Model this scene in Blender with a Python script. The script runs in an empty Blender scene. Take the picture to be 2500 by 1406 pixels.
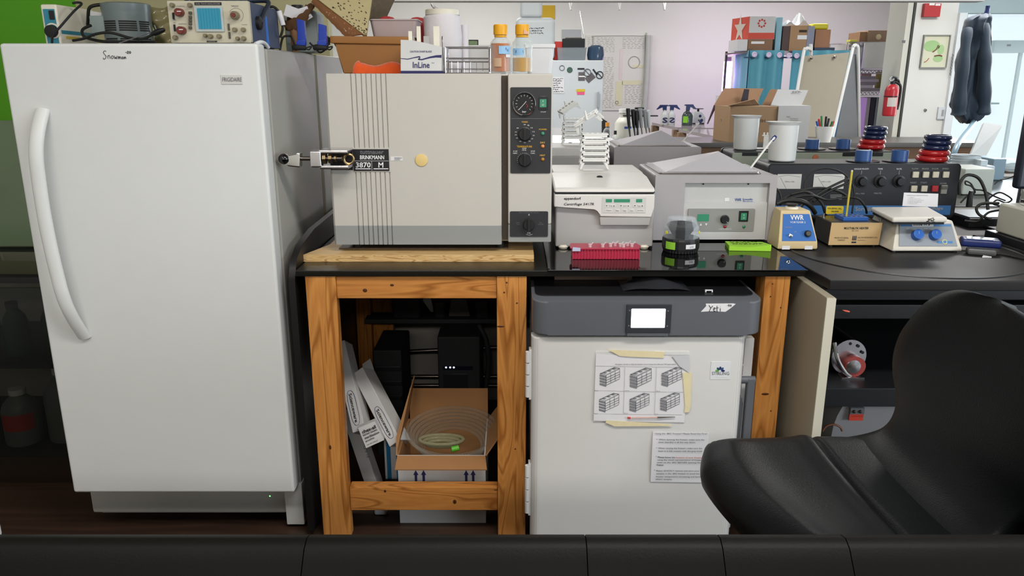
import bpy, bmesh, math, random
from mathutils import Vector, Matrix
random.seed(7)
S = bpy.context.scene
COL = S.collection
PI = math.pi
# ---------------------------------------------------------------- camera
EYE = 1.457; PITCH = math.radians(15.3); FPX = 1890.0
cam = bpy.data.cameras.new('camera'); cam.sensor_width = 36.0; cam.lens = 36.0 * FPX / 2500.0
cam.clip_start = 0.05
cam_o = bpy.data.objects.new('camera', cam); COL.objects.link(cam_o)
cam_o.location = (0, 0, EYE); cam_o.rotation_euler = (PI / 2 - PITCH, 0, 0)
S.camera = cam_o
# ---------------------------------------------------------------- light, sky, exposure
S.view_settings.view_transform = 'Standard'; S.view_settings.look = 'None'
S.view_settings.gamma = 1.0; S.view_settings.use_curve_mapping = False
S.view_settings.exposure = 0.25
W = bpy.data.worlds.new('sky'); S.world = W; W.use_nodes = True
bg = W.node_tree.nodes['Background']; bg.inputs[0].default_value = (0.80, 0.92, 1.0, 1); bg.inputs[1].default_value = 0.95
S.cycles.max_bounces = 8; S.cycles.transparent_max_bounces = 16; S.cycles.caustics_reflective = False; S.cycles.caustics_refractive = False
S.cycles.sample_clamp_indirect = 6.0
def area(name, loc, size, size_y, power, rot, col=(1, 1, 1)):
    l = bpy.data.lights.new(name, 'AREA'); l.shape = 'RECTANGLE'; l.size = size; l.size_y = size_y; l.energy = power; l.color = col
    o = bpy.data.objects.new(name, l); COL.objects.link(o); o.location = loc; o.rotation_euler = rot
    return o
MIR = 3.35                      # plane of the big mirror behind the bench; the reflected room lies beyond it
WARM = (1.0, 0.955, 0.90); COOL = (0.84, 0.93, 1.0)
area('unseen_ceiling_lamp', (-1.1, -2.5, 2.62), 1.2, 0.60, 50, (0, 0, 0), WARM)
area('unseen_ceiling_lamp', (0.4, -2.5, 2.62), 1.2, 0.60, 74,
     (0, 0, 0), WARM)
area('unseen_ceiling_lamp', (-1.1, 0.5, 2.70), 1.2, 0.30, 14, (0, 0, 0), WARM)  # unseen lamp, added for more light from above on the left
area('unseen_ceiling_lamp', (0.7, 0.9, 2.70), 1.6, 0.30, 44, (0, 0, 0), WARM)
area('unseen_ceiling_lamp', (-0.3, 2 * MIR - 0.3, 2.85), 2.4, 0.6, 70, (0, 0, 0), (1, 0.98, 0.95))
area('unseen_ceiling_lamp', (-0.6, 9.2, 2.85), 2.0, 0.6, 44, (0, 0, 0), (1, 0.98, 0.95))  # unseen lamp, added to brighten the left of the far wall
area('unseen_ceiling_lamp', (3.0, 9.2, 2.85), 2.4, 0.6, 46, (0, 0, 0), (1, 0.97, 0.93))
area('unseen_ceiling_lamp', (3.6, 5.6, 2.85), 1.2, 0.6, 60, (0, 0, 0), (1, 0.97, 0.94))  # unseen lamp, added to lift the wall beside the window
area('window_daylight', (5.4, -0.95, 1.5), 2.4, 1.5, 130, (PI / 2, 0, math.radians(22)), COOL)      # window of the real room, behind and right of the camera
area('window_daylight', (5.35, 7.55, 1.4), 2.3, 1.4, 110, (-PI / 2, 0, 0), COOL)          # the same window in the reflected room
# ---------------------------------------------------------------- helpers
_c, _s = math.cos(PITCH), math.sin(PITCH)
def ray(px, py):
    u = (px - 1250) / FPX; v = (703 - py) / FPX
    return Vector((u, _c + v * _s, -_s + v * _c))
def P(px, py, Y):               # the point of the place that the photograph shows at a pixel, at depth Y
    d = ray(px, py); t = Y / d.y
    return Vector((d.x * t, Y, EYE + d.z * t))
def PZ(px, py, z):              # the same, at height z
    d = ray(px, py); t = (z - EYE) / d.z
    return Vector((d.x * t, d.y * t, z))
def R(x0, y0, x1, y1, Y):       # upright rectangle facing the room: X0, X1, Z0, Z1
    a, b = P(x0, y0, Y), P(x1, y1, Y); m, n = P(x0, y1, Y), P(x1, y0, Y)
    return ((a.x + m.x) / 2, (b.x + n.x) / 2, (b.z + m.z) / 2, (a.z + n.z) / 2)
def lin(h):
    r = [int(h[i:i + 2], 16) / 255 for i in (0, 2, 4)]
    return tuple(v / 12.92 if v <= 0.04045 else ((v + 0.055) / 1.055) ** 2.4 for v in r) + (1.0,)
MATS = {}
def mat(key, h='808080', rough=0.5, metal=0.0, var=0.06, vs=12.0, bump=0.0, bs=200.0, spec=0.5, trans=0.0, ior=1.45, alpha=1.0, emit=0.0, sheen=0.0, coat=0.0, hazy=None):
    if key in MATS: return MATS[key]
    m = bpy.data.materials.new(key); m.use_nodes = True; nt = m.node_tree; N = nt.nodes; L = nt.links
    b = N['Principled BSDF']; base = lin(h)
    b.inputs['Base Color'].default_value = base; b.inputs['Roughness'].default_value = rough; b.inputs['Metallic'].default_value = metal
    b.inputs['Specular IOR Level'].default_value = spec; b.inputs['IOR'].default_value = ior
    b.inputs['Transmission Weight'].default_value = trans; b.inputs['Alpha'].default_value = alpha
    b.inputs['Sheen Weight'].default_value = sheen; b.inputs['Coat Weight'].default_value = coat
    tc = N.new('ShaderNodeTexCoord')
    if var > 0:
        nz = N.new('ShaderNodeTexNoise'); nz.inputs['Scale'].default_value = vs; nz.inputs['Detail'].default_value = 5
        L.new(tc.outputs['Object'], nz.inputs['Vector'])
        mx = N.new('ShaderNodeMix'); mx.data_type = 'RGBA'
        mx.inputs['A'].default_value = tuple(min(1, v * (1 - var)) for v in base[:3]) + (1,)
        mx.inputs['B'].default_value = tuple(min(1, v * (1 + var)) for v in base[:3]) + (1,)
        L.new(nz.outputs['Fac'], mx.inputs['Factor']); L.new(mx.outputs['Result'], b.inputs['Base Color'])
    if bump > 0:
        n2 = N.new('ShaderNodeTexNoise'); n2.inputs['Scale'].default_value = bs; n2.inputs['Detail'].default_value = 3
        L.new(tc.outputs['Object'], n2.inputs['Vector'])
        bp = N.new('ShaderNodeBump'); bp.inputs['Strength'].default_value = bump; bp.inputs['Distance'].default_value = 0.002
        L.new(n2.outputs['Fac'], bp.inputs['Height']); L.new(bp.outputs['Normal'], b.inputs['Normal'])
    if emit > 0:
        b.inputs['Emission Color'].default_value = base; b.inputs['Emission Strength'].default_value = emit
    MATS[key] = m
    return m
def wood(key, axis, h1, h2, h3, rough=0.38, scale=1.0):
    if key in MATS: return MATS[key]
    m = bpy.data.materials.new(key); m.use_nodes = True; nt = m.node_tree; N = nt.nodes; L = nt.links
    b = N['Principled BSDF']; b.inputs['Roughness'].default_value = rough
    tc = N.new('ShaderNodeTexCoord'); mp = N.new('ShaderNodeMapping')
    sc = [9.0 * scale, 9.0 * scale, 9.0 * scale]; sc['XYZ'.index(axis)] = 0.8 * scale
    mp.inputs['Scale'].default_value = sc
    geo = N.new('ShaderNodeNewGeometry'); L.new(geo.outputs['Position'], mp.inputs['Vector'])
    w = N.new('ShaderNodeTexNoise'); w.inputs['Scale'].default_value = 1.4; w.inputs['Detail'].default_value = 2; w.inputs['Distortion'].default_value = 0.6
    L.new(mp.outputs['Vector'], w.inputs['Vector'])
    mu = N.new('ShaderNodeMath'); mu.operation = 'MULTIPLY'; mu.inputs[1].default_value = 9.0; L.new(w.outputs['Fac'], mu.inputs[0])
    fr = N.new('ShaderNodeMath'); fr.operation = 'PINGPONG'; fr.inputs[1].default_value = 0.5; L.new(mu.outputs[0], fr.inputs[0])
    m2 = N.new('ShaderNodeMath'); m2.operation = 'MULTIPLY'; m2.inputs[1].default_value = 2.0; L.new(fr.outputs[0], m2.inputs[0])
    cr = N.new('ShaderNodeValToRGB'); cr.color_ramp.elements[0].color = lin(h1); cr.color_ramp.elements[1].color = lin(h2)
    e = cr.color_ramp.elements.new(0.55); e.color = lin(h3)
    L.new(m2.outputs[0], cr.inputs['Fac'])
    fine = N.new('ShaderNodeTexNoise'); fine.inputs['Scale'].default_value = 14.0; fine.inputs['Detail'].default_value = 6; L.new(mp.outputs['Vector'], fine.inputs['Vector'])
    mx = N.new('ShaderNodeMix'); mx.data_type = 'RGBA'; mx.blend_type = 'MULTIPLY'; mx.inputs['Factor'].default_value = 0.35
    L.new(cr.outputs['Color'], mx.inputs['A']); L.new(fine.outputs['Fac'], mx.inputs['B'])
    L.new(mx.outputs['Result'], b.inputs['Base Color'])
    MATS[key] = m
    return m
def glassy(key, h='ffffff', rough=0.05, tint=0.25):
    """thin clear plastic or glass wall: mostly seen through, with a clear sheen"""
    if key in MATS: return MATS[key]
    m = bpy.data.materials.new(key); m.use_nodes = True; nt = m.node_tree; N = nt.nodes; L = nt.links
    b = N['Principled BSDF']; b.inputs['Base Color'].default_value = lin(h); b.inputs['Roughness'].default_value = rough
    tr = N.new('ShaderNodeBsdfTransparent'); tr.inputs[0].default_value = (0.97, 0.98, 0.98, 1)
    fr = N.new('ShaderNodeLayerWeight'); fr.inputs[0].default_value = 0.35
    mr = N.new('ShaderNodeMapRange'); mr.inputs['To Min'].default_value = tint; mr.inputs['To Max'].default_value = min(1.0, tint + 0.55)
    L.new(fr.outputs['Facing'], mr.inputs['Value'])
    ms = N.new('ShaderNodeMixShader'); L.new(mr.outputs[0], ms.inputs[0]); L.new(tr.outputs[0], ms.inputs[1]); L.new(b.outputs[0], ms.inputs[2])
    L.new(ms.outputs[0], N['Material Output'].inputs['Surface'])
    MATS[key] = m
    return m
ORG = {}
def thing(name, label, cat, loc=(0, 0, 0), group=None):
    o = bpy.data.objects.new(name, None); COL.objects.link(o); o.location = loc; o.empty_display_size = 0.05
    o['label'] = label; o['category'] = cat
    if group: o['group'] = group
    ORG[o.name] = Vector(loc)
    return o
def tag(o, label, cat, group=None):
    o['label'] = label; o['category'] = cat
    if group: o['group'] = group
    return o
def fin(name, bm, m, parent=None, ang=35, flat=False):
    """links a bmesh, drawn in place, as ONE mesh object"""
    org = ORG[parent.name] if parent is not None else None
    if org is None:
        vs = [v.co for v in bm.verts]
        lo = Vector([min(v[i] for v in vs) for i in range(3)]); hi = Vector([max(v[i] for v in vs) for i in range(3)])
        org = Vector(((lo.x + hi.x) / 2, (lo.y + hi.y) / 2, lo.z)); loc = org
    else: loc = None
    for v in bm.verts: v.co -= org
    bmesh.ops.recalc_face_normals(bm, faces=bm.faces)
    me = bpy.data.meshes.new(name); bm.to_mesh(me); bm.free()
    me.materials.append(m)
    if not flat:
        me.shade_smooth(); me.set_sharp_from_angle(angle=math.radians(ang))
    o = bpy.data.objects.new(name, me); COL.objects.link(o)
    if not flat and len(me.vertices) < 700:
        wn_ = o.modifiers.new('weighted', 'WEIGHTED_NORMAL'); wn_.keep_sharp = True
    if parent is not None: o.parent = parent
    else: o.location = loc
    ORG[o.name] = org.copy()
    return o
def NB(): return bmesh.new()
def bbox(bm, x0, x1, y0, y1, z0, z1, bev=0.0, seg=2, M=None, axes=None):
    vs = [bm.verts.new(c) for c in ((x0, y0, z0), (x1, y0, z0), (x1, y1, z0), (x0, y1, z0), (x0, y0, z1), (x1, y0, z1), (x1, y1, z1), (x0, y1, z1))]
    fs = [bm.faces.new([vs[i] for i in q]) for q in ((0, 3, 2, 1), (4, 5, 6, 7), (0, 1, 5, 4), (1, 2, 6, 5), (2, 3, 7, 6), (3, 0, 4, 7))]
    out = vs
    if bev > 0:
        es = set(e for f in fs for e in f.edges)
        if axes: es = [e for e in es if abs((e.verts[0].co - e.verts[1].co)['xyz'.index(axes)]) > 1e-6]
        r = bmesh.ops.bevel(bm, geom=list(es), offset=bev, segments=seg, affect='EDGES', profile=0.5)
        out = list(set(v for f in r['faces'] for v in f.verts) | set(v for v in vs if v.is_valid))
    if M is not None: bmesh.ops.transform(bm, matrix=M, verts=[v for v in out if v.is_valid])
    return out
def about(c, ax, deg): return Matrix.Translation(Vector(c)) @ Matrix.Rotation(math.radians(deg), 4, ax) @ Matrix.Translation(-Vector(c))
def box(name, m, parent, x0, x1, y0, y1, z0, z1, bev=0.0, seg=2, M=None, axes=None):
    bm = NB(); bbox(bm, x0, x1, y0, y1, z0, z1, bev, seg, M, axes); return fin(name, bm, m, parent)
def frame_of(d):
    d = Vector(d).normalized(); a = Vector((0, 0, 1)) if abs(d.z) < 0.9 else Vector((1, 0, 0))
    u = d.cross(a).normalized(); return u, d.cross(u).normalized(), d
def bcyl(bm, a, b, r, r2=None, seg=20, caps=True):
    a, b = Vector(a), Vector(b); r2 = r if r2 is None else r2; u, w, d = frame_of(b - a)
    rings = []
    for p, q in ((a, r), (b, r2)):
        rings.append([bm.verts.new(p + (u * math.cos(2 * PI * i / seg) + w * math.sin(2 * PI * i / seg)) * q) for i in range(seg)])
    for i in range(seg): bm.faces.new([rings[0][i], rings[0][(i + 1) % seg], rings[1][(i + 1) % seg], rings[1][i]])
    if caps: bm.faces.new(rings[0][::-1]); bm.faces.new(rings[1])
def cyl(name, m, parent, a, b, r, r2=None, seg=20):
    bm = NB(); bcyl(bm, a, b, r, r2, seg); return fin(name, bm, m, parent)
def blathe(bm, prof, c, ax=(0, 0, 1), seg=28):
    """prof: (radius, height along ax) pairs"""
    u, w, d = frame_of(ax); c = Vector(c); rings = []
    for r, h in prof:
        if r < 1e-6: rings.append([bm.verts.new(c + d * h)])
        else: rings.append([bm.verts.new(c + d * h + (u * math.cos(2 * PI * i / seg) + w * math.sin(2 * PI * i / seg)) * r) for i in range(seg)])
    for A, B in zip(rings, rings[1:]):
        for i in range(seg):
            j = (i + 1) % seg
            if len(A) == 1 and len(B) == 1: continue
            if len(A) == 1: bm.faces.new([A[0], B[i], B[j]])
            elif len(B) == 1: bm.faces.new([A[i], A[j], B[0]])
            else: bm.faces.new([A[i], A[j], B[j], B[i]])
def lathe(name, m, parent, prof, c, ax=(0, 0, 1), seg=28):
    bm = NB(); blathe(bm, prof, c, ax, seg); return fin(name, bm, m, parent, 40)
def smooth_path(pts, n=6):
    pts = [Vector(p) for p in pts]; out = []
    for i in range(len(pts) - 1):
        p0 = pts[max(i - 1, 0)]; p1 = pts[i]; p2 = pts[i + 1]; p3 = pts[min(i + 2, len(pts) - 1)]
        for k in range(n):
            t = k / n
            out.append(0.5 * ((2 * p1) + (p2 - p0) * t + (2 * p0 - 5 * p1 + 4 * p2 - p3) * t * t + (3 * p1 - p0 - 3 * p2 + p3) * t ** 3))
    out.append(pts[-1]); return out
def btube(bm, pts, r, seg=8, n=6, closed=False):
    pts = smooth_path(pts, n) if n > 1 else [Vector(p) for p in pts]
    prev = None; rings = []
    for i, p in enumerate(pts):
        d = (pts[min(i + 1, len(pts) - 1)] - pts[max(i - 1, 0)])
        if d.length < 1e-9: d = Vector((0, 0, 1))
        d.normalize()
        if prev is None: u = frame_of(d)[0]
        else:
            u = prev - d * prev.dot(d)
            u = u.normalized() if u.length > 1e-6 else frame_of(d)[0]
        prev = u; w = d.cross(u); rr = r(i / max(1, len(pts) - 1)) if callable(r) else r
        rings.append([bm.verts.new(p + (u * math.cos(2 * PI * k / seg) + w * math.sin(2 * PI * k / seg)) * rr) for k in range(seg)])
    for A, B in zip(rings, rings[1:]):
        for k in range(seg): bm.faces.new([A[k], A[(k + 1) % seg], B[(k + 1) % seg], B[k]])
    bm.faces.new(rings[0][::-1]); bm.faces.new(rings[-1])
def tube(name, m, parent, pts, r, seg=8, n=6):
    bm = NB(); btube(bm, pts, r, seg, n); return fin(name, bm, m, parent, 60)
def bprism(bm, poly, d0, d1, axis='y', bev=0.0, seg=2):
    """poly: outline in the plane across the axis (x,z for y; y,z for x; x,y for z), run from d0 to d1"""
    f = {'y': lambda a, b, d: (a, d, b), 'x': lambda a, b, d: (d, a, b), 'z': lambda a, b, d: (a, b, d)}[axis]
    A = [bm.verts.new(f(a, b, d0)) for a, b in poly]; B = [bm.verts.new(f(a, b, d1)) for a, b in poly]
    n = len(poly); fs = [bm.faces.new(A), bm.faces.new(B[::-1])]
    for i in range(n): fs.append(bm.faces.new([A[i], B[i], B[(i + 1) % n], A[(i + 1) % n]]))
    if bev > 0:
        bmesh.ops.bevel(bm, geom=list(set(e for f_ in fs for e in f_.edges)), offset=bev, segments=seg, affect='EDGES', profile=0.5)
def prism(name, m, parent, poly, d0, d1, axis='y', bev=0.0):
    bm = NB(); bprism(bm, poly, d0, d1, axis, bev); return fin(name, bm, m, parent)
def rrect(x0, x1, z0, z1, r, n=5):
    out = []
    for cx, cz, a0 in ((x1 - r, z1 - r, 0), (x0 + r, z1 - r, 90), (x0 + r, z0 + r, 180), (x1 - r, z0 + r, 270)):
        for k in range(n + 1):
            a = math.radians(a0 + 90 * k / n); out.append((cx + r * math.cos(a), cz + r * math.sin(a)))
    return out
def btorus(bm, c, Rr, r, ax=(0, 0, 1), seg=32, sub=10):
    u, w, d = frame_of(ax); c = Vector(c); rings = []
    for i in range(seg):
        a = 2 * PI * i / seg; e = u * math.cos(a) + w * math.sin(a)
        rings.append([bm.verts.new(c + e * (Rr + r * math.cos(2 * PI * k / sub)) + d * (r * math.sin(2 * PI * k / sub))) for k in range(sub)])
    for i in range(seg):
        A, B = rings[i], rings[(i + 1) % seg]
        for k in range(sub): bm.faces.new([A[k], A[(k + 1) % sub], B[(k + 1) % sub], B[k]])
def bsheet(bm, f, nu, nv, th=0.0):
    """grid surface f(u, v) -> point, 0..1; th: thickness along z-less normal given by the points' own normals"""
    V = [[bm.verts.new(f(i / nu, j / nv)) for j in range(nv + 1)] for i in range(nu + 1)]
    fs = [bm.faces.new([V[i][j], V[i + 1][j], V[i + 1][j + 1], V[i][j + 1]]) for i in range(nu) for j in range(nv)]
    if th: bmesh.ops.recalc_face_normals(bm, faces=fs); bmesh.ops.solidify(bm, geom=fs, thickness=th)
def sheet(name, m, parent, f, nu, nv, th=0.0006):
    bm = NB(); bsheet(bm, f, nu, nv, th); return fin(name, bm, m, parent, 50)
def quad4(name, m, parent, a, b, c, d, th=0.001):
    """thin card with corners a b c d (counter-clockwise seen from its face), given thickness behind it"""
    a, b, c, d = map(Vector, (a, b, c, d)); n = (b - a).cross(d - a).normalized() * th
    bm = NB(); A = [bm.verts.new(p) for p in (a, b, c, d)]; B = [bm.verts.new(p - n) for p in (a, b, c, d)]
    bm.faces.new(A); bm.faces.new(B[::-1])
    for i in range(4): bm.faces.new([A[i], B[i], B[(i + 1) % 4], A[(i + 1) % 4]])
    return fin(name, bm, m, parent, flat=True)
_tc = {}
def txt(s, m, parent, O, U, V, bold=0.0, name='lettering', shear=0.0, th=0.0003, fit=True):
    """lettering fitted into the parallelogram O, O+U, O+V"""
    key = (s, bold, shear)
    if key not in _tc:
        cu = bpy.data.curves.new('lettering', 'FONT'); cu.body = s; cu.resolution_u = 2; cu.offset = bold; cu.shear = shear; cu.align_x = 'CENTER'
        o = bpy.data.objects.new('tmp', cu); COL.objects.link(o)
        dg = bpy.context.evaluated_depsgraph_get(); dg.update()
        me = bpy.data.meshes.new_from_object(o.evaluated_get(dg))
        vs = [v.co.copy() for v in me.vertices]; fs = [tuple(p.vertices) for p in me.polygons]
        bpy.data.objects.remove(o); bpy.data.curves.remove(cu); bpy.data.meshes.remove(me)
        _tc[key] = (vs, fs)
    vs, fs = _tc[key]; O, U, V = Vector(O), Vector(U), Vector(V)
    x0 = min(v.x for v in vs); x1 = max(v.x for v in vs); y0 = min(v.y for v in vs); y1 = max(v.y for v in vs)
    n = U.cross(V).normalized() * 0.0012
    bm = NB(); vv = [bm.verts.new(O + U * ((v.x - x0) / (x1 - x0)) + V * ((v.y - y0) / max(1e-6, y1 - y0)) + n) for v in vs]
    for f in fs:
        try: bm.faces.new([vv[i] for i in f])
        except ValueError: pass
    return fin(name, bm, m, parent, flat=True)
def txtp(s, m, parent, x0, y0, x1, y1, Y, **k):
    """lettering on an upright plane at depth Y inside a pixel box"""
    O = P(x0, y1, Y); return txt(s, m, parent, O, P(x1, y1, Y) - O, P(x0, y0, Y) - O, **k)
def txtr(s, m, parent, X0, X1, Z0, Z1, Y, **k): return txt(s, m, parent, (X0, Y, Z0), (X1 - X0, 0, 0), (0, 0, Z1 - Z0), **k)
def strokes(name, m, parent, lines, O, U, V, r):
    O, U, V = Vector(O), Vector(U), Vector(V); bm = NB(); n = U.cross(V).normalized() * (r * 0.5)
    for ln in lines: btube(bm, [O + U * a + V * b + n for a, b in ln], r, 5, 4)
    return fin(name, bm, m, parent)
def scribble(rows, per=9, seed=1):
    rnd = random.Random(seed); out = []
    for k in range(rows):
        y = 1 - (k + 0.5) / rows; h = 0.28 / rows; x = 0.0; w = rnd.uniform(0.6, 1.0)
        while x < w:
            L_ = rnd.uniform(0.06, 0.18); n = max(2, int(L_ * 40)); out.append([(x + L_ * i / n, y + h * rnd.uniform(-1, 1)) for i in range(n + 1)]); x += L_ + 0.04
    return out
def bars(name, m, parent, rects, Y, th=0.0008):
    """flat printed strokes on an upright plane: rects are X0, X1, Z0, Z1"""
    bm = NB()
    for a, b, c, d in rects: bbox(bm, a, b, Y - th, Y, c, d)
    return fin(name, bm, m, parent, flat=True)
def kids(o): return [c for c in o.children]
def dup(root, loc, label=None, cat=None, group=None, rotz=None, mirror=False):
    r = root.copy(); COL.objects.link(r); r.location = loc
    if rotz is not None: r.rotation_euler.z = rotz
    if mirror: r.scale = (1, -1, 1); r.rotation_euler.z = -root.rotation_euler.z
    if label: r['label'] = label
    if group: r['group'] = group
    elif 'group' in r and mirror: del r['group']
    for ch in kids(root):
        c = ch.copy(); COL.objects.link(c); c.parent = r
        for g in kids(ch):
            d = g.copy(); COL.objects.link(d); d.parent = c
    return r
def reflect(root, label, group=None):
    l = root.location
    return dup(root, (l.x, 2 * MIR - l.y, l.z), label, group=group, mirror=True)
def struct(o): o['kind'] = 'structure'; return o
# ---------------------------------------------------------------- materials
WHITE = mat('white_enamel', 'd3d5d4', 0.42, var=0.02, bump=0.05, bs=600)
FRSIDE = mat('shaded_white_steel', 'a5a49e', 0.28, var=0.03, bump=0.03, bs=300)  # white freezer side, its shade put into the grey colour
CREAMW = mat('cream_plastic', 'ddd8c8', 0.4, var=0.03)
AUTO = mat('autoclave_paint', 'bdb9b2', 0.42, var=0.03, vs=6, bump=0.06, bs=900)
AUTO2 = mat('autoclave_grey_paint', '8f9190', 0.42, var=0.03, bump=0.06, bs=900)
LABW = mat('lab_white_plastic', 'd3d1cd', 0.38, var=0.02)
LABG = mat('lab_grey_plastic', 'a7a5a4', 0.42, var=0.03)
BATH = mat('bath_grey_paint', 'a3a0a2', 0.4, var=0.04, bump=0.05, bs=700)
BATH2 = mat('bath_pale_paint', 'b9b9b9', 0.4, var=0.03)
STEEL = mat('steel', 'cfccd0', 0.22, 1.0, var=0.05, vs=5)
CHROME = mat('chrome', 'dcdcdc', 0.09, 1.0, var=0.0)
DSTEEL = mat('dark_steel', '6d6660', 0.3, 1.0, var=0.1)
BRASS = mat('old_brass', '8d7a58', 0.35, 1.0, var=0.15)
BLACK = mat('black_plastic', '17181b', 0.4, var=0.15)
BLKM = mat('black_matte', '1a1a1c', 0.7, var=0.15)
PANEL = mat('charcoal_panel', '2a2b2f', 0.5, var=0.08)
RUBBER = mat('black_rubber', '141414', 0.55, var=0.1)
BENCH = mat('black_bench_resin', '15140f', 0.30, var=0.25, vs=8, bump=0.1, bs=150)
BENCHR = mat('black_bench_epoxy', '1d1b1b', 0.48, var=0.18, vs=9, bump=0.06, bs=220, spec=.3)
GLASSB = mat('black_glass', '060606', 0.03, var=0.0, spec=0.7)
VINYL = mat('black_vinyl', '0b0d0e', 0.40, var=0.2, vs=7, bump=0.25, bs=330, spec=.14)
INK = mat('black_ink', '202228', 0.7, var=0.0)
INKG = mat('grey_ink', '6a6b70', 0.7, var=0.0)
INKL = mat('pale_grey_ink', '9b9b9b', 0.7, var=0.0)
INKW = mat('white_ink', 'e4e4e4', 0.6, var=0.0)
INKB = mat('navy_ink', '27275c', 0.6, var=0.0)
INKR = mat('red_ink', 'b8322c', 0.6, var=0.0)
INKY = mat('amber_ink', 'c79a2c', 0.6, var=0.0)
PAPER = mat('white_paper', 'd6d5d8', 0.8, var=0.03, vs=20)
MASK = mat('masking_tape', 'd9cda6', 0.7, var=0.08, vs=60)
CARD = mat('corrugated_card', '9a6f45', 0.85, var=0.08, vs=14)
CARDD = mat('brown_card', '8a6a50', 0.85, var=0.1, vs=10)
CARDW = mat('white_card', 'c9c9c8', 0.7, var=0.03)
ORANGE = mat('orange_fleece', 'e0561a', 0.95, var=0.2, vs=40, bump=0.8, bs=160, sheen=0.6)
BIN = mat('ochre_bin_plastic', '94632a', 0.45, var=0.12, vs=6)
BLUET = mat('blue_tape', '33568f', 0.35, var=0.08)
BLUEP = mat('blue_plastic', '2b5fb0', 0.35, var=0.06)
NAVY = mat('navy_plastic', '1c2a63', 0.3, var=0.08)
YELLOW = mat('yellow_cap_plastic', 'e3a51c', 0.4, var=0.05)
YSIGN = mat('yellow_sign', 'cdb42a', 0.5, var=0.05)
GREENW = mat('bright_green_paint', '5cab1a', 0.6, var=0.05, vs=3)
BEIGEW = mat('beige_wall_paint', 'b3ad86', 0.7, var=0.04, vs=3)
WALLW = mat('white_wall_paint', 'd9d9d4', 0.75, var=0.02, vs=2)
WALLG = mat('grey_wall_paint', '8c8880', 0.75, var=0.05, vs=3)
CEIL = mat('ceiling_paint', 'dcdcd8', 0.8, var=0.02)
FLOOR = wood('dark_floor_boards', 'X', '3a2a20', '463328', '3f2e24', 0.4, 0.4)
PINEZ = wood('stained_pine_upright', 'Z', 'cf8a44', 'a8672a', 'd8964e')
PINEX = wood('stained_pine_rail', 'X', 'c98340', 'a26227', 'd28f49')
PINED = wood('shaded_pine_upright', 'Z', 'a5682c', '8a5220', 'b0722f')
PLY = wood('plywood_face', 'X', 'dcb67c', 'cda266', 'e4c48e', 0.5)
PLYE = wood('plywood_edge', 'X', 'dcb170', 'ad7a3c', 'e8c68c', 0.6, 4.0)
SCREENM = mat('lit_screen', 'f2f7ff', 0.4, var=0, emit=2.2)
LEDG = mat('green_led', '7dff8a', 0.3, var=0, emit=2.0)
LEDW = mat('white_led', 'dfe8ff', 0.3, var=0, emit=4.0)
LCDG = mat('green_lcd', '3f8a6c', 0.25, var=0.04)
# ---------------------------------------------------------------- setting: the real room
def sbox(name, m, *a, **k): return struct(box(name, m, None, *a, **k))
fl = struct(prism('floor', FLOOR, None, [(-2.7, -4.2), (6.8, -4.2), (6.8, 7.66), (4.3, 7.72), (5.85, 10.9), (-2.7, 10.9)], -0.1, 0.0, 'z'))
sbox('ceiling', CEIL, -2.7, 6.8, -4.2, MIR, 2.75, 2.85)
sbox('wall_left', WALLW, -2.8, -2.7, -4.2, 10.9, 0, 3.1)
sbox('wall_rear', WALLW, -2.7, 4.2, -4.3, -4.2, 0, 2.8)
MX0 = P(800, 40, MIR).x
zt = P(1250, 5, MIR).z
sbox('wall_back', WALLG, -2.7, 6.8, MIR, MIR + 0.06, 0, 0.895)
sbox('wall_back', BEIGEW, P(190, 50, MIR).x, MX0, MIR, MIR + 0.06, 0.895, 2.75)
sbox('wall_back', GREENW, -2.7, P(190, 50, MIR).x, MIR, MIR + 0.06, 0.895, 2.75)
sbox('wall_back', CEIL, MX0, 6.8, MIR + 0.03, MIR + 0.06, zt + 0.06, 2.75)
sbox('trim_1', mat('white_trim', 'd8d4d2', 0.5), MX0, P(2394, 3, MIR).x, MIR - 0.03, MIR + 0.03, zt, zt + 0.07, 0.003)
# ---------------------------------------------------------------- upright freezer
FY = 2.22
t = thing('upright_freezer', 'tall white upright freezer with a long curved handle and Snowman written on its door', 'freezer', (-1.05, 2.5, 0))
freezer1 = t
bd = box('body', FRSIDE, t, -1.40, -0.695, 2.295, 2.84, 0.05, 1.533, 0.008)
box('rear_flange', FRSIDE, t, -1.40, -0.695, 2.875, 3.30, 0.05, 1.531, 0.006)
box('seam_strip', mat('olive_strip', '7a7452', 0.6), t, -1.395, -0.6965, 2.84, 2.875, 0.06, 1.528)
dr = box('door', WHITE, t, -1.406, -0.697, FY, 2.285, 0.168, 1.544, 0.009, 3)
box('door_gasket', mat('grey_gasket', '8e8d88', 0.6), t, -1.385, -0.715, 2.285, 2.295, 0.19, 1.52)
pr = []
for k in range(15):
    a = k / 14; px = 70 + (166 - 70) * max(0, (a - 0.05)) ** 1.55; py = 268 + (822 - 268) * a
    q = P(75 + 92 * a, py, FY)
    out = min(1, math.sin(PI * a) * 1.9)
    pr.append((-1.312 - 0.018 * math.sin(PI * a) + 0.020 * a * a, FY - 0.050 * out ** 0.8, q.z))
bm = NB(); btube(bm, pr, 0.013, 16, 4)
for v in bm.verts:
    f = (v.co.z - pr[-1][2]) / (pr[0][2] - pr[-1][2]); i = min(13, max(0, int((1 - f) * 14))); v.co.x = pr[i][0] + (pr[i + 1][0] - pr[i][0]) * max(0, min(1, (1 - f) * 14 - i)) + (v.co.x - pr[i][0] - (pr[i + 1][0] - pr[i][0]) * max(0, min(1, (1 - f) * 14 - i))) * 1.55
hd = fin('handle', bm, WHITE, t, 80)
x0, x1, z0, z1 = R(540, 183, 592, 206, FY)
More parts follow.
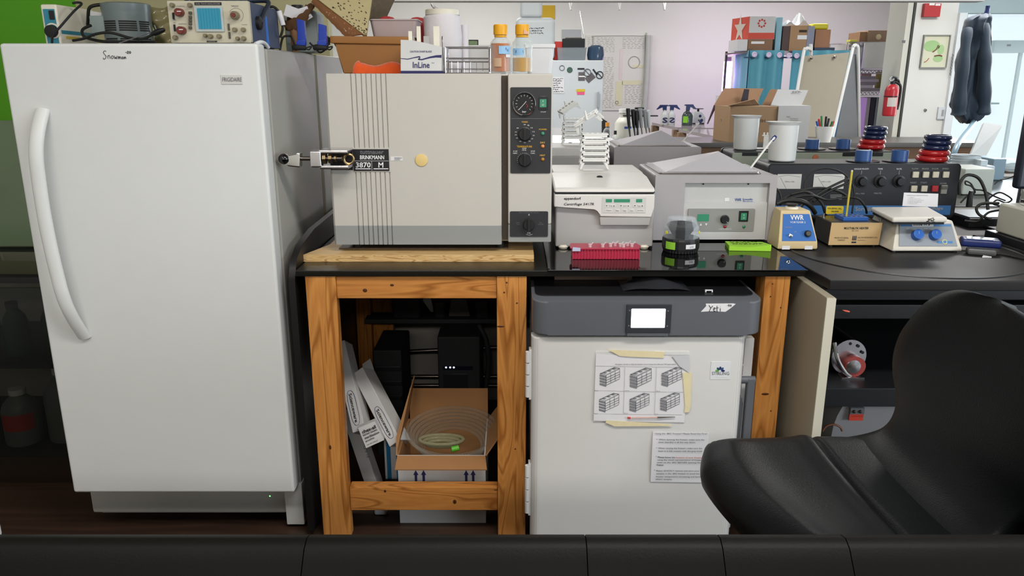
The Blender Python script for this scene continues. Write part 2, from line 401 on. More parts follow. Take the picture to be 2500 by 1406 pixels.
bp_ = box('badge', mat('badge_silver', 'c4c4c2', 0.35, var=0.0), t, x0, x1, FY - 0.002, FY, z0, z1, 0.0008)
txtp('FRIGIDAIRE', INKG, bp_, 543, 189, 590, 199, FY - 0.002)
SN = [[(0.13, 0.92), (0.07, 1.0), (0.01, 0.86), (0.05, 0.66), (0.12, 0.48), (0.1, 0.22), (0.03, 0.14), (0.0, 0.3)],
      [(0.2, 0.5), (0.21, 0.2)], [(0.2, 0.42), (0.26, 0.55), (0.29, 0.4), (0.3, 0.2)],
      [(0.4, 0.5), (0.35, 0.4), (0.37, 0.2), (0.43, 0.24), (0.44, 0.44), (0.4, 0.5)],
      [(0.49, 0.5), (0.51, 0.18), (0.55, 0.36), (0.58, 0.16), (0.61, 0.5)],
      [(0.65, 0.16), (0.66, 0.4), (0.69, 0.4), (0.7, 0.18), (0.73, 0.4), (0.76, 0.36), (0.77, 0.16)],
      [(0.86, 0.38), (0.82, 0.36), (0.81, 0.2), (0.86, 0.2), (0.87, 0.38), (0.88, 0.16)],
      [(0.92, 0.4), (0.93, 0.16), (0.95, 0.36), (0.98, 0.36), (1.0, 0.16)]]
O = P(252, 148, FY); strokes('handwriting', INK, dr, SN, O, P(308, 148, FY) - O, P(252, 124, FY) - O, 0.0008)
TW = [[(0, 0.5), (0.2, 0.5)], [(0.3, 0.8), (0.4, 1.0), (0.5, 0.8), (0.3, 0.1), (0.55, 0.1)], [(0.8, 1), (0.68, 0.5), (0.8, 0.05), (0.95, 0.5), (0.8, 1)]]
O = P(307, 131, FY); strokes('handwriting', INK, dr, TW, O, P(320, 131, FY) - O, P(307, 125, FY) - O, 0.0009)
# kick grille, lamp and hinge foot
g = box('grille', mat('grille_plastic', 'b9b9bb', 0.45, var=0.02), t, -1.375, -0.76, 2.305, 2.33, 0.045, 0.168, 0.003)
for i in range(4): box('slot', mat('slot_grey', '7b7b7d', 0.6), g, -1.31 + 0.005, -0.85, 2.302, 2.306, 0.085 + 0.02 * i, 0.094 + 0.02 * i)
for i in range(5): box('divider', MATS['grille_plastic'], g, -1.245 + 0.085 * i, -1.238 + 0.085 * i, 2.300, 2.306, 0.075, 0.166)
lathe('lamp', LEDG, g, [(0.006, 0), (0.005, 0.004), (0, 0.006)], P(660, 1209, 2.3), (0, -1, 0), 12)
ft = box('hinge_foot', WHITE, t, -0.752, -0.692, 2.285, 2.40, 0.012, 0.165, 0.004)
tube('hinge_cap', mat('clear_hinge', 'c8ccd0', 0.15, var=0), t, [(-0.712, 2.25, 1.543), (-0.703, 2.27, 1.549), (-0.700, 2.30, 1.546), (-0.698, 2.32, 1.536)], 0.0055)
box('caster_block', BLKM, t, -1.30, -0.80, 2.45, 2.8, 0.0, 0.06)
# ---------------------------------------------------------------- left bench
BZ = 0.90
t = thing('workbench', 'wood framed workbench with a black top carrying the autoclave and centrifuge', 'workbench', (0.1, 2.75, 0))
box('worktop', BENCH, t, -0.644, 0.872, 2.23, 3.335, BZ - 0.018, BZ, 0.002)
zt_ = BZ - 0.018
def post(x0, x1, y0, y1, m=PINEZ):
    return box('post', m, t, x0, x1, y0, y1, 0, zt_, 0.003)
p1_ = post(-0.618, -0.527, 2.235, 2.273); p2_ = post(-0.046, 0.044, 2.235, 2.273); p3_ = post(0.755, 0.832, 2.235, 2.32)
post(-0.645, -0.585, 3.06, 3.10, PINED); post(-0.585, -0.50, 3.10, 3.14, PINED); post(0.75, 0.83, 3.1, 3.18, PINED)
zr0, zr1 = R(823, 672, 1215, 727, 2.25)[2:]
r1_ = box('rail', PINEX, t, -0.527, -0.046, 2.242, 2.28, zr0, zt_, 0.003)
x0, x1, z0, z1 = R(855, 1182, 1215, 1243, 2.25)
r2_ = box('rail', PINEX, t, -0.527, -0.046, 2.245, 2.285, z0 - 0.002, P(1000, 1189, 2.245).z, 0.004)
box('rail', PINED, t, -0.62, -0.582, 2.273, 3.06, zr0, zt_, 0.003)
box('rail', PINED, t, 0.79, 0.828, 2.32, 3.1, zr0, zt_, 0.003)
KN = mat('pine_knot', '4a2408', 0.5)
def knot(par, px, py, Y, rx, rz):
    c = P(px, py, Y); bm = NB(); blathe(bm, [(0.0, 0.0008), (0.7, 0.0006), (1.0, 0.0)], (0, 0, 0), (0, -1, 0), 12)
    bmesh.ops.scale(bm, vec=(rx, 1, rz), verts=bm.verts); bmesh.ops.translate(bm, vec=c, verts=bm.verts); fin('knot', bm, KN, par)
for a in ((r1_, 891, 709, 2.242, .007, .006), (r1_, 957, 696, 2.242, .006, .004), (p2_, 1222, 797, 2.235, .012, .003), (p1_, 806, 1092, 2.235, .004, .008),
          (p2_, 1237, 690, 2.235, .003, .003), (p2_, 1231, 714, 2.235, .003, .003), (p2_, 1262, 740, 2.235, .003, .003), (r2_, 940, 1199, 2.245, .004, .005), (r2_, 1110, 1225, 2.245, .006, .008), (r2_, 1210, 1196, 2.245, .006, .002),
          (p3_, 1886, 693, 2.235, .0025, .0025), (p3_, 1881, 724, 2.235, .0025, .0025), (p3_, 1906, 751, 2.235, .0025, .0025), (p3_, 1868, 962, 2.235, .012, .004), (p3_, 1882, 1003, 2.235, .0025, .0025), (p2_, 1258, 1096, 2.235, .0025, .003)):
    knot(*a)
# black bent sheet lining the left end of the bench
t2 = tag(prism('side_liner', mat('black_liner', '100f0e', 0.45, var=0.2), None, [(2.235, 0.02), (3.30, 0.02), (3.30, 0.985), (2.5, 0.975), (2.34, 0.955), (2.27, 0.925), (2.235, 0.87)], -0.668, -0.648, 'x'),
    'black liner sheet standing in the gap between freezer and wooden workbench', 'panel')
# black glass sheet on the bench
tag(box('glass_sheet', GLASSB, None, 0.105, 0.872, 2.214, 2.80, BZ + 0.0002, BZ + 0.006, 0.0015), 'black glass sheet lying under the white centrifuge and the water bath', 'glass sheet')
BZ2 = BZ + 0.0065
# plywood under the autoclave
t = thing('plywood_board', 'pale plywood board lying under the autoclave', 'board', (-0.29, 2.5, BZ))
a_, b_ = PZ(745, 622, 0.922), PZ(1305, 618, 0.922)
prism('panel', PLY, t, [(-0.648, 2.345), (0.068, 2.345), (0.068, 2.9), (-0.60, 2.9), (-0.60, 2.5)], BZ + 0.0205, BZ + 0.0225, 'z')
prism('core', PLYE, t, [(-0.648, 2.345), (0.068, 2.345), (0.068, 2.9), (-0.60, 2.9), (-0.60, 2.5)], BZ + 0.0003, BZ + 0.0205, 'z')
tag(box('bench_mat', mat('glossy_brown_mat', '5b4630', 0.12, var=0.06), None, -0.555, -0.012, 2.425, 2.90, BZ + 0.0228, BZ + 0.0262, 0.001), 'thin glossy brown sheet on the plywood below the autoclave', 'mat')
AZ = BZ + 0.0265
# ---------------------------------------------------------------- right bench
RB = 0.90
t = thing('corner_bench', 'large black bench with a round inlay and an open dark cabinet below', 'workbench', (1.9, 2.7, 0))
prism('worktop', BENCHR, t, [(0.901, 2.12), (3.1, 2.08), (3.1, 3.335), (0.878, 3.335), (0.874, 2.50)], RB - 0.03, RB, 'z', 0.004)
bm = NB(); btorus(bm, (1.29, 2.50, RB + 0.0003), 0.365, 0.0035, (0, 0, 1), 72, 6); fin('groove_ring', bm, BLACK, t)
lathe('turntable', mat('black_turntable', '211f1e', 0.5, var=0.22, vs=10, bump=0.05, bs=200, spec=.3), t, [(0, 0), (0.362, 0), (0.362, 0.0025), (0.358, 0.003), (0, 0.003)], (1.29, 2.50, RB - 0.0028), seg=72)
sp = prism('side_panel', mat('beige_cabinet', '98917f', 0.5, var=0.05), t, [(2.06, 0.02), (3.2, 0.02), (3.2, 0.866), (2.06, 0.866)], 0.871, 0.897, 'x', 0.003)
box('edge_strip', mat('pale_edge', 'c3bfae', 0.5, var=0.03), t, 0.8712, 0.8968, 2.056, 2.06, 0.03, 0.864)
box('front_rail', BLACK, t, 0.90, 3.0, 2.14, 2.17, 0.835, 0.868, 0.003)
box('front_rail', BLACK, t, 0.90, 3.0, 2.15, 2.20, 0.775, 0.818, 0.003)
box('cabinet_back', BLKM, t, 0.90, 3.0, 3.1, 3.12, 0.02, 0.86)
box('cabinet_side', BLKM, t, 2.98, 3.0, 2.15, 3.1, 0.02, 0.86)
box('cabinet_shelf', BLACK, t, 0.90, 2.98, 2.15, 3.1, 0.498, 0.558, 0.003)
box('cabinet_floor', BLKM, t, 0.90, 2.98, 2.15, 3.1, 0.02, 0.06)
# ---------------------------------------------------------------- dark ledge across the bottom of the view
t = thing('front_ledge', 'long black padded ledge with faint seams along the bottom edge', 'ledge', (0, 0.7, 0.0))
LM = mat('ledge_vinyl', '0b0a08', 0.5, var=0.2, vs=6, bump=0.12, bs=260, spec=.12)
et = P(1250, 1314, 0.9)
xs = [-1.3] + [P(x, 1330, 0.9).x for x in (750, 1430, 1757, 2062)] + [1.3]
for a, b in zip(xs, xs[1:]):
    bm = NB(); z = et.z
    bprism(bm, [(0.93, 0.02), (0.93, z - 0.02), (0.915, z - 0.004), (0.90, z), (0.885, z - 0.006), (0.87, z - 0.022), (0.62, z - 0.30), (0.60, z - 0.36), (0.60, 0.02)], a + 0.0007, b - 0.0007, 'x')
    fin('ledge_panel', bm, LM, t, 60)
# ---------------------------------------------------------------- autoclave
DY = 2.38; AT = 1.4645
t = thing('autoclave', 'large beige steam autoclave with a chrome latch and black dial panel', 'autoclave', (-0.21, 2.6, AZ))
box('body', AUTO, t, -0.548, 0.118, 2.425, 2.96, AZ + 0.022, AT - 0.004, 0.006)
gx = [P(px, 184, DY).x for px in (855.5, 867.5, 881, 892.5, 905, 917, 929, 941)]
def ribbed(x0, x1, yb, yf):
    o = [(x1, yb), (x1, yf + 0.006), (x1 - 0.006, yf)]
    for g in reversed(gx): o += [(g + 0.0022, yf), (g, yf + 0.0045), (g - 0.0022, yf)]
    return o + [(x0 + 0.006, yf), (x0, yf + 0.006), (x0, yb)]
zc = P(1000, 551, DY).z; pz0, pz1 = P(900, 420, DY).z, P(900, 361, DY).z
dz0 = P(1000, 597, DY).z
prism('door_base', AUTO2, t, ribbed(-0.557, -0.0325, DY + 0.036, DY), dz0, zc, 'z')
d = prism('door', AUTO, t, ribbed(-0.557, -0.0325, DY + 0.036, DY), zc, AT, 'z')
box('name_band', AUTO, t, gx[0] - 0.006, gx[-1] + 0.006, DY - 0.0015, DY + 0.006, pz0, pz1, 0.0006)
x0, x1, z0, z1 = R(863, 364, 950, 417, DY)
npl = box('name_plate', BLACK, t, x0, x1, DY - 0.004, DY, z0, z1, 0.0005); Yn = DY - 0.004
txtp('tuttnauer', INKG, npl, 879, 367, 937, 376, Yn, bold=0.02); txtp('BRINKMANN', INKW, npl, 879, 379, 938, 389, Yn, bold=0.02)
bars('plate_line', INKL, npl, [R(864, 392, 949, 393.5, Yn), R(907, 394, 908.5, 416, Yn)], Yn)
txtp('3870', INKW, npl, 869, 396, 905, 409, Yn, bold=0.02); txtp('M', INKW, npl, 924, 396, 936, 409, Yn, bold=0.02)
bars('underscore', INKW, npl, [R(868, 411, 905, 413, Yn), R(912, 411, 948, 413, Yn)], Yn)
wl = box('warning_label', PAPER, t, *R(953, 382, 983, 392, DY)[:2], DY - 0.001, DY, *R(953, 382, 983, 392, DY)[2:])
strokes('warning_sign', INK, wl, [[(0.0, 0), (0.5, 1), (1, 0), (0, 0)], [(.5, .7), (.5, .3)]], P(955, 391, DY), P(961, 391, DY) - P(955, 391, DY), P(955, 384, DY) - P(955, 391, DY), 0.0004)
txtp('DANGEROUS', INK, wl, 963, 384, 981, 387, DY - .001); txtp('CONTENTS', INK, wl, 963, 388, 977, 391, DY - .001)
lathe('yellow_dot', mat('cream_yellow_sticker', 'd8bd7c', 0.6, var=0.03), t, [(0.0188, 0), (0.0188, 0.0025), (0.017, 0.004), (0, 0.004)], P(1029, 391, DY), (0, -1, 0), 32)['label'] = 'round cream yellow disc'
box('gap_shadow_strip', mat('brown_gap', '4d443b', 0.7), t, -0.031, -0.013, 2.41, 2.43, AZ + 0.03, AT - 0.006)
for a in ((-0.5, 2.45), (-0.04, 2.45), (-0.5, 2.88), (0.08, 2.88)):
    lathe('foot', BLKM, t, [(0.014, 0), (0.012, 0.022), (0, 0.022)], (a[0], a[1], AZ), seg=14)
cb0 = P(1290, 592, DY).z
col = box('control_column', AUTO, t, -0.0125, 0.1225, DY + 0.002, DY + 0.05, P(1290, 548, DY).z, AT, 0.005)
box('column_base', AUTO2, t, -0.0125, 0.1225, DY + 0.002, DY + 0.05, cb0, P(1290, 548, DY).z, 0.004)
Yc = DY - 0.001
def plate(n, px, m, par, Y, bev=0.004, dep=0.004):
    x0, x1, z0, z1 = R(*px, Y); bm = NB(); bprism(bm, rrect(x0, x1, z0, z1, bev, 3), Y, Y + dep); return fin(n, bm, m, par)
cp = plate('dial_panel', (1246, 213, 1345, 423), PANEL, t, Yc)
gc = P(1280, 253, Yc)
gg = lathe('pressure_gauge', CHROME, t, [(0.0345, 0), (0.0345, 0.008), (0.0325, 0.010), (0.0305, 0.006), (0.0305, 0.003)], gc, (0, -1, 0), 40)
lathe('gauge_face', BLKM, gg, [(0.0305, 0), (0.0305, 0.0035), (0, 0.0035)], gc, (0, -1, 0), 40)
tk = []
for k in range(13):
    a = math.radians(225 - 22.5 * k); tk.append([(0.5 + 0.36 * math.cos(a), 0.5 + 0.36 * math.sin(a)), (0.5 + 0.44 * math.cos(a), 0.5 + 0.44 * math.sin(a))])
O = gc + Vector((-0.03, -0.0036, -0.03)); U = Vector((0.06, 0, 0)); V = Vector((0, 0, 0.06))
strokes('gauge_scale', INKW, gg, tk, O, U, V, 0.0005)
strokes('needle', INKW, gg, [[(0.5, 0.5), (0.22, 0.2)], [(0.5, 0.5), (0.6, 0.62)]], O, U, V, 0.0007)
txt('bar', INKW, gg, gc + Vector((-0.006, -0.0036, -0.026)), (0.012, 0, 0), (0, 0, 0.006))
strokes('gauge_mark', INKR, gg, [[(0.58, 0.5), (0.66, 0.4), (0.62, 0.3)]], O, U, V, 0.0008)
sw = plate('rocker_switch', (1318, 242, 1334, 262), LCDG, t, Yc - 0.004, 0.001, 0.004)
txtp('I', INKW, sw, 1325, 245, 1326, 249, Yc - 0.004); txtp('O', INKW, sw, 1323.5, 254, 1328, 258, Yc - 0.004)
plate('switch_bezel', (1315, 237, 1338, 268), BLACK, t, Yc - 0.0022, 0.002, 0.003)
txtp('START', INKG, cp, 1320, 234, 1333, 236.5, Yc); txtp('STOP', INKW, cp, 1320, 272, 1333, 274.5, Yc)
bars('panel_rule', INKG, cp, [R(1248, 289, 1343, 290, Yc)], Yc)
txtp('TIMER', INKY, cp, 1273, 296, 1289, 299.5, Yc, bold=.02); txtp('POWER', INKY, cp, 1316, 314, 1335, 317.5, Yc, bold=.02)
txtp('DRY', INKY, cp, 1319, 346, 1331, 350, Yc, bold=.02); txtp('HEAT', INKY, cp, 1318, 377, 1331, 381, Yc, bold=.02)
txtp('TEMPERATURE', INKY, cp, 1262, 355.5, 1299, 360, Yc, bold=.02)
for s, a in (('0', 90), ('5', 66), ('10', 40), ('15', 12), ('20', -12), ('25', -35), ('30', -58), ('35', -90), ('40', -120), ('45', -150), ('50', -172), ('55', 170), ('60', 142)):
    q = P(1281 + 22 * math.cos(math.radians(a)), 326 - 22 * math.sin(math.radians(a)), Yc); txtr(s, INKW, cp, q.x - 0.003, q.x + 0.003, q.z - 0.0016, q.z + 0.0016, Yc)
tk = [];
for k in range(15):
    a = math.radians(200 - 220 / 14 * k); tk.append([(0.5 + 0.42 * math.cos(a), 0.5 + 0.42 * math.sin(a)), (0.5 + 0.5 * math.cos(a), 0.5 + 0.5 * math.sin(a))])
qc = P(1280, 390, Yc); strokes('temperature_scale', INKW, cp, tk[:12], qc + Vector((-0.022, 0, -0.022)), (0.044, 0, 0), (0, 0, 0.044), 0.0004)
for s, px, py in (('212F', 1258, 369), ('100C', 1258, 374), ('250F', 1280, 362.5), ('121C', 1280, 366.5), ('273F', 1301, 369), ('134C', 1301, 374)):
    q = P(px, py, Yc); txtr(s, INKW, cp, q.x - 0.0065, q.x + 0.0065, q.z - 0.0018, q.z + 0.0018, Yc)
def knob(par, c, r, h, m=BLACK, grip=True, name='knob', ax=(0, -1, 0)):
    k = lathe(name, m, par, [(r * 1.12, 0), (r * 1.12, h * 0.3), (r, h * 0.36), (r * 0.92, h), (0, h)], c, ax, 24)
    return k
for py in (327, 390):
    q = P(1281, py, Yc); k = knob(t, q, 0.0185, 0.016); box('knob_grip', BLACK, k, q.x - 0.005, q.x + 0.005, Yc - 0.022, Yc - 0.014, q.z - 0.018, q.z + 0.018, 0.002)
for n, px, m in (('power_lamp', (1325, 326), LCDG), ('dry_lamp', (1325, 357), mat('orange_lamp', 'd98a4a', 0.2, var=0)), ('heat_lamp', (1325, 389), mat('amber_lamp', 'a8762f', 0.2, var=0))):
    lathe(n, m, t, [(0.0055, 0), (0.0055, 0.002), (0.004, 0.004), (0.002, 0.005), (0, 0.005)], P(*px, Yc), (0, -1, 0), 14)
vp = plate('valve_panel', (1245, 516, 1338, 578), PANEL, t, Yc)
q = P(1291, 547, Yc); k = knob(t, q, 0.017, 0.018, BLKM, name='valve_knob'); box('knob_grip', BLKM, k, q.x - 0.0045, q.x + 0.0045, Yc - 0.023, Yc - 0.015, q.z - 0.021, q.z + 0.021, 0.002)
txtp('MULTI-PURPOSE VALVE', INKG, vp, 1267, 517.5, 1315, 520, Yc); txtp('0', INKW, vp, 1290, 522, 1293, 526, Yc)
txtp('EXH.\nDRY', INKG, vp, 1260, 542, 1270, 549, Yc); txtp('FILL\nWATER', INKG, vp, 1313, 542, 1327, 549, Yc); txtp('STE', INKW, vp, 1287, 567, 1295, 570.5, Yc)
strokes('arc', INKW, vp, [[(0, 1), (0.5, 0), (1, 1)]], P(1284, 574, Yc), P(1300, 574, Yc) - P(1284, 574, Yc), (0, 0, 0.003), 0.0004)
# latch
L_ = DY - 0.004
LY = 2.305; lx = lambda px, py=388: P(px, py, LY)
rc = plate('latch_recess', (806, 361, 860, 415), BLKM, t, DY - 0.001, 0.001)
lb = box('latch_clevis', STEEL, t, lx(759).x, lx(787).x, LY - 0.016, LY + 0.016, lx(770, 408).z, lx(770, 367).z, 0.005, 3)
for ya, yb_ in ((366, 375), (403, 412)):
    box('clevis_arm', STEEL, lb, lx(780).x, lx(852).x, LY - 0.012, DY - 0.002, lx(800, yb_).z, lx(800, ya).z, 0.003)
cyl('latch_screw', DSTEEL, lb, lx(728, 387), lx(835, 387), 0.0065, seg=14)
for xa, xb, r in ((789, 797, 0.016), (803, 811, 0.014), (817, 822, 0.011)):
    cyl('nut', BRASS, lb, lx(xa, 387), lx(xb, 387), r, seg=10)
bm = NB(); q = lx(848, 390); btorus(bm, (q.x, LY + 0.02, q.z), 0.014, 0.004, (0.3, -1, 0), 24, 8); fin('latch_ring', bm, BRASS, lb)
bm = NB(); bprism(bm, [(lx(736, 372).x, lx(736, 372).z), (lx(736, 408).x, lx(736, 408).z), (lx(705, 405).x, lx(705, 405).z), (lx(690, 398).x, lx(690, 398).z), (lx(692, 380).x, lx(692, 380).z), (lx(712, 383).x, lx(712, 383).z), (lx(726, 373).x, lx(726, 373).z)], LY - 0.016, LY + 0.014, 'y', 0.004)
fin('latch_handle', bm, CHROME, t)
lathe('handle_ball', GLASSB, t, [(0, -0.0165), (0.0085, -0.0142), (0.0142, -0.008), (0.0165, 0), (0.0142, 0.008), (0.0085, 0.0142), (0, 0.0165)], lx(696, 387) + Vector((0, -0.012, 0)), (1, 0, 0), 20)
# ---------------------------------------------------------------- on top of the autoclave
def flared_tub(name, m, parent, x0, x1, y0, y1, z0, z1, taper, th=0.003, lip=0.0):
    """open tub: outer and inner walls, floor and a rim"""
    bm = NB(); rings = []
    ds = [(taper, z0), (0, z1)] + ([(-lip, z1), (-lip, z1 + 0.004)] if lip else []) + [(th, z1 + (0.004 if lip else 0)), (taper + th, z0 + th)]
    for dd, z in ds:
        pts = rrect(x0 + dd, x1 - dd, y0 + dd, y1 - dd, 0.012, 4); rings.append([bm.verts.new((a, b, z)) for a, b in pts])
    for A, B in zip(rings, rings[1:]):
        for i in range(len(A)): bm.faces.new([A[i], A[(i + 1) % len(A)], B[(i + 1) % len(A)], B[i]])
    bm.faces.new(rings[0][::-1]); bm.faces.new(rings[-1])
    return fin(name, bm, m, parent)
t = thing('storage_bin', 'ochre plastic bin with a broad rim holding an orange fleece cloth', 'bin', (-0.46, 2.72, AT))
bx0, bx1 = P(806, 90, 2.6).x, P(990, 95, 2.6).x
zb0, zb1 = AT, P(880, 88, 2.6).z
prism('bin_wall', BIN, t, [(bx0 + 0.035, zb0 + 0.001), (bx1, zb0 + 0.001), (bx1, zb1 - 0.022), (bx0 + 0.008, zb1 - 0.022), (bx0 + 0.022, zb1 - 0.04)], 2.60, 2.84, 'y', 0.004)
prism('bin_rim', BIN, t, [(bx0, zb1 - 0.022), (bx1 + 0.01, zb1 - 0.026), (bx1 + 0.01, zb1 - 0.002), (bx0, zb1)], 2.592, 2.85, 'y', 0.003)
bm = NB()
def lump(u, v):
    x = P(852, 0, 2.55).x + (P(985, 0, 2.55).x - P(852, 0, 2.55).x) * u
    h = 0.030 + 0.006 * math.sin(9 * u + 1) + (0.006 if u < 0.15 else 0)
    a = PI * v; e = (1 - (2 * u - 1) ** 8) ** 0.5 if abs(2 * u - 1) < 1 else 0
    return Vector((x, 2.555 - 0.022 * math.cos(a) * (0.5 + 0.5 * e), AT + 0.001 + (h * e) * math.sin(a) ** 0.6 + 0.0004 * math.sin(50 * u + 30 * v)))
tag(sheet('orange_cloth', ORANGE, None, lump, 40, 14, 0.003), 'rolled orange fleece cloth lying in front of the ochre bin on the autoclave', 'cloth')
t = thing('clear_tub', 'translucent pinkish plastic tub resting on the ochre bin', 'tub', (-0.40, 2.76, zb1))
x0, x1, z0, z1 = R(903, 47, 1018, 88, 2.70)
flared_tub('tub_wall', mat('frosted_pink', 'cdbcbc', 0.3, var=0.03, trans=0.35), t, x0, x1, 2.70, 2.84, zb1 + 0.001, z1 - 0.003, 0.008, 0.002, 0.004)
for i, (pa, n) in enumerate((((925, 40, 962, 60), 'left'), ((990, 38, 1030, 62), 'right'))):
    x0, x1, z0, z1 = R(*pa, 2.80)
    tag(prism('red_piece', mat('red_plastic', 'b02328', 0.5, var=0.1), None, [(x0, z1 - 0.012), (x0, AT + 0.001 if i else zb1 + 0.004), (x1, AT + 0.001 if i else zb1 + 0.004), (x1, z1 - 0.004), (x0 + (x1 - x0) * .6, z1), (x0 + (x1 - x0) * .3, z1 - 0.002)], 2.86 if i else 2.78, 2.90 if i else 2.81, 'y', 0.003),
        'red plastic piece inside the pinkish tub, showing above its rim' if not i else 'red plastic piece between the pinkish tub and the tissue jar', 'lid')
t = thing('tissue_jar', 'white tissue jar with a cream ring lid and a tissue end sticking out', 'jar', (-0.235, 2.72, AT))
jc = Vector((P(1079, 60, 2.72).x, 2.75, AT)); jr = (P(1127, 60, 2.72).x - P(1032, 60, 2.72).x) / 2 - 0.003
zt_ = P(1080, 34, 2.72).z; zl = P(1080, 22, 2.72).z
bm = NB(); seg = 40
prof = [(jr * .97, 0.001), (jr, 0.03), (jr * 1.01, 0.12), (jr * 1.0, zt_ - AT - 0.01), (jr * .9, zt_ - AT), (0, zt_ - AT)]
blathe(bm, prof, jc, seg=seg)
for v in bm.verts:
    v.co.x += 0.0025 * math.sin(v.co.z * 130 + v.co.x * 90); v.co.y += 0.002 * math.sin(v.co.z * 170 + v.co.x * 60)
fin('wrapped_tissue', bm, mat('tissue_paper', 'dad6da', 0.85, var=0.04, bump=0.5, bs=90), t)
lathe('ring_lid', CREAMW, t, [(jr * .93, zt_ - AT - 0.002), (jr * .93, zl - AT - 0.002), (jr * .9, zl - AT), (0.014, zl - AT), (0.012, zl - AT - 0.006), (0.012, zt_ - AT)], jc, seg=40)
x0, x1, z0, z1 = R(1054, 3, 1075, 22, 2.72)
sheet('tissue_end', MATS['tissue_paper'], t, lambda u, v: Vector((x0 + (x1 - x0) * (u * (0.35 + .65 * (1 - v)) + 0.1 * math.sin(6 * v)), 2.72 + 0.008 * math.sin(7 * u + 4 * v), z0 - 0.004 + (z1 - z0) * v * (0.7 + .3 * math.cos(5 * u)))), 8, 8, 0.001)
x0, x1, z0, z1 = R(1127, 60, 1141, 112, 2.76)
tag(cyl('tissue_roll', MATS['tissue_paper'], None, ((x0 + x1) / 2, 2.78, AT + 0.001), ((x0 + x1) / 2, 2.78, z1), (x1 - x0) / 2 + 0.003, seg=20), 'narrow white paper roll standing right of the tissue jar', 'roll')
t = thing('blade_box', 'white InLine blade box reading CAUTION SHARP BLADE with a purple wave', 'box', (-0.27, 2.48, AT))
Yb = 2.43
pf = lambda px, py: (P(px, py, Yb).x, P(px, py, Yb).z)
prism('carton', CARDW, t, [(pf(978, 171)[0], AT + 0.008), (pf(1078, 171)[0], AT + 0.008), pf(1079, 114), pf(1050, 108), pf(1046, 106), pf(1004, 98), pf(978, 97)], Yb, Yb + 0.14, 'y', 0.0006)
box('carton_base', INKB, t, pf(978, 171)[0], pf(1078, 171)[0], Yb, Yb + 0.14, AT + 0.0003, AT + 0.008)
txtp('CAUTION SHARP BLADE', INKB, t, 1001, 123.5, 1054, 128, Yb - 0.0003, bold=.01)
txtp('InLine', INKB, t, 1008, 151, 1049, 166, Yb - 0.0003, bold=.012); txtp('TM', INKB, t, 1053, 152.5, 1060, 155, Yb - 0.0003)
wv = [(978, 142.5, 1.5), (995, 144.5, 2), (1010, 141, 2.2), (1023, 138.5, 3), (1026, 140, 4), (1024, 143, 3.5), (1021, 145, 2.5), (1030, 145.5, 3), (1050, 140, 4), (1065, 137.5, 5.5), (1078, 137.5, 7)]
bm = NB(); top = [bm.verts.new(P(x, y - w / 2, Yb) + Vector((0, -0.0008, 0))) for x, y, w in wv]; bot = [bm.verts.new(P(x, y + w / 2, Yb) + Vector((0, -0.0008, 0))) for x, y, w in wv]
for i in range(len(wv) - 1): bm.faces.new([top[i], bot[i], bot[i + 1], top[i + 1]])
fin('wave_print', bm, INKB, t, flat=True)
for a, b, c in ((994, 1002, 76), (1014, 1023, 64), (1055, 1069, 64)):
    x0, x1, z0, z1 = R(a + 3, c, b + 4, 100, Yb + 0.05); box('blade_sleeve', CREAMW, t, x0, x1, Yb + 0.05, Yb + 0.054, AT + 0.05, z1, 0.0005)
for a, b, c in ((1005, 1012, 88), (1034, 1048, 88)):
    x0, x1, z0, z1 = R(a, c, b, 100, Yb + 0.06); box('blade_card', LABG, t, x0, x1, Yb + 0.06, Yb + 0.063, AT + 0.05, z1)
tube('wire_edge', DSTEEL, t, [(pf(1083, 168)[0], Yb + 0.01, AT + 0.004), (pf(1080, 150)[0], Yb + 0.01, pf(1080, 100)[1]), (pf(1078, 90)[0], Yb + 0.03, pf(1078, 88)[1])], 0.0016, 6)
t = thing('wire_basket', 'chrome wire tube basket standing between the blade box and the bottles', 'basket', (-0.135, 2.55, AT))
x0, x1, z0, z1 = R(1087, 115, 1194, 177, 2.50); z0 = AT + 0.002; yb_ = 2.62
bm = NB()
def rod(a, b, r=0.0016): bcyl(bm, a, b, r, seg=6)
zm = [z0, z0 + 0.012, (z0 + z1) / 2 - 0.004, (z0 + z1) / 2 + 0.006, z1]
for z in zm:
    for y in (2.50, yb_): rod((x0, y, z), (x1, y, z), 0.0018)
    for x in (x0, x1): rod((x, 2.50, z), (x, yb_, z), 0.0018)
for x in (x0, x1):
    for y in (2.50, yb_): rod((x, y, z0), (x, y, z1), 0.0022)
fin('basket_frame', bm, STEEL, t)
bm = NB()
for k in range(1, 7):
    x = x0 + (x1 - x0) * k / 7; rod((x, 2.50, zm[2]), (x, 2.50, z0), 0.0009)
for z in (z1, zm[2]):
    for k in range(1, 14): rod((x0, 2.50 + (yb_ - 2.5) * k / 14, z), (x1, 2.50 + (yb_ - 2.5) * k / 14, z), 0.0008)
    for k in range(1, 7): x = x0 + (x1 - x0) * k / 7; rod((x, 2.50, z), (x, yb_, z), 0.0008)
fin('basket_mesh', bm, STEEL, t)
tag(box('white_carton', CARDW, None, P(1120, 110, 2.8).x, P(1235, 110, 2.8).x, 2.80, 2.92, AT + 0.0004, P(1160, 110, 2.8).z, 0.002), 'low white carton behind the wire basket on the autoclave', 'carton')
GLS = glassy('clear_glass', 'e8eeee', 0.03, 0.06)
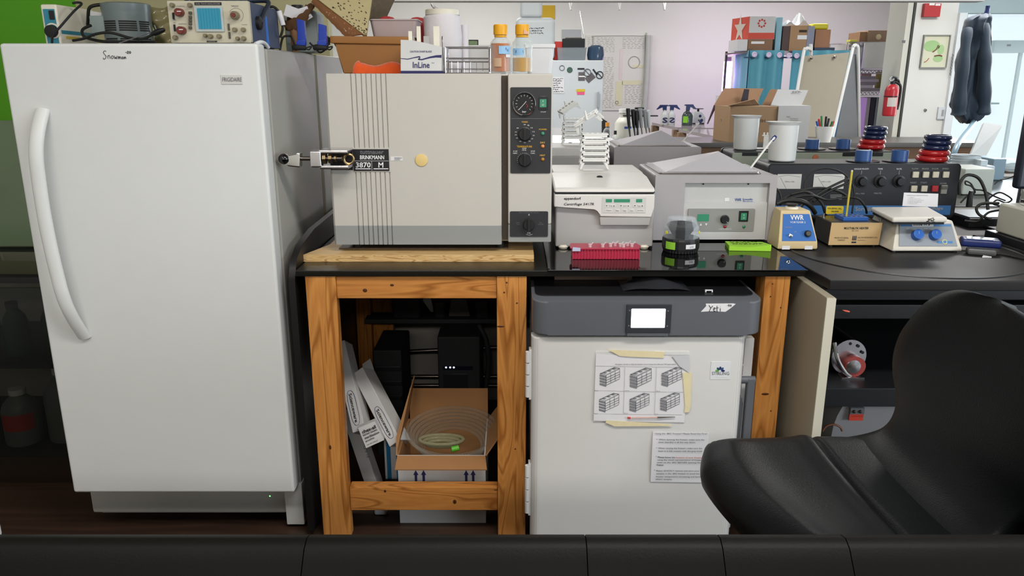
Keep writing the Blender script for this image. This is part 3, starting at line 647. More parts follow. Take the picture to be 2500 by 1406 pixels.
def bottle(px, label, liq, lh, m_liq):
    c = Vector((P(px, 120, 2.47).x, 2.475, AT + 0.0005)); r = 0.0325
    t = thing('reagent_bottle', label, 'bottle', c)
    lathe('glass', GLS, t, [(0, 0), (r - 0.004, 0), (r, 0.004), (r, 0.082), (r * .93, 0.092), (0.019, 0.105), (0.0165, 0.110), (0.0165, 0.122), (0.0145, 0.122), (0.0145, 0.109), (r * .85, 0.090), (r - .003, 0.080), (r - .003, 0.006), (0, 0.004)], c, seg=36)
    lathe('liquid', m_liq, t, [(0, 0.0045), (r - 0.0035, 0.006), (r - 0.0035, lh), (0, lh)], c, seg=36)
    bm = NB(); cp = [(0.0205, 0.113), (0.0215, 0.116), (0.0215, 0.139), (0.0195, 0.143), (0, 0.143)]; blathe(bm, cp, c, seg=60)
    for v in bm.verts:
        dv = v.co - c; dv.z = 0
        if 0.115 < v.co.z - c.z < 0.14 and dv.length > 0.021:
            a = math.atan2(dv.y, dv.x); s_ = 1.0 if int(round(a / (2 * PI) * 60)) % 2 else 0.955; v.co.x = c.x + dv.x * s_; v.co.y = c.y + dv.y * s_
    fin('cap', bm, YELLOW, t); lathe('neck_ring', YELLOW, t, [(0.0185, 0.106), (0.0195, 0.108), (0.0195, 0.111), (0.017, 0.112)], c, seg=30)
    return t, c, r
def wrap_label(t, c, r, a0, a1, z0, z1, m, name='label_tape'):
    o = sheet(name, m, t, lambda u, v: Vector((c.x + (r + .0006) * math.sin(math.radians(a0 + (a1 - a0) * u)), c.y - (r + .0006) * math.cos(math.radians(a0 + (a1 - a0) * u)), c.z + z0 + (z1 - z0) * v)), 10, 1, 0.0004)
    return o
BTAPE = mat('pale_blue_tape', '8fb9dd', 0.6, var=0.03)
AMB = mat('amber_liquid', 'd8720a', 0.1, var=0.0, trans=0.35, ior=1.2)
AMB2 = mat('golden_liquid', 'e0a51a', 0.1, var=0.0, trans=0.35, ior=1.2)
t, c, r = bottle(1222, 'left reagent bottle, full of amber liquid, with a yellow cap', 0, 0.088, AMB)
l = wrap_label(t, c, r, -8, 62, 0.057, 0.080, BTAPE); wrap_label(t, c, r, -36, 6, 0.020, 0.045, mat('pale_brown_label', 'b99a7e', 0.7), 'paper_label'); wrap_label(t, c, r, 30, 60, 0.047, 0.056, PAPER, 'paper_label')
strokes('handwriting', INKB, l, [[(0, .9), (.06, 1), (.08, .8), (.03, .6), (.1, .5), (.08, .25), (0, .3)], [(.16, .1), (.24, 1)], [(.3, .8), (.36, 1), (.4, .8), (.3, .3), (.42, .3)], [(.48, .1), (.56, 1)], [(.62, .3), (.64, .9), (.7, .9), (.7, .6), (.64, .55)], [(.8, .6), (.8, .2), (.88, .2)], [(.9, .6), (.92, .0)]], (c.x - 0.002, c.y - r - 0.0005, c.z + 0.064), (0.028, 0.006, 0), (0, 0, 0.012), 0.0005)
t, c, r = bottle(1275, 'right reagent bottle, half full of golden liquid, with a yellow cap', 0, 0.046, AMB2)
l = wrap_label(t, c, r, -58, 8, 0.053, 0.073, BTAPE)
strokes('handwriting', INKB, l, [[(0, 0), (.08, .9), (.16, 0)], [(.25, 0), (.25, .9), (.34, .7), (.25, .5), (.36, .2), (.25, 0)], [(.45, 0), (.45, .9), (.55, .7), (.45, .5), (.56, 0)], [(.75, .8), (.65, .5), (.75, .1)], [(.84, 0), (.86, .8), (.9, .3), (.95, .8), (1, 0)]], (c.x - 0.021, c.y - r * .84, c.z + 0.059), (0.024, -0.006, 0), (0, 0, 0.010), 0.0005)
if True:
    sheet('cap_tape', mat('torn_pink_tape', 'd8a98c', 0.7), t, lambda u, v: Vector((c.x + 0.004 + 0.014 * u, c.y - 0.0225 + 0.004 * u, c.z + 0.115 + 0.012 * v * (1 - .5 * u))), 3, 3, 0.0004)
t = thing('white_tub', 'white square plastic tub behind the golden bottle on the autoclave', 'tub', (0.10, 2.72, AT))
x0, x1, z0, z1 = R(1297, 108, 1353, 178, 2.68)
flared_tub('tub_wall', mat('glossy_white_plastic', 'dcdde0', 0.3, var=0.02), t, x0 - 0.02, x1, 2.66, 2.78, AT + 0.0005, z1 - 0.004, 0.010, 0.002, 0.002)
box('tub_rim', MATS['glossy_white_plastic'], t, x0 - 0.022, x1 + 0.002, 2.657, 2.6615, z1 - 0.012, z1, 0.0015)
t = thing('small_picture', 'tiny dark framed picture between the paper roll and the bottles', 'picture', (-0.13, 2.95, AT))
x0, x1, z0, z1 = R(1141, 96, 1167, 118, 2.90)
box('frame', BLACK, t, x0, x1, 2.93, 2.94, AT + 0.0004, z1, 0.001); box('print', mat('green_print', '7c8f6a', 0.6, var=0.4, vs=90), t, x0 + .004, x1 - .004, 2.929, 2.9305, AT + 0.003, z1 - .004)
# ---------------------------------------------------------------- on top of the upright freezer
FT = 1.5335
t = thing('lab_instrument', 'beige and teal instrument with a black dial at the left end of the freezer top', 'instrument', (-1.36, 2.6, FT))
YI = 2.46
x0, x1 = P(104, 60, YI).x, P(149, 100, YI).x
ztp = P(130, 10, YI).z
box('housing', CREAMW, t, x0, x1, YI, YI + 0.22, FT + 0.001, ztp, 0.006, 3)
TEAL = mat('teal_panel', '2f7f95', 0.5, var=0.05)
box('front_panel', TEAL, t, x0 + 0.008, x1 - 0.006, YI - 0.002, YI + 0.002, FT + 0.006, P(120, 22, YI).z, 0.001)
box('side_stripe', TEAL, t, x1 - 0.003, x1 + 0.0008, YI + 0.01, YI + 0.20, P(160, 82, YI).z, P(160, 73, YI).z)
q = P(127, 37, YI); box('socket', BLKM, t, q.x - 0.007, q.x + 0.008, YI - 0.005, YI, q.z - 0.013, q.z + 0.013, 0.002)
q = P(129, 77, YI); k = lathe('dial', BLKM, t, [(0.018, 0), (0.018, 0.012), (0.015, 0.014), (0, 0.014)], (q.x, YI - .002, q.z), (0, -1, 0), 24); lathe('dial_ring', CREAMW, k, [(0.0225, 0), (0.0225, 0.002), (0.018, 0.0025)], (q.x + .002, YI - .002, q.z + .002), (0, -1, 0), 24)
q = P(166, 92, YI + 0.05); box('type_plate', mat('yellow_plate', 'c8b04a', 0.5), t, x1 - 0.001, x1 + 0.001, YI + 0.03, YI + 0.11, q.z - 0.004, q.z + 0.004)
tube('lead', BLKM, t, [P(127, 105, YI - 0.03), P(130, 86, YI - 0.035), P(150, 62, YI - 0.03), P(180, 28, YI), P(199, 10, YI + 0.05), P(190, 6, YI + 0.06), P(177, 8, YI + 0.05)], 0.0035, 8)
t = thing('vented_motor', 'grey cylindrical vented motor with a junction box on the freezer', 'motor', (-1.2, 2.58, FT))
GRM = mat('grey_motor_paint', '6f7c7e', 0.32, var=0.05)
mc = Vector((P(305, 60, 2.58).x, 2.60, FT)); mr = P(360, 60, 2.58).x - mc.x; mh = P(305, 4, 2.54).z - FT
lathe('housing', GRM, t, [(mr * .95, 0.002), (mr, 0.006), (mr, mh - 0.03), (mr * 1.02, mh - 0.024), (mr * 1.03, mh - 0.004), (mr * .9, mh), (0, mh)], mc, seg=48)
def slot(a0, a1, z, dz=0.0022):
    bm = NB(); n = 6
    A = []
    for i in range(n + 1):
        a = math.radians(a0 + (a1 - a0) * i / n); A.append([bm.verts.new((mc.x + (mr + rr) * math.sin(a), mc.y - (mr + rr) * math.cos(a), mc.z + zz)) for rr, zz in ((.0008, z - dz), (.0008, z + dz), (-.003, z + dz), (-.003, z - dz))])
    for p, q in zip(A, A[1:]):
        for k in range(4): bm.faces.new([p[k], p[(k + 1) % 4], q[(k + 1) % 4], q[k]])
    fin('vent_slot', bm, BLKM, t)
for z in [0.010, 0.0165, 0.023, 0.0295, 0.036] + [0.062 + 0.0065 * i for i in range(5)]:
    slot(-42, -3, z); slot(4, 46, z); slot(52, 84, z)
x0, x1, z0, z1 = R(219, 38, 261, 82, 2.55)
box('junction_box', mat('pale_grey_paint', '8d9c9c', 0.35), t, x0, x1, 2.55, 2.60, z0, z1, 0.004)
x0, x1, z0, z1 = R(217, 27, 250, 38, 2.56); prism('paper_flag', PAPER, t, [(x0, z0), (x1 - .004, z0), (x1, z0 + .008), (x0 + .01, z1), (x0, z1)], 2.57, 2.572)
cc = mat('cable_black', '191917', 0.5)
tube('motor_lead', cc, t, [P(250, 11, 2.58), P(228, 14, 2.57), P(217, 22, 2.57), P(215, 45, 2.58), P(214, 60, 2.6)], 0.0052, 8)
def cable(label, pts, r=0.0045, m=None, plug=None, name='cable'):
    o = tag(tube(name, m or cc, None, pts, r, 8), label, 'cable')
    return o
t = cable('thick black power cable looping in front of the grey motor on the freezer', [P(222, 62, 2.52), P(202, 72, 2.49), P(204, 88, 2.47), P(228, 97, 2.45), P(262, 102, 2.44), P(330, 103, 2.44), P(380, 103, 2.44)], 0.0045)
cable('black mains lead ending in a two pin plug beside the oscilloscope', [P(178, 99, 2.44), P(205, 94, 2.43), P(235, 83, 2.42), P(270, 80, 2.42), P(320, 93, 2.42), P(352, 94, 2.42), P(378, 80, 2.42)], 0.004)
pl = bpy.data.objects[[o.name for o in COL.objects if o.name.startswith('cable')][-1]]
tube('plug', BLACK, pl, [P(370, 84, 2.42), P(384, 78, 2.42), P(402, 72, 2.42)], lambda a: 0.0045 + 0.004 * math.sin(PI * a), 8)
for a, b in (((368, 77), (364, 62)), ((382, 73), (377, 61))): cyl('plug_pin', CHROME, pl, P(*a, 2.42), P(*b, 2.42), 0.0013, seg=6)
cable('thin grey lead lying slanted along the freezer edge before the motor', [P(290, 106, 2.40), P(330, 92, 2.41), P(372, 78, 2.43)], 0.0016, INKG)
x0, x1, z0, z1 = R(350, 10, 418, 104, 2.62)
tag(sheet('plastic_bag', mat('clear_olive_film', '8d8560', 0.12, var=0.06, vs=20, spec=0.8), None, lambda u, v: Vector((x0 + (x1 - x0 + 0.03) * u, 2.68 + 0.014 * math.sin(9 * u + 5 * v) + 0.008 * math.sin(17 * v - 6 * u), FT + 0.0005 + (z1 - FT) * v * (1 - 0.05 * math.sin(7 * u)))), 22, 18, 0.0006), 'crumpled olive plastic bag behind the gap between motor and oscilloscope', 'bag')
# oscilloscope
YO = 2.30
t = thing('oscilloscope', 'beige fronted oscilloscope with a blue screen and blue case on the freezer', 'oscilloscope', (-0.85, 2.44, FT))
x0, x1, z0, z1 = R(413, 2, 610, 105, YO); z0 = FT + 0.007
SBL = mat('slate_blue_case', '3d4a62', 0.5, var=0.06, bump=0.1, bs=400)
OFF = mat('scope_beige', 'bdb8a4', 0.45, var=0.03)
ft = []
box('case', SBL, t, x0 + 0.002, x1 - 0.001, YO + 0.012, 2.585, z0, z1 - 0.001, 0.003)
fp = plate('front_panel', (413, 2, 610, 104.5), OFF, t, YO, 0.003, 0.014)
for a in ((x0 + .02, YO + .03), (x1 - .02, YO + .03), (x0 + .02, 2.55), (x1 - .02, 2.55)): lathe('foot', RUBBER, t, [(.008, 0.0002), (.008, .008), (0, .008)], (a[0], a[1], FT), seg=12)
plate('screen_bezel', (476, 15, 545, 77), mat('pale_grey_bezel', 'a9b3b3', 0.4), t, YO - 0.005, 0.002, 0.006)
sc = plate('screen', (483, 20, 539, 71), mat('blue_screen', '2a8aa8', 0.2, var=0.08), t, YO - 0.006, 0.0015, 0.001)
for i in range(1, 8):
    a, b = P(483 + 7 * i, 20, YO), P(483 + 7 * i, 71, YO); bars('graticule', mat('graticule_ink', '1f7290', 0.4), sc, [(a.x - .0002, a.x + .0002, b.z, a.z)], YO - 0.006, 0.0004)
nb = box('name_strip', BLACK, t, *R(475, 5.5, 541, 13, YO)[:2], YO - 0.001, YO, *R(475, 5.5, 541, 13, YO)[2:]); txtp('DUAL TRACE OSCILLOSCOPE', INKL, nb, 478, 7.5, 537, 11.5, YO - 0.001)
mb = box('maker_strip', BLACK, t, *R(505, 99.5, 530, 103, YO)[:2], YO - 0.001, YO, *R(505, 99.5, 530, 103, YO)[2:]); txtp('LEADER', INKL, mb, 508, 100.3, 526, 102.3, YO - 0.001)
RK = mat('maroon_knob', '6b2a24', 0.35, var=0.1); GK = mat('tan_knob', '80765f', 0.35, metal=0.3)
def oknob(px, py, r, m, dep=0.016): return lathe('knob', m, t, [(r, 0), (r * .95, dep * .9), (r * .8, dep), (0, dep)], P(px, py, YO) + Vector((0, 0, 0)), (0, -1, 0), 18)
for px, py in ((441, 31), (446, 75)):
    k = oknob(px, py, 0.0115, RK, 0.022); q = P(px, py, YO); box('pointer', INKW, k, q.x - .001, q.x + .010, YO - .0232, YO - .021, q.z + .001, q.z + .003)
k = oknob(576, 38, 0.0115, GK, 0.02); lathe('knob_cap', RK, k, [(.006, .018), (.006, .026), (0, .026)], P(576, 38, YO), (0, -1, 0), 14)
for px, py in ((423, 13), (466, 13), (430, 92), (503, 87), (516, 89), (537, 89), (575, 73), (596, 73), (582, 94), (597, 94)): oknob(px, py, 0.0052 if px in (503, 582) else 0.0062, GK, 0.014)
for px, py in ((466, 32), (466, 42), (466, 50), (466, 58), (466, 68)): q = P(px, py, YO); box('slide_button', mat('dark_button', '4a473d', 0.5), t, q.x - .004, q.x + .004, YO - .008, YO, q.z - .004, q.z + .004, .001)
for px, py in ((424, 39), (427, 68), (559, 66), (561, 86)): q = P(px, py, YO); box('slide_switch', BLKM if px < 450 else MATS['dark_button'], t, q.x - .0025, q.x + .0025, YO - .004, YO, q.z - .009, q.z + .009, .0008)
for s, b in (('POSITION', (432, 14, 451, 17)), ('POSITION', (436, 57, 455, 60)), ('TIME/DIV', (564, 13, 583, 17)), ('GND', (423, 47, 430, 50)), ('AC', (423, 54, 430, 57)), ('VARIABLE', (590, 59, 604, 61))): txtp(s, INKG, fp, *b, YO)
strokes('dial_scale', INKG, fp, [[(0.5 + .5 * math.cos(math.radians(a)), 0.5 + .5 * math.sin(math.radians(a))) for a in range(150, -70, -20)]], P(558, 56, YO), P(594, 56, YO) - P(558, 56, YO), P(558, 20, YO) - P(558, 56, YO), 0.0005)
q = P(625, 57, 2.38); lathe('handle_pivot', BLACK, t, [(.019, 0), (.019, .010), (.012, .014), (0, .014)], (x1 - 0.001, 2.37, q.z), (1, 0, 0), 24)
tube('carry_handle', mat('smoky_handle', '232a38', 0.25), t, [(x1 + .008, 2.37, q.z), (x1 + .008, 2.42, z1 - .02), (x1 + .008, 2.46, z1 + .012), (x1 - .05, 2.47, z1 + .015), (x0 + .05, 2.47, z1 + .015), (x0 - .008, 2.46, z1 + .012), (x0 - .008, 2.37, q.z)], 0.007, 8)
prism('side_stripe', mat('bright_blue_tape', '2f6fc4', 0.5), t, [(2.445, z0 + .012), (2.468, z0 + .006), (2.462, z1 - .03), (2.445, z1 - .03)], x1 - .0012, x1 + .0005, 'x')
cable('black cable with a white sleeve hanging off the right end of the oscilloscope', [P(655, 17, 2.57), P(668, 17, 2.57), P(680, 28, 2.57), P(688, 52, 2.57), P(690, 72, 2.57), P(684, 92, 2.57)], 0.004)
ca = [o for o in COL.objects if o.name.startswith('cable') and 'label' in o][-1]
tube('sleeve', PAPER, ca, [P(681, 27, 2.565), P(686, 45, 2.565), P(691, 62, 2.565)], 0.0085, 12)
a_ = P(682, 104, 2.62); b_ = P(722, 110, 2.66); a_.z = b_.z = FT + .004; cable('short black cable arching behind the first blue clamp on the freezer', [a_, P(690, 93, 2.64), P(702, 88, 2.66), P(714, 93, 2.66), b_], 0.0035)
# pale grey canister, paper bag, clamps
x0, x1, z0, z1 = R(690, 22, 772, 118, 2.74)
t = thing('grey_canister', 'pale grey square plastic canister behind the torn paper bag', 'canister', ((x0 + x1) / 2, 2.80, FT))
PGC = mat('pale_grey_poly', '8f9a9c', 0.4, var=0.05)
bm = NB(); bprism(bm, [(x0, FT + .001), (x1 - .02, FT + .001), (x1, FT + .028), (x1, z1 - .012), (x1 - .012, z1), (x0, z1)], 2.76, 2.86, 'y', 0.008, 3); fin('canister_body', bm, PGC, t)
cyl('canister_cap', BLACK, t, ((x0 + x1) / 2 - .02, 2.81, z1 - .001), ((x0 + x1) / 2 - .02, 2.81, z1 + .018), 0.02)
t = thing('paper_bag', 'torn crumpled brown paper bag with white paper inside behind the blue clamps', 'bag', (P(728, 50, 2.70).x, 2.74, FT))
bc = Vector((P(726, 40, 2.70).x, 2.715, 0)); zb, zt_ = P(712, 74, 2.70).z, P(726, 8, 2.70).z
def bagf(u, v):
    a = 2 * PI * u; r = 0.018 + 0.030 * v ** 0.7; r *= 1 + 0.16 * math.sin(3 * a + 2) + 0.06 * math.sin(9 * a + 9 * v)
    tilt = 0.030 * math.cos(a - 0.5)
    return Vector((bc.x - 0.022 + 0.022 * v + r * math.cos(a) * 1.05, bc.y + r * 0.6 * math.sin(a), zb + (zt_ - zb - 0.028) * v + tilt * v + 0.003 * math.sin(13 * a)))
bm = NB(); n1, n2 = 36, 8; V = [[bm.verts.new(bagf(i / n1, j / n2)) for j in range(n2 + 1)] for i in range(n1)]
for i in range(n1):
    for j in range(n2): bm.faces.new([V[i][j], V[(i + 1) % n1][j], V[(i + 1) % n1][j + 1], V[i][j + 1]])
bmesh.ops.solidify(bm, geom=list(bm.faces), thickness=0.0015)
fin('bag_paper', bm, mat('brown_kraft', '7d5a3c', 0.8, var=0.15, bump=0.3, bs=60), t, 60)
bm = NB()
for i, (dx, dy, a, s) in enumerate(((-.012, -.012, 20, .03), (.012, -.006, -15, .026), (.026, .004, 60, .02))):
    M = Matrix.Translation((bc.x + dx, bc.y + dy, zt_ - .03)) @ Matrix.Rotation(math.radians(a), 4, 'Y'); vs = bbox(bm, -s, s, -.0006, .0006, -s * .6, s * .6); bmesh.ops.transform(bm, matrix=M, verts=vs)
fin('crumpled_sheet', bm, PAPER, t)
tube('bag_stand', MATS['brown_kraft'], t, [(bc.x - .018, bc.y, FT + .001), (bc.x - .02, bc.y, zb + .01)], 0.012, 8, 1)
def clamp(pxy, label, z=None):
    px, py = pxy; Y = 2.56; q = P(px, py, Y); zz = FT + 0.0005; c = Vector((q.x, Y, zz))
    t = thing('blue_clamp', label, 'clamp', c)
    CB = mat('cobalt_plastic', '1b3aa0', 0.25, var=0.1)
    hgt = P(px, py - 66, Y).z - zz
    prism('clamp_jaw', CB, t, [(c.x - .012, zz + .025), (c.x + .013, zz + .022), (c.x + .013, zz + hgt - .006), (c.x + .008, zz + hgt - .004), (c.x - .010, zz + hgt)], Y - .009, Y + .009, 'y', .002)
    prism('clamp_step', CB, t, [(c.x - .016, zz + .016), (c.x + .012, zz + .016), (c.x + .012, zz + .034), (c.x - .016, zz + .030)], Y - .010, Y + .010, 'y', .002)
    tube('clamp_pad', BLKM, t, [(c.x - .030, Y - .004, zz + .010), (c.x - .015, Y - .006, zz + .011), (c.x + .012, Y - .004, zz + .009)], lambda a: .0095 - .002 * abs(2 * a - 1), 8)
    tube('clamp_lever', BLKM, t, [(c.x + .012, Y - .005, zz + .009), (c.x + .030, Y - .006, zz + .013), (c.x + .022, Y - .008, zz + .0035), (c.x + .010, Y - .006, zz + .008)], .0022, 6)
    return t
clamp((738, 112), 'blue clamp with black pads nearer the oscilloscope on the freezer')
c2 = clamp((790, 124), 'blue clamp with black pads nearer the ochre bin on the freezer')
cable('black cable slung between the second blue clamp and the ochre bin', [P(756, 104, 2.60), P(770, 118, 2.60), P(782, 128, 2.60), P(798, 116, 2.6), P(803, 92, 2.6)], 0.003)
# perforated packing foam and its brown wrapper
t = thing('packing_foam', 'cream perforated packing sheet lying slanted on top of the ochre bin', 'packing', (P(850, 40, 2.66).x, 2.70, zb1))
A, B, C, D = P(768, -8, 2.70), P(888, 84, 2.63), P(895, 84, 2.63), P(908, -8, 2.72)
FO = mat('cream_foam', 'b3a67c', 0.75, var=0.08, vs=25, bump=0.5, bs=60)
quad4('foam_sheet', FO, t, A, B, C, D, 0.012)
bm = NB(); n_ = (B - A).cross(D - A).normalized(); rnd = random.Random(3); uu = (B - A).normalized(); ww = n_.cross(uu)
for i in range(70):
    a, b = rnd.random(), rnd.random(); Lft = A.lerp(B, a); Rgt = D.lerp(C, a); c = Lft.lerp(Rgt, 0.06 + 0.88 * b) + n_ * 0.0006
    rx, ry = rnd.uniform(.0018, .0042), rnd.uniform(.001, .0022); vs = [bm.verts.new(c + uu * (rx * math.cos(2 * PI * k / 8)) + ww * (ry * math.sin(2 * PI * k / 8))) for k in range(8)]; bm.faces.new(vs)
    vs2 = [bm.verts.new(v.co - n_ * 0.002) for v in vs]
    for k in range(8): bm.faces.new([vs[k], vs2[k], vs2[(k + 1) % 8], vs[(k + 1) % 8]])
o = fin('foam_holes', bm, mat('foam_hole', '3a3222', 0.9), t, flat=True); o['kind'] = 'stuff'
t = thing('bubble_mailer', 'brown bubble wrap mailer under the cream packing sheet', 'mailer', (P(820, 60, 2.69).x, 2.74, FT))
a, b, c, d = P(762, 6, 2.71), P(846, 92, 2.645), P(886, 86, 2.638), P(772, -6, 2.715)
BM_ = mat('brown_mailer', '7c5334', 0.35, var=0.12, vs=30)
def mail(u, v):
    p = a.lerp(b, u).lerp(d.lerp(c, u), v); return p + Vector((0, -.003 - .004 * math.sin(PI * v), .0012 * math.sin(40 * u)))
sheet('mailer_skin', BM_, t, mail, 20, 6, 0.004)
bm = NB()
for i in range(26):
    u, v = rnd.uniform(.35, .98), rnd.uniform(.35, .95); p = mail(u, v) + Vector((0, -.002, 0)); blathe(bm, [(0.0035, 0), (0.003, .0016), (0, .0024)], p, (0, -1, .3), 8)
o = fin('bubbles', bm, mat('clear_bubble', 'a08060', 0.06, var=0, spec=1.0), t); o['kind'] = 'stuff'
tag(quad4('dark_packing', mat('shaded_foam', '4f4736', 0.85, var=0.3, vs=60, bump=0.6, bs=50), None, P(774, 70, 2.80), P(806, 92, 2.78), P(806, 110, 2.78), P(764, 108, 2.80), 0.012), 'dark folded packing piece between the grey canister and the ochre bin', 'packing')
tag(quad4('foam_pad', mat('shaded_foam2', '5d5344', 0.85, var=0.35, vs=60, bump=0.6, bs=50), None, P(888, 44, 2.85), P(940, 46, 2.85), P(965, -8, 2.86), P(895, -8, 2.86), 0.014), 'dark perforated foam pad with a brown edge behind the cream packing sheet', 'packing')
# ---------------------------------------------------------------- centrifuge with tube racks
YC = 2.49
t = thing('centrifuge', 'white benchtop centrifuge with green displays standing beside the autoclave', 'centrifuge', (0.30, 2.7, BZ2))
centrifuge = t
x0, x1 = P(1355, 600, YC).x, P(1597, 600, YC).x
zb = P(1470, 606, YC).z; zl = P(1470, 473, YC).z
box('body', LABG, t, x0 + 0.002, x1 - 0.001, YC + 0.02, 2.98, zb, zl, 0.006, 3)
up0 = P(1470, 500, YC).z
bm = NB(); z1_ = zl; xm = P(1460, 0, YC).x
bprism(bm, [(P(1353, 478, YC).x, zl - 0.002), (P(1353, 505, YC).x, P(0, 506, YC).z), (P(1366, 510, YC).x, P(0, 505, YC).z), (P(1452, 510, YC).x, P(0, 508, YC).z), (P(1461, 520, YC).x, P(0, 513, YC).z), (P(1464, 530, YC).x, P(0, 529, YC).z), (P(1590, 530, YC).x, P(0, 531, YC).z), (P(1597, 515, YC).x, P(0, 508, YC).z), (P(1599, 478, YC).x, zl - 0.002)], YC, YC + 0.05, 'y', 0.004, 3)
hd_ = fin('front_hood', bm, LABW, t)
prism('display_chin', LABG, t, [(P(1464, 530, YC).x, P(0, 530, YC).z), (P(1466, 545, YC).x, P(0, 548, YC + .02).z), (P(1586, 545, YC).x, P(0, 548, YC + .02).z), (P(1590, 530, YC).x, P(0, 530, YC).z)], YC + 0.004, YC + 0.05, 'y', 0.003)
zt0 = P(1455, 428, 2.70).z; zt1 = P(1455, 410, 2.82).z
bm = NB()
bprism(bm, [(YC + 0.003, zl + 0.003), (YC + 0.004, zl + 0.012), (YC + 0.012, zl + 0.018), (2.66, zt0), (2.745, zt0 + 0.006), (2.745, zl + 0.003)], P(1353, 470, YC).x, P(1600, 470, YC).x, 'x', 0.007, 3)
lid = fin('lid', bm, LABW, t); box('lid_gap', BLACK, t, P(1356, 470, YC).x, P(1597, 470, YC).x, YC + 0.004, 2.74, zl - 0.001, zl + 0.0032)
bm = NB(); bprism(bm, [(2.748, zl + 0.003), (2.748, zt0 + 0.006), (2.98, zt0 + 0.006), (2.98, zl - 0.003)], x0 + .004, x1 - 0.004, 'x', 0.005, 3); fin('rear_deck', bm, LABW, t)
q = P(1467, 431, 2.62); lathe('lid_port', BLKM, t, [(0.011, 0), (0.010, 0.002), (0, 0.002)], (q.x, 2.655, zt0 - 0.001), (0, -0.3, 1), 20)
for px in (1376, 1575): lathe('foot', CREAMW, t, [(0.015, 0.0002), (0.013, 0.012), (0.018, zb - BZ2), (0, zb - BZ2)], (P(px, 612, YC).x, YC + 0.03, BZ2), seg=16)
for x in (x0 + .04, x1 - .04): lathe('foot', CREAMW, t, [(0.015, 0.0002), (0.013, 0.012), (0.018, zb - BZ2), (0, zb - BZ2)], (x, 2.93, BZ2), seg=16)
txtp('eppendorf', INK, hd_, 1377, 481, 1418, 489.5, YC, bold=.02); txtp('Centrifuge 5417R', INK, hd_, 1377, 495, 1450, 503, YC, bold=.012, shear=.25)
dp = plate('display_panel', (1470, 482, 1577, 520), mat('pale_display', 'c3c3c0', 0.5), t, YC - 0.0012, 0.002, 0.0012); Yd = YC - 0.0012
for a in ((1479, 486, 1494, 494), (1499, 486, 1538, 494), (1553, 486, 1568, 494)): plate('lcd', a, LCDG, dp, Yd - .0006, .0008, .0006)
for a, s in (((1477, 499, 1503, 506), 'Temp'), ((1512, 499, 1538, 506), 'Speed'), ((1546, 499, 1572, 506), 'Time')):
    k = plate('button', a, LABW, dp, Yd - .0008, .001, .0008); txtp(s, INKG, k, a[0] + 9, 500.5, a[2] - 8, 504.5, Yd - .0008)
    for c_, s_ in ((a[0] + 4, -1), (a[2] - 4, 1)):
        q = P(c_, 502.5, Yd - .0012); prism('arrow', INK, k, [(q.x - .003, q.z - .0016 * s_), (q.x + .003, q.z - .0016 * s_), (q.x, q.z + .002 * s_)], Yd - .0014, Yd - .0008)
for a, s in (((1477, 510, 1495, 518), 'Open'), ((1501, 510, 1513, 518), 'Fast'), ((1519, 510, 1531, 518), 'Start'), ((1536, 510, 1548, 518), 'Short'), ((1554, 510, 1573, 518), 'Start/Stop')):
    k = plate('button', a, LABW, dp, Yd - .0008, .001, .0008); txtp(s, INKG, k, a[0] + 2, 512, a[2] - 2, 516, Yd - .0008)
# stacked white tube racks
RW = mat('white_rack_plastic', 'e0e0dd', 0.45, var=0.02)
def make_rack(c, w, d, h, label):
    t = thing('tube_rack', label, 'tube rack', c, 'white tube racks stacked on the centrifuge'); c = Vector(c)
    bm = NB(); bbox(bm, c.x - w / 2, c.x + w / 2, c.y - d / 2, c.y + d / 2, c.z + h - 0.006, c.z + h, 0.0015); fin('rack_top', bm, RW, t)
    bm = NB()
    for s in (-1, 1): bbox(bm, c.x - w / 2, c.x + w / 2, c.y + s * (d / 2 - .002) - .002, c.y + s * (d / 2 - .002) + .002, c.z + h - .0125, c.z + h - .006)
    for s in (-1, 1): bbox(bm, c.x + s * (w / 2 - .002) - .002, c.x + s * (w / 2 - .002) + .002, c.y - d / 2, c.y + d / 2, c.z + h - .0125, c.z + h - .006)
    fin('rack_skirt', bm, RW, t)
    for sx in (-1, 1):
        for sy in (-1, 1):
            bm = NB(); x = c.x + sx * (w / 2 - .005); y = c.y + sy * (d / 2 - .004)
            bprism(bm, [(x - .006, c.z + h - .018), (x + .006, c.z + h - .018), (x + .003 + sx * .009, c.z), (x - .003 + sx * .009, c.z)], y - .003, y + .003, 'y', .0008); fin('leg', bm, RW, t)
    for i in range(5):
        xx = c.x - w / 2 + w * (i + .5) / 5; lathe('tube_hole', mat('rack_hole', '8e8d88', 0.6), t, [(.0062, 0), (.0062, .0007), (0, .0007)], (xx, c.y - d * .2, c.z + h - .0002), seg=12)
    return t
RZ = zt0 + 0.0072; rx = P(1450, 410, 2.82).x
rk = [make_rack((rx, 2.83, RZ), 0.092, 0.052, 0.042, 'white tube rack, lowest of the stack on the centrifuge')]
names = ['second white tube rack from the bottom of the stack on the centrifuge', 'middle white tube rack of the stack on the centrifuge', 'second white tube rack from the top of the upright stack on the centrifuge', 'topmost upright white tube rack of the stack on the centrifuge']
for i in range(4): rk.append(dup(rk[0], (rx + 0.0015 * (i % 2), 2.83, RZ + 0.0215 * (i + 1)), names[i]))
tp = dup(rk[0], (rx - 0.012, 2.84, RZ + 0.150), 'white tube rack tipped over on top of the rack stack'); tp.rotation_euler = (math.radians(12), math.radians(-32), math.radians(-20))
o = cyl('loose_tube', RW, None, P(1428, 270, 2.80), P(1433, 292, 2.80), 0.003, 0.0055, 12); tag(o, 'small white pointed tube standing up from the tipped tube rack', 'tube')
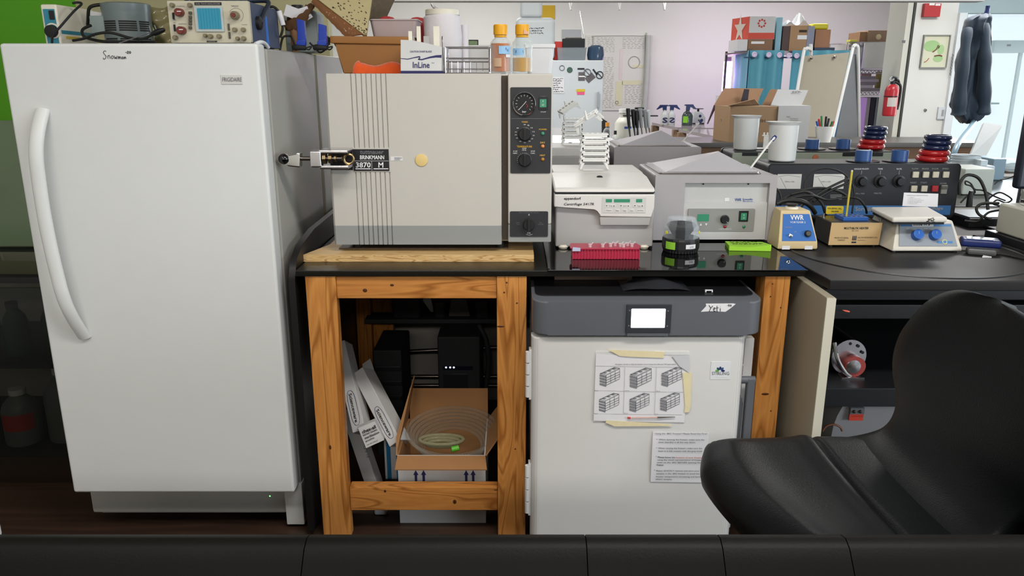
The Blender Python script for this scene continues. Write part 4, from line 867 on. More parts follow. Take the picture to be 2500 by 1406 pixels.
for i, r in enumerate(rk + [tp]):
    reflect(r, ['lowest', 'second lowest', 'middle', 'second highest', 'highest upright', 'tipped over'][i] + ' white tube rack of the mirrored stack behind the real one', 'white tube racks seen in the mirror')
reflect(o, 'small white pointed tube on the mirrored rack stack'); reflect(centrifuge, 'back of the centrifuge seen in the mirror behind the rack stack')
# ---------------------------------------------------------------- pink tube rack with tubes
t = thing('microtube_rack', 'translucent pink microtube rack in front of the centrifuge', 'tube rack', (0.29, 2.38, BZ2))
PINK = mat('pink_plastic', 'd83a5c', 0.3, var=0.05, trans=0.35)
x0, x1 = P(1398, 634, 2.35).x, P(1560, 634, 2.35).x; zt_ = P(1480, 606, 2.35).z
bm = NB(); n = 22
for i in range(n + 1):
    x = x0 + (x1 - x0) * i / n; bbox(bm, x - .0012, x + .0012, 2.348, 2.352, BZ2 + .0005, zt_ - .003)
fin('rack_ribs', bm, PINK, t)
box('rack_body', PINK, t, x0, x1, 2.352, 2.42, BZ2 + 0.0004, zt_ - 0.003, 0.001)
prism('rack_plate', PINK, t, [(x0 - .008, 2.356), (x0 - .002, 2.346), (x1 - .002, 2.346), (x1 + .010, 2.385), (x1 + .002, 2.425), (x0 - .002, 2.425), (x0 - .006, 2.40)], zt_ - .003, zt_, 'z')
lb = prism('rack_label', mat('lilac_label', 'b7bcd6', 0.6), t, [(P(1397, 612, 2.345).x, P(0, 613, 2.345).z), (P(1417, 612, 2.345).x, P(0, 613, 2.345).z), (P(1417, 604, 2.345).x, P(0, 605, 2.345).z), (P(1399, 604, 2.345).x, P(0, 603, 2.345).z)], 2.344, 2.3445)
TUBEM = glassy('microtube_plastic', 'f0e4e8', 0.15, 0.35)
mt = None
for i, (px, dy) in enumerate(((1441, .01), (1472, .012), (1492, .02), (1504, .03), (1516, .018), (1523, .012), (1535, .03), (1544, .018))):
    c = Vector((P(px, 606, 2.36).x, 2.355 + dy, zt_))
    if mt is None:
        mt = tag(lathe('microtube', TUBEM, None, [(0.002, -0.022), (0.0046, -0.010), (0.0046, 0.008), (0.0062, 0.0085), (0.0062, 0.0105), (0, 0.0105)], c, seg=16), 'x', 'tube', 'microtubes in the pink rack')
        l2 = box('tube_lid', TUBEM, mt, c.x + .004, c.x + .012, c.y - .005, c.y + .005, c.z + .0105, c.z + .0125, .0008, M=about((c.x + .005, c.y, c.z + .011), 'Y', -40)); z_off = mt.location.z - zt_; m0 = mt
    else: m0 = dup(mt, (c.x, c.y, zt_ + z_off))
    m0['label'] = 'clear capped microtube, ' + ['first', 'second', 'third', 'fourth', 'fifth', 'sixth', 'seventh', 'last'][i] + ' from the left in the pink rack'
# ---------------------------------------------------------------- mini centrifuge
t = thing('mini_centrifuge', 'small black mini centrifuge with a clear dome beside the centrifuge', 'centrifuge', (0.545, 2.47, BZ2))
c = Vector((P(1662, 600, 2.47).x, 2.475, BZ2)); r = 0.060
def faceted(prof): return [(a, b) for a, b in prof]
bm = NB(); blathe(bm, [(r * .93, 0.001), (r * .95, 0.006), (r * 1.0, 0.014), (r * 1.0, 0.040), (r * .97, 0.046), (0, 0.046)], c, seg=20); fin('base', bm, BLACK, t, 15)
bm = NB(); blathe(bm, [(r * .96, 0.046), (r * .98, 0.050), (r * .97, 0.078), (r * .78, 0.106), (r * .74, 0.110), (r * .3, 0.113), (0, 0.113), (0, 0.111), (r * .72, 0.107), (r * .94, 0.077), (r * .94, 0.047)], c, seg=12); fin('dome', bm, glassy('clear_dome', 'dfe6ee', 0.04, 0.02), t, 15)
lathe('rotor', BLKM, t, [(0, 0.047), (r * .4, 0.047), (r * .8, 0.085), (r * .7, 0.092), (r * .25, 0.088), (r * .2, 0.098), (0, 0.1)], c, seg=24)
for i in range(10):
    a = math.radians(-50 + 10 * i + 5); bm = NB(); p = Vector((c.x + r * .95 * math.sin(a), c.y - r * .95 * math.cos(a), c.z)); bcyl(bm, p + Vector((0, 0, .001)), p + Vector((0, 0, .009)), .0022, seg=6); fin('vent_rib', bm, BLKM, t)
wrap_label(t, c, r, -62, -28, 0.014, 0.038, mat('lime_label', '8cc83a', 0.6), 'lime_label')
w2 = wrap_label(t, c, r, 4, 38, 0.018, 0.032, PAPER, 'white_label'); txt('STP', INK, w2, (c.x + .017, c.y - r * .965, c.z + .021), (.013, .005, 0), (0, 0, .005))
for sx in (-1, 1): lathe('yellow_dot', mat('yellow_dot', 'd7cf3a', 0.5), t, [(.006, 0), (.005, .001), (0, .001)], (c.x + sx * r * .88, c.y - r * .44, c.z + .066), (sx * .8, -.5, 0), 14)
# lime note pad
t = thing('note_pad', 'lime green sticky note pad lying on the black glass sheet', 'note pad', (PZ(1812, 602, BZ2).x, 2.5, BZ2))
nx0, nx1 = PZ(1765, 600, BZ2).x, PZ(1866, 603, BZ2).x
LIME = mat('lime_paper', '97cf35', 0.6, var=0.04)
def pad(u, v): return Vector((nx0 + (nx1 - nx0) * u + .012 * v * (1 - u), 2.475 + .095 * v - .012 * u, BZ2 + .012 + .007 * (1 - v) * (abs(2 * u - .7)) ** 1.5))
bm = NB(); V = [[bm.verts.new(pad(i / 10, j / 4)) for j in range(5)] for i in range(11)]; Wv = [[bm.verts.new((v.co.x, v.co.y, BZ2 + .0004)) for v in r_] for r_ in V]
for i in range(10):
    for j in range(4): bm.faces.new([V[i][j], V[i + 1][j], V[i + 1][j + 1], V[i][j + 1]]); bm.faces.new([Wv[i][j], Wv[i][j + 1], Wv[i + 1][j + 1], Wv[i + 1][j]])
for i in range(10): bm.faces.new([V[i][0], Wv[i][0], Wv[i + 1][0], V[i + 1][0]]); bm.faces.new([V[i][4], V[i + 1][4], Wv[i + 1][4], Wv[i][4]])
for j in range(4): bm.faces.new([V[0][j], V[0][j + 1], Wv[0][j + 1], Wv[0][j]]); bm.faces.new([V[10][j], Wv[10][j], Wv[10][j + 1], V[10][j + 1]])
fin('pad_sheets', bm, LIME, t)
strokes('handwriting', INK, t, scribble(5, seed=4), pad(.12, .25) + Vector((0, 0, .002)), Vector(((nx1 - nx0) * .7, 0, 0)), Vector((0, .06, 0)), 0.0006)
# ---------------------------------------------------------------- water bath
YB = 2.625
t = thing('water_bath', 'grey water bath with a steel pyramid lid and a control panel', 'water bath', (0.70, 2.8, BZ2))
bath = t
x0, x1 = P(1620, 585, YB).x, P(1888, 585, YB).x - .004; zt_ = P(1740, 428, YB).z; yb2 = 2.98
xl = P(1601, 425, YB).x; xr = P(1899, 432, YB).x
bm = NB(); bprism(bm, rrect(xl, xr, BZ2 + .004, zt_, 0.008, 3), YB + 0.02, yb2); fin('tank', bm, BATH, t)
fx0, fx1, fz0, fz1 = R(1669, 447, 1874, 587, YB)
bm = NB()
for a in ((xl, fx0, BZ2 + .004, zt_), (fx1, xr, BZ2 + .004, zt_), (fx0, fx1, fz1, zt_)): bbox(bm, a[0], a[1], YB, YB + .021, a[2], a[3])
bmesh.ops.remove_doubles(bm, verts=bm.verts, dist=1e-5); fin('front_frame', bm, BATH, t)
ys = P(1770, 497, YB).z
bm = NB(); bprism(bm, [(YB + .018, fz1), (YB + .018, ys + .004), (YB + .008, ys), (YB + .002, P(0, 560, YB).z), (YB + .001, P(0, 574, YB).z), (YB + .001, BZ2 + .006), (YB + .03, BZ2 + .006), (YB + .03, fz1)], fx0 + .0008, fx1 - .0008, 'x'); fin('front_panel', bm, BATH2, t)
bath_panel = plate('control_panel', (1679, 510, 1842, 565), mat('mid_grey_panel', '8c8c8a', 0.5), t, YB - .0005, .004, .008); cpn = bath_panel; Yp = YB - .0005
plate('lcd', (1703, 523, 1731, 540), LCDG, cpn, Yp - .0012, .001, .0012)
for px, s_ in ((1711, 1), (1724, -1)):
    q = P(px, 548, Yp); prism('arrow', INKW, cpn, [(q.x - .0035, q.z - .0035 * s_), (q.x + .0035, q.z - .0035 * s_), (q.x, q.z + .0045 * s_)], Yp - .001, Yp)
q = P(1769, 535, Yp); k = knob(t, q, .0135, .014); strokes('knob_mark', INKW, k, [[(0, 0), (1, 1)]], q + Vector((.004, -.0142, -.006)), (.004, 0, 0), (0, 0, -.004), .0006)
lathe('red_lamp', mat('red_lamp', '8c2330', 0.2), t, [(.0055, 0), (.0055, .002), (.003, .004), (0, .0045)], P(1770, 553, Yp), (0, -1, 0), 14); lathe('green_lamp', mat('green_lamp', '2f8058', 0.2), t, [(.0055, 0), (.0055, .002), (.003, .004), (0, .0045)], P(1816, 553, Yp), (0, -1, 0), 14)
plate('switch_bezel', (1804, 515, 1827, 541), BLACK, t, Yp - .002, .001, .002); sw = plate('rocker_switch', (1809, 520, 1823, 537), LCDG, t, Yp - .004, .001, .002); txtp('I', INKW, sw, 1815.5, 523, 1816.5, 527, Yp - .004); txtp('O', INKW, sw, 1814, 530, 1818, 534, Yp - .004)
txtp('SET TEMPERATURE', INKL, cpn, 1703, 518, 1731, 520.5, Yp); txtp('SET OVERTEMPERATURE', INKL, cpn, 1752, 511.5, 1788, 514, Yp); txtp('OVERTEMPERATURE', INKW, cpn, 1754, 558, 1786, 560, Yp); txtp('HEATER POWER', INKL, cpn, 1801, 558, 1831, 560, Yp)
Yf = YB + .0175
txtp('VWR', mat('blue_ink', '2a4f8c', 0.5), bpy.data.objects[t.name], 1794, 484, 1810, 491, Yf, bold=.03); txtp('Scientific', MATS['blue_ink'], t, 1813, 484, 1838, 488.5, Yf, bold=.02); txtp('Products', MATS['blue_ink'], t, 1814, 489.5, 1838, 494, Yf, bold=.02)
box('serial_label', PAPER, t, *R(1769, 483, 1780, 491, Yf)[:2], Yf - .0006, Yf, *R(1769, 483, 1780, 491, Yf)[2:])
for px in (1717, 1827): lathe('screw', BLKM, t, [(.003, 0), (.003, .001), (0, .001)], P(px, 449, YB + .017), (0, -1, 0), 10)
# pyramid lid
ly0, ly1 = YB + .035, yb2 - .02
lx0, lx1 = P(1612, 412, ly0).x, P(1858, 415, ly0).x; lz = zt_ + .003
ap0 = Vector((P(1753, 370, 2.80).x, 2.79, P(1753, 369, 2.80).z))
bm = NB(); base = [bm.verts.new(p) for p in ((lx0 + .02, ly0 + .006, lz + .004), (lx1 - .008, ly0 + .006, lz + .004), (lx1 - .008, ly1 - .006, lz + .004), (lx0 + .02, ly1 - .006, lz + .004))]
ap = bm.verts.new(ap0); bk = bm.verts.new((ap0.x, ap0.y + .01, ap0.z))
bm.faces.new([base[0], base[1], ap]); bm.faces.new([base[1], base[2], bk, ap]); bm.faces.new([base[2], base[3], bk]); bm.faces.new([base[3], base[0], ap, bk]); bm.faces.new(base[::-1])
ld = fin('lid', bm, mat('brushed_lid', 'd9d5dc', 0.24, 0.6, var=0.04, vs=4), t, 10)
bm = NB(); bprism(bm, rrect(lx0, lx1, ly0, ly1, .012, 3), lz, lz + .0045, 'z'); fin('lid_rim', bm, STEEL, ld)
bm = NB(); bprism(bm, rrect(lx0 - .004, lx1 + .004, ly0 - .004, ly1 + .004, .014, 3), zt_ - .001, lz, 'z'); fin('tank_opening', bm, DSTEEL, t)
for px in (1640, 1800): lathe('foot', BLKM, t, [(.012, 0.0002), (.012, .005), (0, .005)], (P(px, 590, YB).x, YB + .04, BZ2), seg=12)
for px in (1640, 1850): lathe('foot', BLKM, t, [(.012, 0.0002), (.012, .005), (0, .005)], (P(px, 590, YB).x, yb2 - .04, BZ2), seg=12)
b2 = reflect(bath, 'back of the water bath with its steel lid, seen in the mirror')
th_ = thing('bath_thermometer', 'white thermometer wand with a key tag leaning out of the water bath', 'thermometer', (lx1 - .004, 2.78, lz))
wand = th_
w0 = P(1838, 403, 2.78); w1 = P(1888, 338, 2.80)
tube('wand', RW, th_, [Vector((lx1 - .002, 2.78, lz)), w0, w0.lerp(w1, .5), w1], .0035, 8, 2)
bm = NB(); q = w1 + Vector((.002, 0, .002)); d = (w1 - w0).normalized()
M = Matrix.Translation(q) @ Matrix.Rotation(math.radians(38), 4, 'Y')
bprism(bm, [(-.006, -.012), (.006, -.012), (.008, 0), (.005, .010), (-.005, .010), (-.008, 0)], -.003, .003, 'y', .001); bmesh.ops.transform(bm, matrix=M, verts=bm.verts); fin('tag_body', bm, NAVY, th_)
bm = NB(); bprism(bm, [(-.0035, -.008), (.0035, -.008), (.0045, 0), (.002, .004), (-.002, .004), (-.0045, 0)], -.0036, -.003, 'y'); bmesh.ops.transform(bm, matrix=M, verts=bm.verts); fin('tag_face', bm, PAPER, th_)
reflect(th_, 'thermometer wand of the mirrored water bath, pointing up right')
# ---------------------------------------------------------------- black console at the back of the corner bench
YK = 3.0
t = thing('console', 'long black control console with knobs, meters and a blue strip behind the hotplate', 'control panel', (1.36, 3.1, RB))
console = t
x0, x1 = 0.985, P(2338, 440, YK).x + .004; zt_ = P(2000, 399, YK).z; zb = P(2330, 525, YK).z
KB = 3.20; z5 = P(0, 501, YK).z
def rpart(n, m, y0, y1, r):
    bm = NB(); o = rrect(x0, x1, RB + .02, zt_, r, 5); bprism(bm, o, y0, y1); return fin(n, bm, m, t)
rpart('bezel', BLACK, YK - .004, YK + .014, .017)
bm = NB(); bprism(bm, rrect(x0 + .006, x1 - .006, RB + .026, zt_ - .006, .013, 5), YK - .0055, YK - .003); fpk = fin('face', bm, mat('console_face', '26272c', 0.55, var=0.08, bump=.1, bs=500), t)
bm = NB(); bprism(bm, rrect(x0 + .004, x1 - .004, RB + .022, zt_ - .002, .015, 5), YK + .014, KB - .01); fin('shell', bm, BLACK, t)
bk_ = box('back_cover', mat('grey_green_back', '8f9789', 0.5, var=.03), t, x0 + .002, x1 - .002, KB - .01, KB, RB + .02, zt_ - .006, .003)
lathe('back_port', mat('orange_port', 'b06a4e', .5), bk_, [(.014, 0), (.013, .004), (.005, .005), (0, .003)], (1.36, KB, zt_ - .028), (0, 1, 0), 20)
box('back_notch', BLACK, bk_, 1.48, 1.66, KB, KB + .002, zt_ - .022, zt_ - .006); box('back_notch', BLACK, bk_, 1.03, 1.10, KB, KB + .002, zt_ - .02, zt_ - .006)
Yk = YK - .0055
bs_ = box('blue_strip', mat('console_blue', '3f73ae', .5, var=.04), t, x0 + .02, x1 - .018, Yk - .001, Yk, RB + .034, z5, .0005)
txtp('Sorvall', INKL, bs_, 2088, 505, 2125, 515, Yk - .001, bold=.02); txtp('Centrifuge', INKL, bs_, 2240, 504, 2302, 514, Yk - .001, bold=.02)
for a in ((1897, 425, 1956, 461), (1986, 425, 2061, 461)):
    m_ = plate('meter', (a[0], a[1], a[2], a[3]), mat('meter_white', 'c9c8c4', .25, var=.04), t, Yk - .002, .001, .002)
    strokes('meter_needle', INKG, m_, [[(0.15, .75), (.38, 0)], [(0.05, .8), (.3, .9), (.6, .9), (.95, .8)]], P(a[0], a[3], Yk - .002), P(a[2], a[3], Yk) - P(a[0], a[3], Yk), P(a[0], a[1], Yk) - P(a[0], a[3], Yk), .0006)
    txtp('RPM x 1000', INKG, m_, a[0] + 20, 442, a[0] + 42, 445, Yk - .002)
for px, s in ((2103, 'ANGULAR VELOCITY'), (2149, 'TIME'), (2195, 'RATE')):
    q = P(px, 442, Yk); k = lathe('knob', BLACK, t, [(.025, 0), (.024, .004), (.016, .006), (.0145, .022), (0, .022)], q, (0, -1, 0), 26)
    bm = NB(); btorus(bm, q + Vector((0, -.003, 0)), .0235, .0018, (0, 1, 0), 26, 6); fin('dial_ring', bm, PANEL, k)
    w = 18 if len(s) > 5 else 6; txtp(s, INKW, fpk, px - w, 410.5, px + w, 414, Yk); bars('knob_line', INKL, fpk, [R(px - .5, 416, px + .4, 428, Yk)], Yk)
txtp('RPM x 1000', INKL, fpk, 2086, 471, 2110, 474, Yk); txtp('MINUTES', INKL, fpk, 2134, 470, 2152, 473.5, Yk)
bars('vent_lines', INKL, fpk, [R(2027, y, 2055, y + 1.2, Yk) for y in (475.5, 479, 482, 485.5)], Yk)
BTN = mat('ivory_button', 'cfc9b4', .4)
for px, py, m_, s in ((2234, 426, BTN, 'SLOW'), (2259, 426, BTN, 'BRAKE'), (2283, 426, BTN, 'DOOR'), (2308, 426, BTN, 'SPEED'), (2230, 460, BTN, 'RESET'), (2255, 460, BTN, 'START'), (2281, 460, mat('red_button', 'b02a30', .4), None), (2303, 462, mat('grey_switch', '8a8a82', .4), 'POWER')):
    q = P(px, py, Yk); w = .0115; h = .017 if s == 'POWER' else .0115
    k = box('push_button', m_, t, q.x - w, q.x + w, Yk - .008, Yk, q.z - h, q.z + h, .0015)
    if s == 'POWER': box('rocker_half', mat('dark_rocker', '55554f', .4), k, q.x - w, q.x + w, Yk - .0095, Yk - .007, q.z + .001, q.z + h - .004)
    if s: txtp(s, INKL, fpk, px - 8, py - 16, px + 8, py - 12.5, Yk)
for x in (x0 + .05, x1 - .05):
    for y in (YK + .02, KB - .03): lathe('foot', RUBBER, t, [(.012, .0003), (.012, .0205), (0, .0205)], (x, y, RB), seg=12)
ZK = zt_ + .0003
# things on the console
def beaker(px, Y, label):
    c = Vector((P(1912, 345, Y).x, Y, ZK)); r1 = (P(1945, 390, Y).x - P(1881, 390, Y).x) / 2; r2 = (P(1951, 300, Y).x - P(1880, 300, Y).x) / 2; h = P(1910, 297, Y).z - ZK
    bm = NB(); prof = [(0, 0), (r1 - .004, 0), (r1, .004), (r2 - .003, h - .012), (r2 + .005, h - .002), (r2 + .006, h), (r2 + .003, h), (r2 - .005, h - .012), (r1 - .002, .006), (0, .003)]
    blathe(bm, prof, c, seg=40)
    for v in bm.verts:
        d = v.co - c; a = math.atan2(d.y, d.x)
        if d.z > h - .02:
            k = max(0, math.cos(a - PI * 1.0)) ** 10 * ((d.z - h + .02) / .02); v.co.x += -.012 * k; v.co.z += .001 * k
    o = fin('beaker', bm, mat('frosted_polypropylene', 'f4f6f5', .5, var=.01, trans=.3), None); return tag(o, label, 'beaker')
bk1 = beaker(1910, 3.10, 'white translucent plastic beaker standing on the left end of the black console')
bkr = reflect(bk1, 'white flared plastic beaker seen in the mirror, left of the real beaker')
def tape_roll(px, label, top=None):
    Y = 3.08; c = Vector((P(px, 380, Y).x, Y, ZK)); t = thing('tape_roll', label, 'tape roll', c)
    lathe('disc_base', mat('dark_disc', '23262c', .2), t, [(0, .0004), (.062, .0004), (.062, .0025), (.03, .003), (0, .003)], c, seg=36)
    h = .043; r = .0305
    lathe('roll', BLUET, t, [(r - .004, .0032), (r, .0032), (r, h), (r - .004, h), (r - .0045, h), (r - .0045, .0032)], c, seg=32)
    if top: sheet('paper_core', PAPER, t, lambda u, v: Vector((c.x + (r - .006) * math.cos(PI * 1.2 * u + PI * .9), c.y + (r - .006) * math.sin(PI * 1.2 * u + PI * .9), c.z + .004 + (h + .003 - .004) * v)), 12, 1, .0006)
    return t
tr1 = tape_roll(2108, 'left blue tape roll on the console, with white paper inside, on a dark disc', 1)
tr2 = tape_roll(2197, 'blue tape roll on a dark disc, on the console nearest the red and navy rings')
reflect(tr1, 'blue tape roll with white paper seen in the mirror, left of the mirrored pair'); reflect(tr2, 'blue tape roll seen in the mirror, right of the mirrored pair')
RINGB = mat('navy_ring', '1a2449', .18, var=.05, coat=.4); RINGR = mat('red_ring', 'b01f22', .18, var=.05, coat=.4)
YR = 3.08; z = ZK + .0003
spec = [(2279, .060, .0112, RINGR, 'lowest red ring'), (2282, .057, .0108, RINGR, 'upper red ring'), (2284, .0515, .0098, RINGB, 'lowest navy ring'), (2287, .0515, .0098, RINGB, 'middle navy ring'), (2287, .0505, .0095, RINGB, 'topmost navy ring')]
zz = z
for px, r, h, m_, s in spec:
    bm = NB(); btorus(bm, (P(px, 360, YR).x, YR, zz + h), r - h * 1.1, h * 1.1, (0, 0, 1), 36, 12)
    for v in bm.verts: v.co.z = min(max(v.co.z, zz + .00005), zz + 2 * h - .00005)
    o = tag(fin('weight_ring', bm, m_, None, 80), s + ' of the glossy ring stack on the right end of the console', 'ring', 'ring stack on the console'); zz += 2 * h + .0001
    reflect(o, s + ' of the mirrored ring stack', 'ring stack seen in the mirror')
reflect(console, 'grey green back of the black console seen in the mirror')
# ---------------------------------------------------------------- vortexer
t = thing('vortexer', 'cream vortexer with a blue front plate reading VWR VORTEXER 2', 'vortexer', (0.945, 2.57, RB))
CR = mat('cream_paint', 'c9b489', .45, var=.04)
xa, xb = .877, 1.012; yv = 2.505; ht = P(0, 510, 2.56).z
bm = NB()
V = [bm.verts.new(p) for p in ((xa, yv, RB + .004), (xb, yv, RB + .004), (xb, 2.618, RB + .004), (xa, 2.618, RB + .004), (xa + .010, yv + .028, ht), (xb - .026, yv + .028, ht), (xb - .03, 2.612, ht), (xa + .014, 2.612, ht), (xa + .002, yv, RB + .03), (xb - .001, yv, RB + .03))]
for q in ((0, 3, 2, 1), (4, 5, 6, 7), (0, 1, 9, 8), (8, 9, 5, 4), (1, 2, 6, 5, 9), (2, 3, 7, 6), (3, 0, 8, 4, 7)): bm.faces.new([V[i] for i in q])
bmesh.ops.bevel(bm, geom=list(bm.edges), offset=.006, segments=2, affect='EDGES', profile=.5); hs = fin('housing', bm, CR, t)
a_, b_, c_, d_ = Vector((xa + .014, yv + .0015, RB + .032)), Vector((xb - .008, yv + .0015, RB + .032)), Vector((xb - .031, yv + .0245, ht - .012)), Vector((xa + .018, yv + .0245, ht - .012))
n_ = (b_ - a_).cross(d_ - a_).normalized(); off = n_ * .002
VB = mat('vwr_blue', '2f66ae', .45, var=.04)
pt = quad4('blue_plate', VB, t, a_ + off, b_ + off, c_ + off, d_ + off, .0025)
def on(u, v): return a_.lerp(b_, u).lerp(d_.lerp(c_, u), v) + off
txt('VWR', INKW, pt, on(.26, .78), on(.74, .78) - on(.26, .78), on(.26, .96) - on(.26, .78), bold=.02); txt('VORTEXER 2', INKW, pt, on(.25, .66), on(.78, .66) - on(.25, .66), on(.25, .73) - on(.25, .66))
txt('TOUCH', INKL, pt, on(.07, .48), on(.3, .48) - on(.07, .48), on(.07, .52) - on(.07, .48)); txt('ON', INKL, pt, on(.36, .32), on(.44, .32) - on(.36, .32), on(.36, .36) - on(.36, .32))
lathe('toggle_switch', CHROME, t, [(.007, 0), (.006, .003), (.003, .004), (.0035, .012), (0, .014)], on(.25, .2), n_, 14)
k = lathe('speed_knob', BLACK, t, [(.011, 0), (.0105, .008), (.009, .010), (0, .010)], on(.78, .27), n_, 22); lathe('knob_cap', CHROME, k, [(.0075, .010), (.0075, .0115), (0, .0115)], on(.78, .27), n_, 18)
lathe('cup_collar', CREAMW, t, [(.022, 0), (.021, .006), (.012, .008), (0, .008)], ((xa + xb) / 2 - .008, 2.572, ht - .0005), seg=24); lathe('rubber_cup', RUBBER, t, [(.012, .007), (.02, .014), (.018, .016), (0, .012)], ((xa + xb) / 2 - .008, 2.572, ht), seg=24)
for x in (xa + .03, xb - .03): box('tape_foot', PAPER, t, x - .014, x + .012, yv - .0006, yv, RB + .004, RB + .016)
for x in (xa + .02, xb - .02):
    for y in (yv + .02, 2.60): lathe('foot', RUBBER, t, [(.008, .0003), (.008, .004), (0, .004)], (x, y, RB), seg=10)
# ---------------------------------------------------------------- block heater
t = thing('block_heater', 'dark block heater with a cream front reading MULTI-BLOK HEATER', 'heater', (1.15, 2.63, RB))
Yh = 2.555; xa, xb = 1.066, 1.236; zt_ = P(2090, 543, Yh).z
bm = NB(); bprism(bm, [(Yh + .004, RB + .008), (Yh + .004 - .008, zt_), (2.69, zt_), (2.69, RB + .008)], xa + .001, xb - .001, 'x', .002); fin('case', bm, mat('brown_black_case', '2c2824', .4, var=.15), t)
fr = prism('front_plate', mat('cream_label_plate', 'c6a778', .5, var=.04), t, [(Yh, RB + .008), (Yh - .008, zt_), (Yh - .005, zt_), (Yh + .003, RB + .008)], xa, xb, 'x', .0006)
def onh(u, v): return Vector((xa + (xb - xa) * u, Yh - .008 * v - .0004, RB + .008 + (zt_ - RB - .008) * v))
def hx(s, u0, u1, v0, v1, m=INK, **k): txt(s, m, fr, onh(u0, v0), onh(u1, v0) - onh(u0, v0), onh(u0, v1) - onh(u0, v0), **k)
hx('MULTI-BLOK HEATER', .26, .74, .72, .82, bold=.02); hx('NO. 2090', .42, .55, .63, .68); hx('PRODUCE SERIAL', .10, .38, .30, .37); hx('THERMATE', .16, .31, .20, .26); hx('LAB-LINE INSTRUMENTS, INC.', .55, .95, .31, .38); hx('MELROSE PARK, ILL.', .56, .72, .2, .24)
bm = NB()
for u in (.455, .485, .515):
    p, q = onh(u, .22), onh(u + .018, .42); bbox(bm, p.x, q.x, p.y - .0012, p.y, p.z, q.z)
p, q = onh(.45, .1), onh(.54, .16); bbox(bm, p.x, q.x, p.y - .0012, p.y, p.z, q.z); fin('emblem', bm, INK, fr, flat=True)
bl = box('heating_block', BLUEP, t, P(2055, 530, 2.60).x, P(2116, 530, 2.60).x, 2.585, 2.66, zt_ + .0005, zt_ + .012, .001)
for i in range(5):
    for j in range(2): lathe('well', BLKM, bl, [(.005, 0), (.005, .0006), (0, .0006)], (P(2062 + 12 * i, 530, 2.6).x, 2.605 + .03 * j, zt_ + .012), seg=10)
box('heater_deck', DSTEEL, t, xa + .006, xb - .006, 2.565, 2.685, zt_ - .001, zt_ + .0008)
for px, py in ((2012, 520), (2040, 533), (2123, 533)): lathe('screw_post', CHROME, t, [(.004, 0), (.004, .012), (0, .013)], (max(xa + .012, P(px, py, 2.66).x), 2.66 if px < 2050 else 2.58, zt_), seg=10)
sg = plate('repair_sign', (2017, 503, 2059, 522.5), YSIGN, t, 2.695, .004, .002); txtp('FOR REPAIR, CALL', INK, sg, 2021, 506.5, 2055, 511.5, 2.695, bold=.01); txtp('940-9000', INK, sg, 2029, 514, 2047, 518, 2.695, bold=.01)
for x in (xa + .012, xb - .012):
    for y in (Yh + .012, 2.68): lathe('foot', RUBBER, t, [(.006, .0003), (.006, .008), (0, .008)], (x, y, RB), seg=10)
th2 = thing('yellow_thermometer', 'long yellow thermometer standing upright in the blue heating block', 'thermometer', (P(2066, 527, 2.61).x, 2.61, zt_ + .012))
a, b = P(2066, 529, 2.61), P(2080, 418, 2.61); a.z = zt_ + .0122
cyl('thermometer_stem', mat('thermometer_yellow', 'c9b83c', .3), th2, a, b, .0032, .0034, 10); lathe('thermometer_tip', CREAMW, th2, [(.0034, 0), (.003, .003), (0, .004)], b, (b - a), 10)
strokes('scale_marks', INK, th2, [[(0, .1 + .04 * i), (.6, .1 + .04 * i)] for i in range(21)], a + Vector((-.001, -.0034, 0)), (.003, 0, 0), b - a, .0004)
# ---------------------------------------------------------------- hot plate stirrer
t = thing('hotplate_stirrer', 'white hotplate stirrer with two blue knobs and a chipped white top', 'hotplate', (1.35, 2.55, RB))
Yf_ = 2.475; WP = mat('warm_white_paint', 'cfcabf', .4, var=.03)
xa, xb = 1.243, 1.474; zp0, zp1 = P(2250, 541, 2.50).z - .002, P(2250, 530, 2.47).z
tx0, tx1 = P(2190, 541, 2.52).x, P(2326, 541, 2.52).x; zf = zp0 + .002
bm = NB()
V = [bm.verts.new(p) for p in ((xa, Yf_, RB + .004), (xb, Yf_, RB + .004), (xb - .03, 2.70, RB + .004), (xa, 2.70, RB + .004), (tx0, Yf_ + .045, zf), (tx1, Yf_ + .045, zf), (tx1 - .01, 2.68, zf), (tx0, 2.68, zf), (xa + .002, Yf_, RB + .014), (xb - .002, Yf_, RB + .014))]
for q in ((0, 3, 2, 1), (4, 5, 6, 7), (0, 1, 9, 8), (8, 9, 5, 4), (1, 2, 6, 5, 9), (2, 3, 7, 6), (3, 0, 8, 4, 7)): bm.faces.new([V[i] for i in q])
bmesh.ops.bevel(bm, geom=list(bm.edges), offset=.005, segments=2, affect='EDGES', profile=.5); fin('base', bm, WP, t)
A_, B_, C_, D_ = Vector((xa + .022, Yf_ + .004, RB + .02)), Vector((xb - .018, Yf_ + .004, RB + .02)), Vector((tx1 - .008, Yf_ + .040, zf - .010)), Vector((tx0 + .006, Yf_ + .040, zf - .010))
n2 = (B_ - A_).cross(D_ - A_).normalized(); o2 = n2 * .0035
def onp(u, v, k=0): return A_.lerp(B_, u).lerp(D_.lerp(C_, u), v) + o2 + n2 * k
pn = quad4('control_panel', mat('stirrer_grey', '8d949c', .5, var=.03), t, onp(0, 0), onp(1, 0), onp(1, 1), onp(0, 1), .004)
quad4('panel_stripe', mat('stirrer_blue', '4a7fb5', .5), pn, onp(.02, .87, .0006), onp(.98, .87, .0006), onp(.98, .96, .0006), onp(.02, .96, .0006), .0005)
quad4('logo_strip', MATS['stirrer_blue'], pn, onp(.66, .12, .0006), onp(.93, .12, .0006), onp(.93, .22, .0006), onp(.66, .22, .0006), .0005)
bm = NB(); btorus(bm, onp(.79, .18, .001), .007, .0016, n2, 20, 6); fin('logo_ring', bm, mat('pale_yellow', 'd8cf9a', .5), pn)
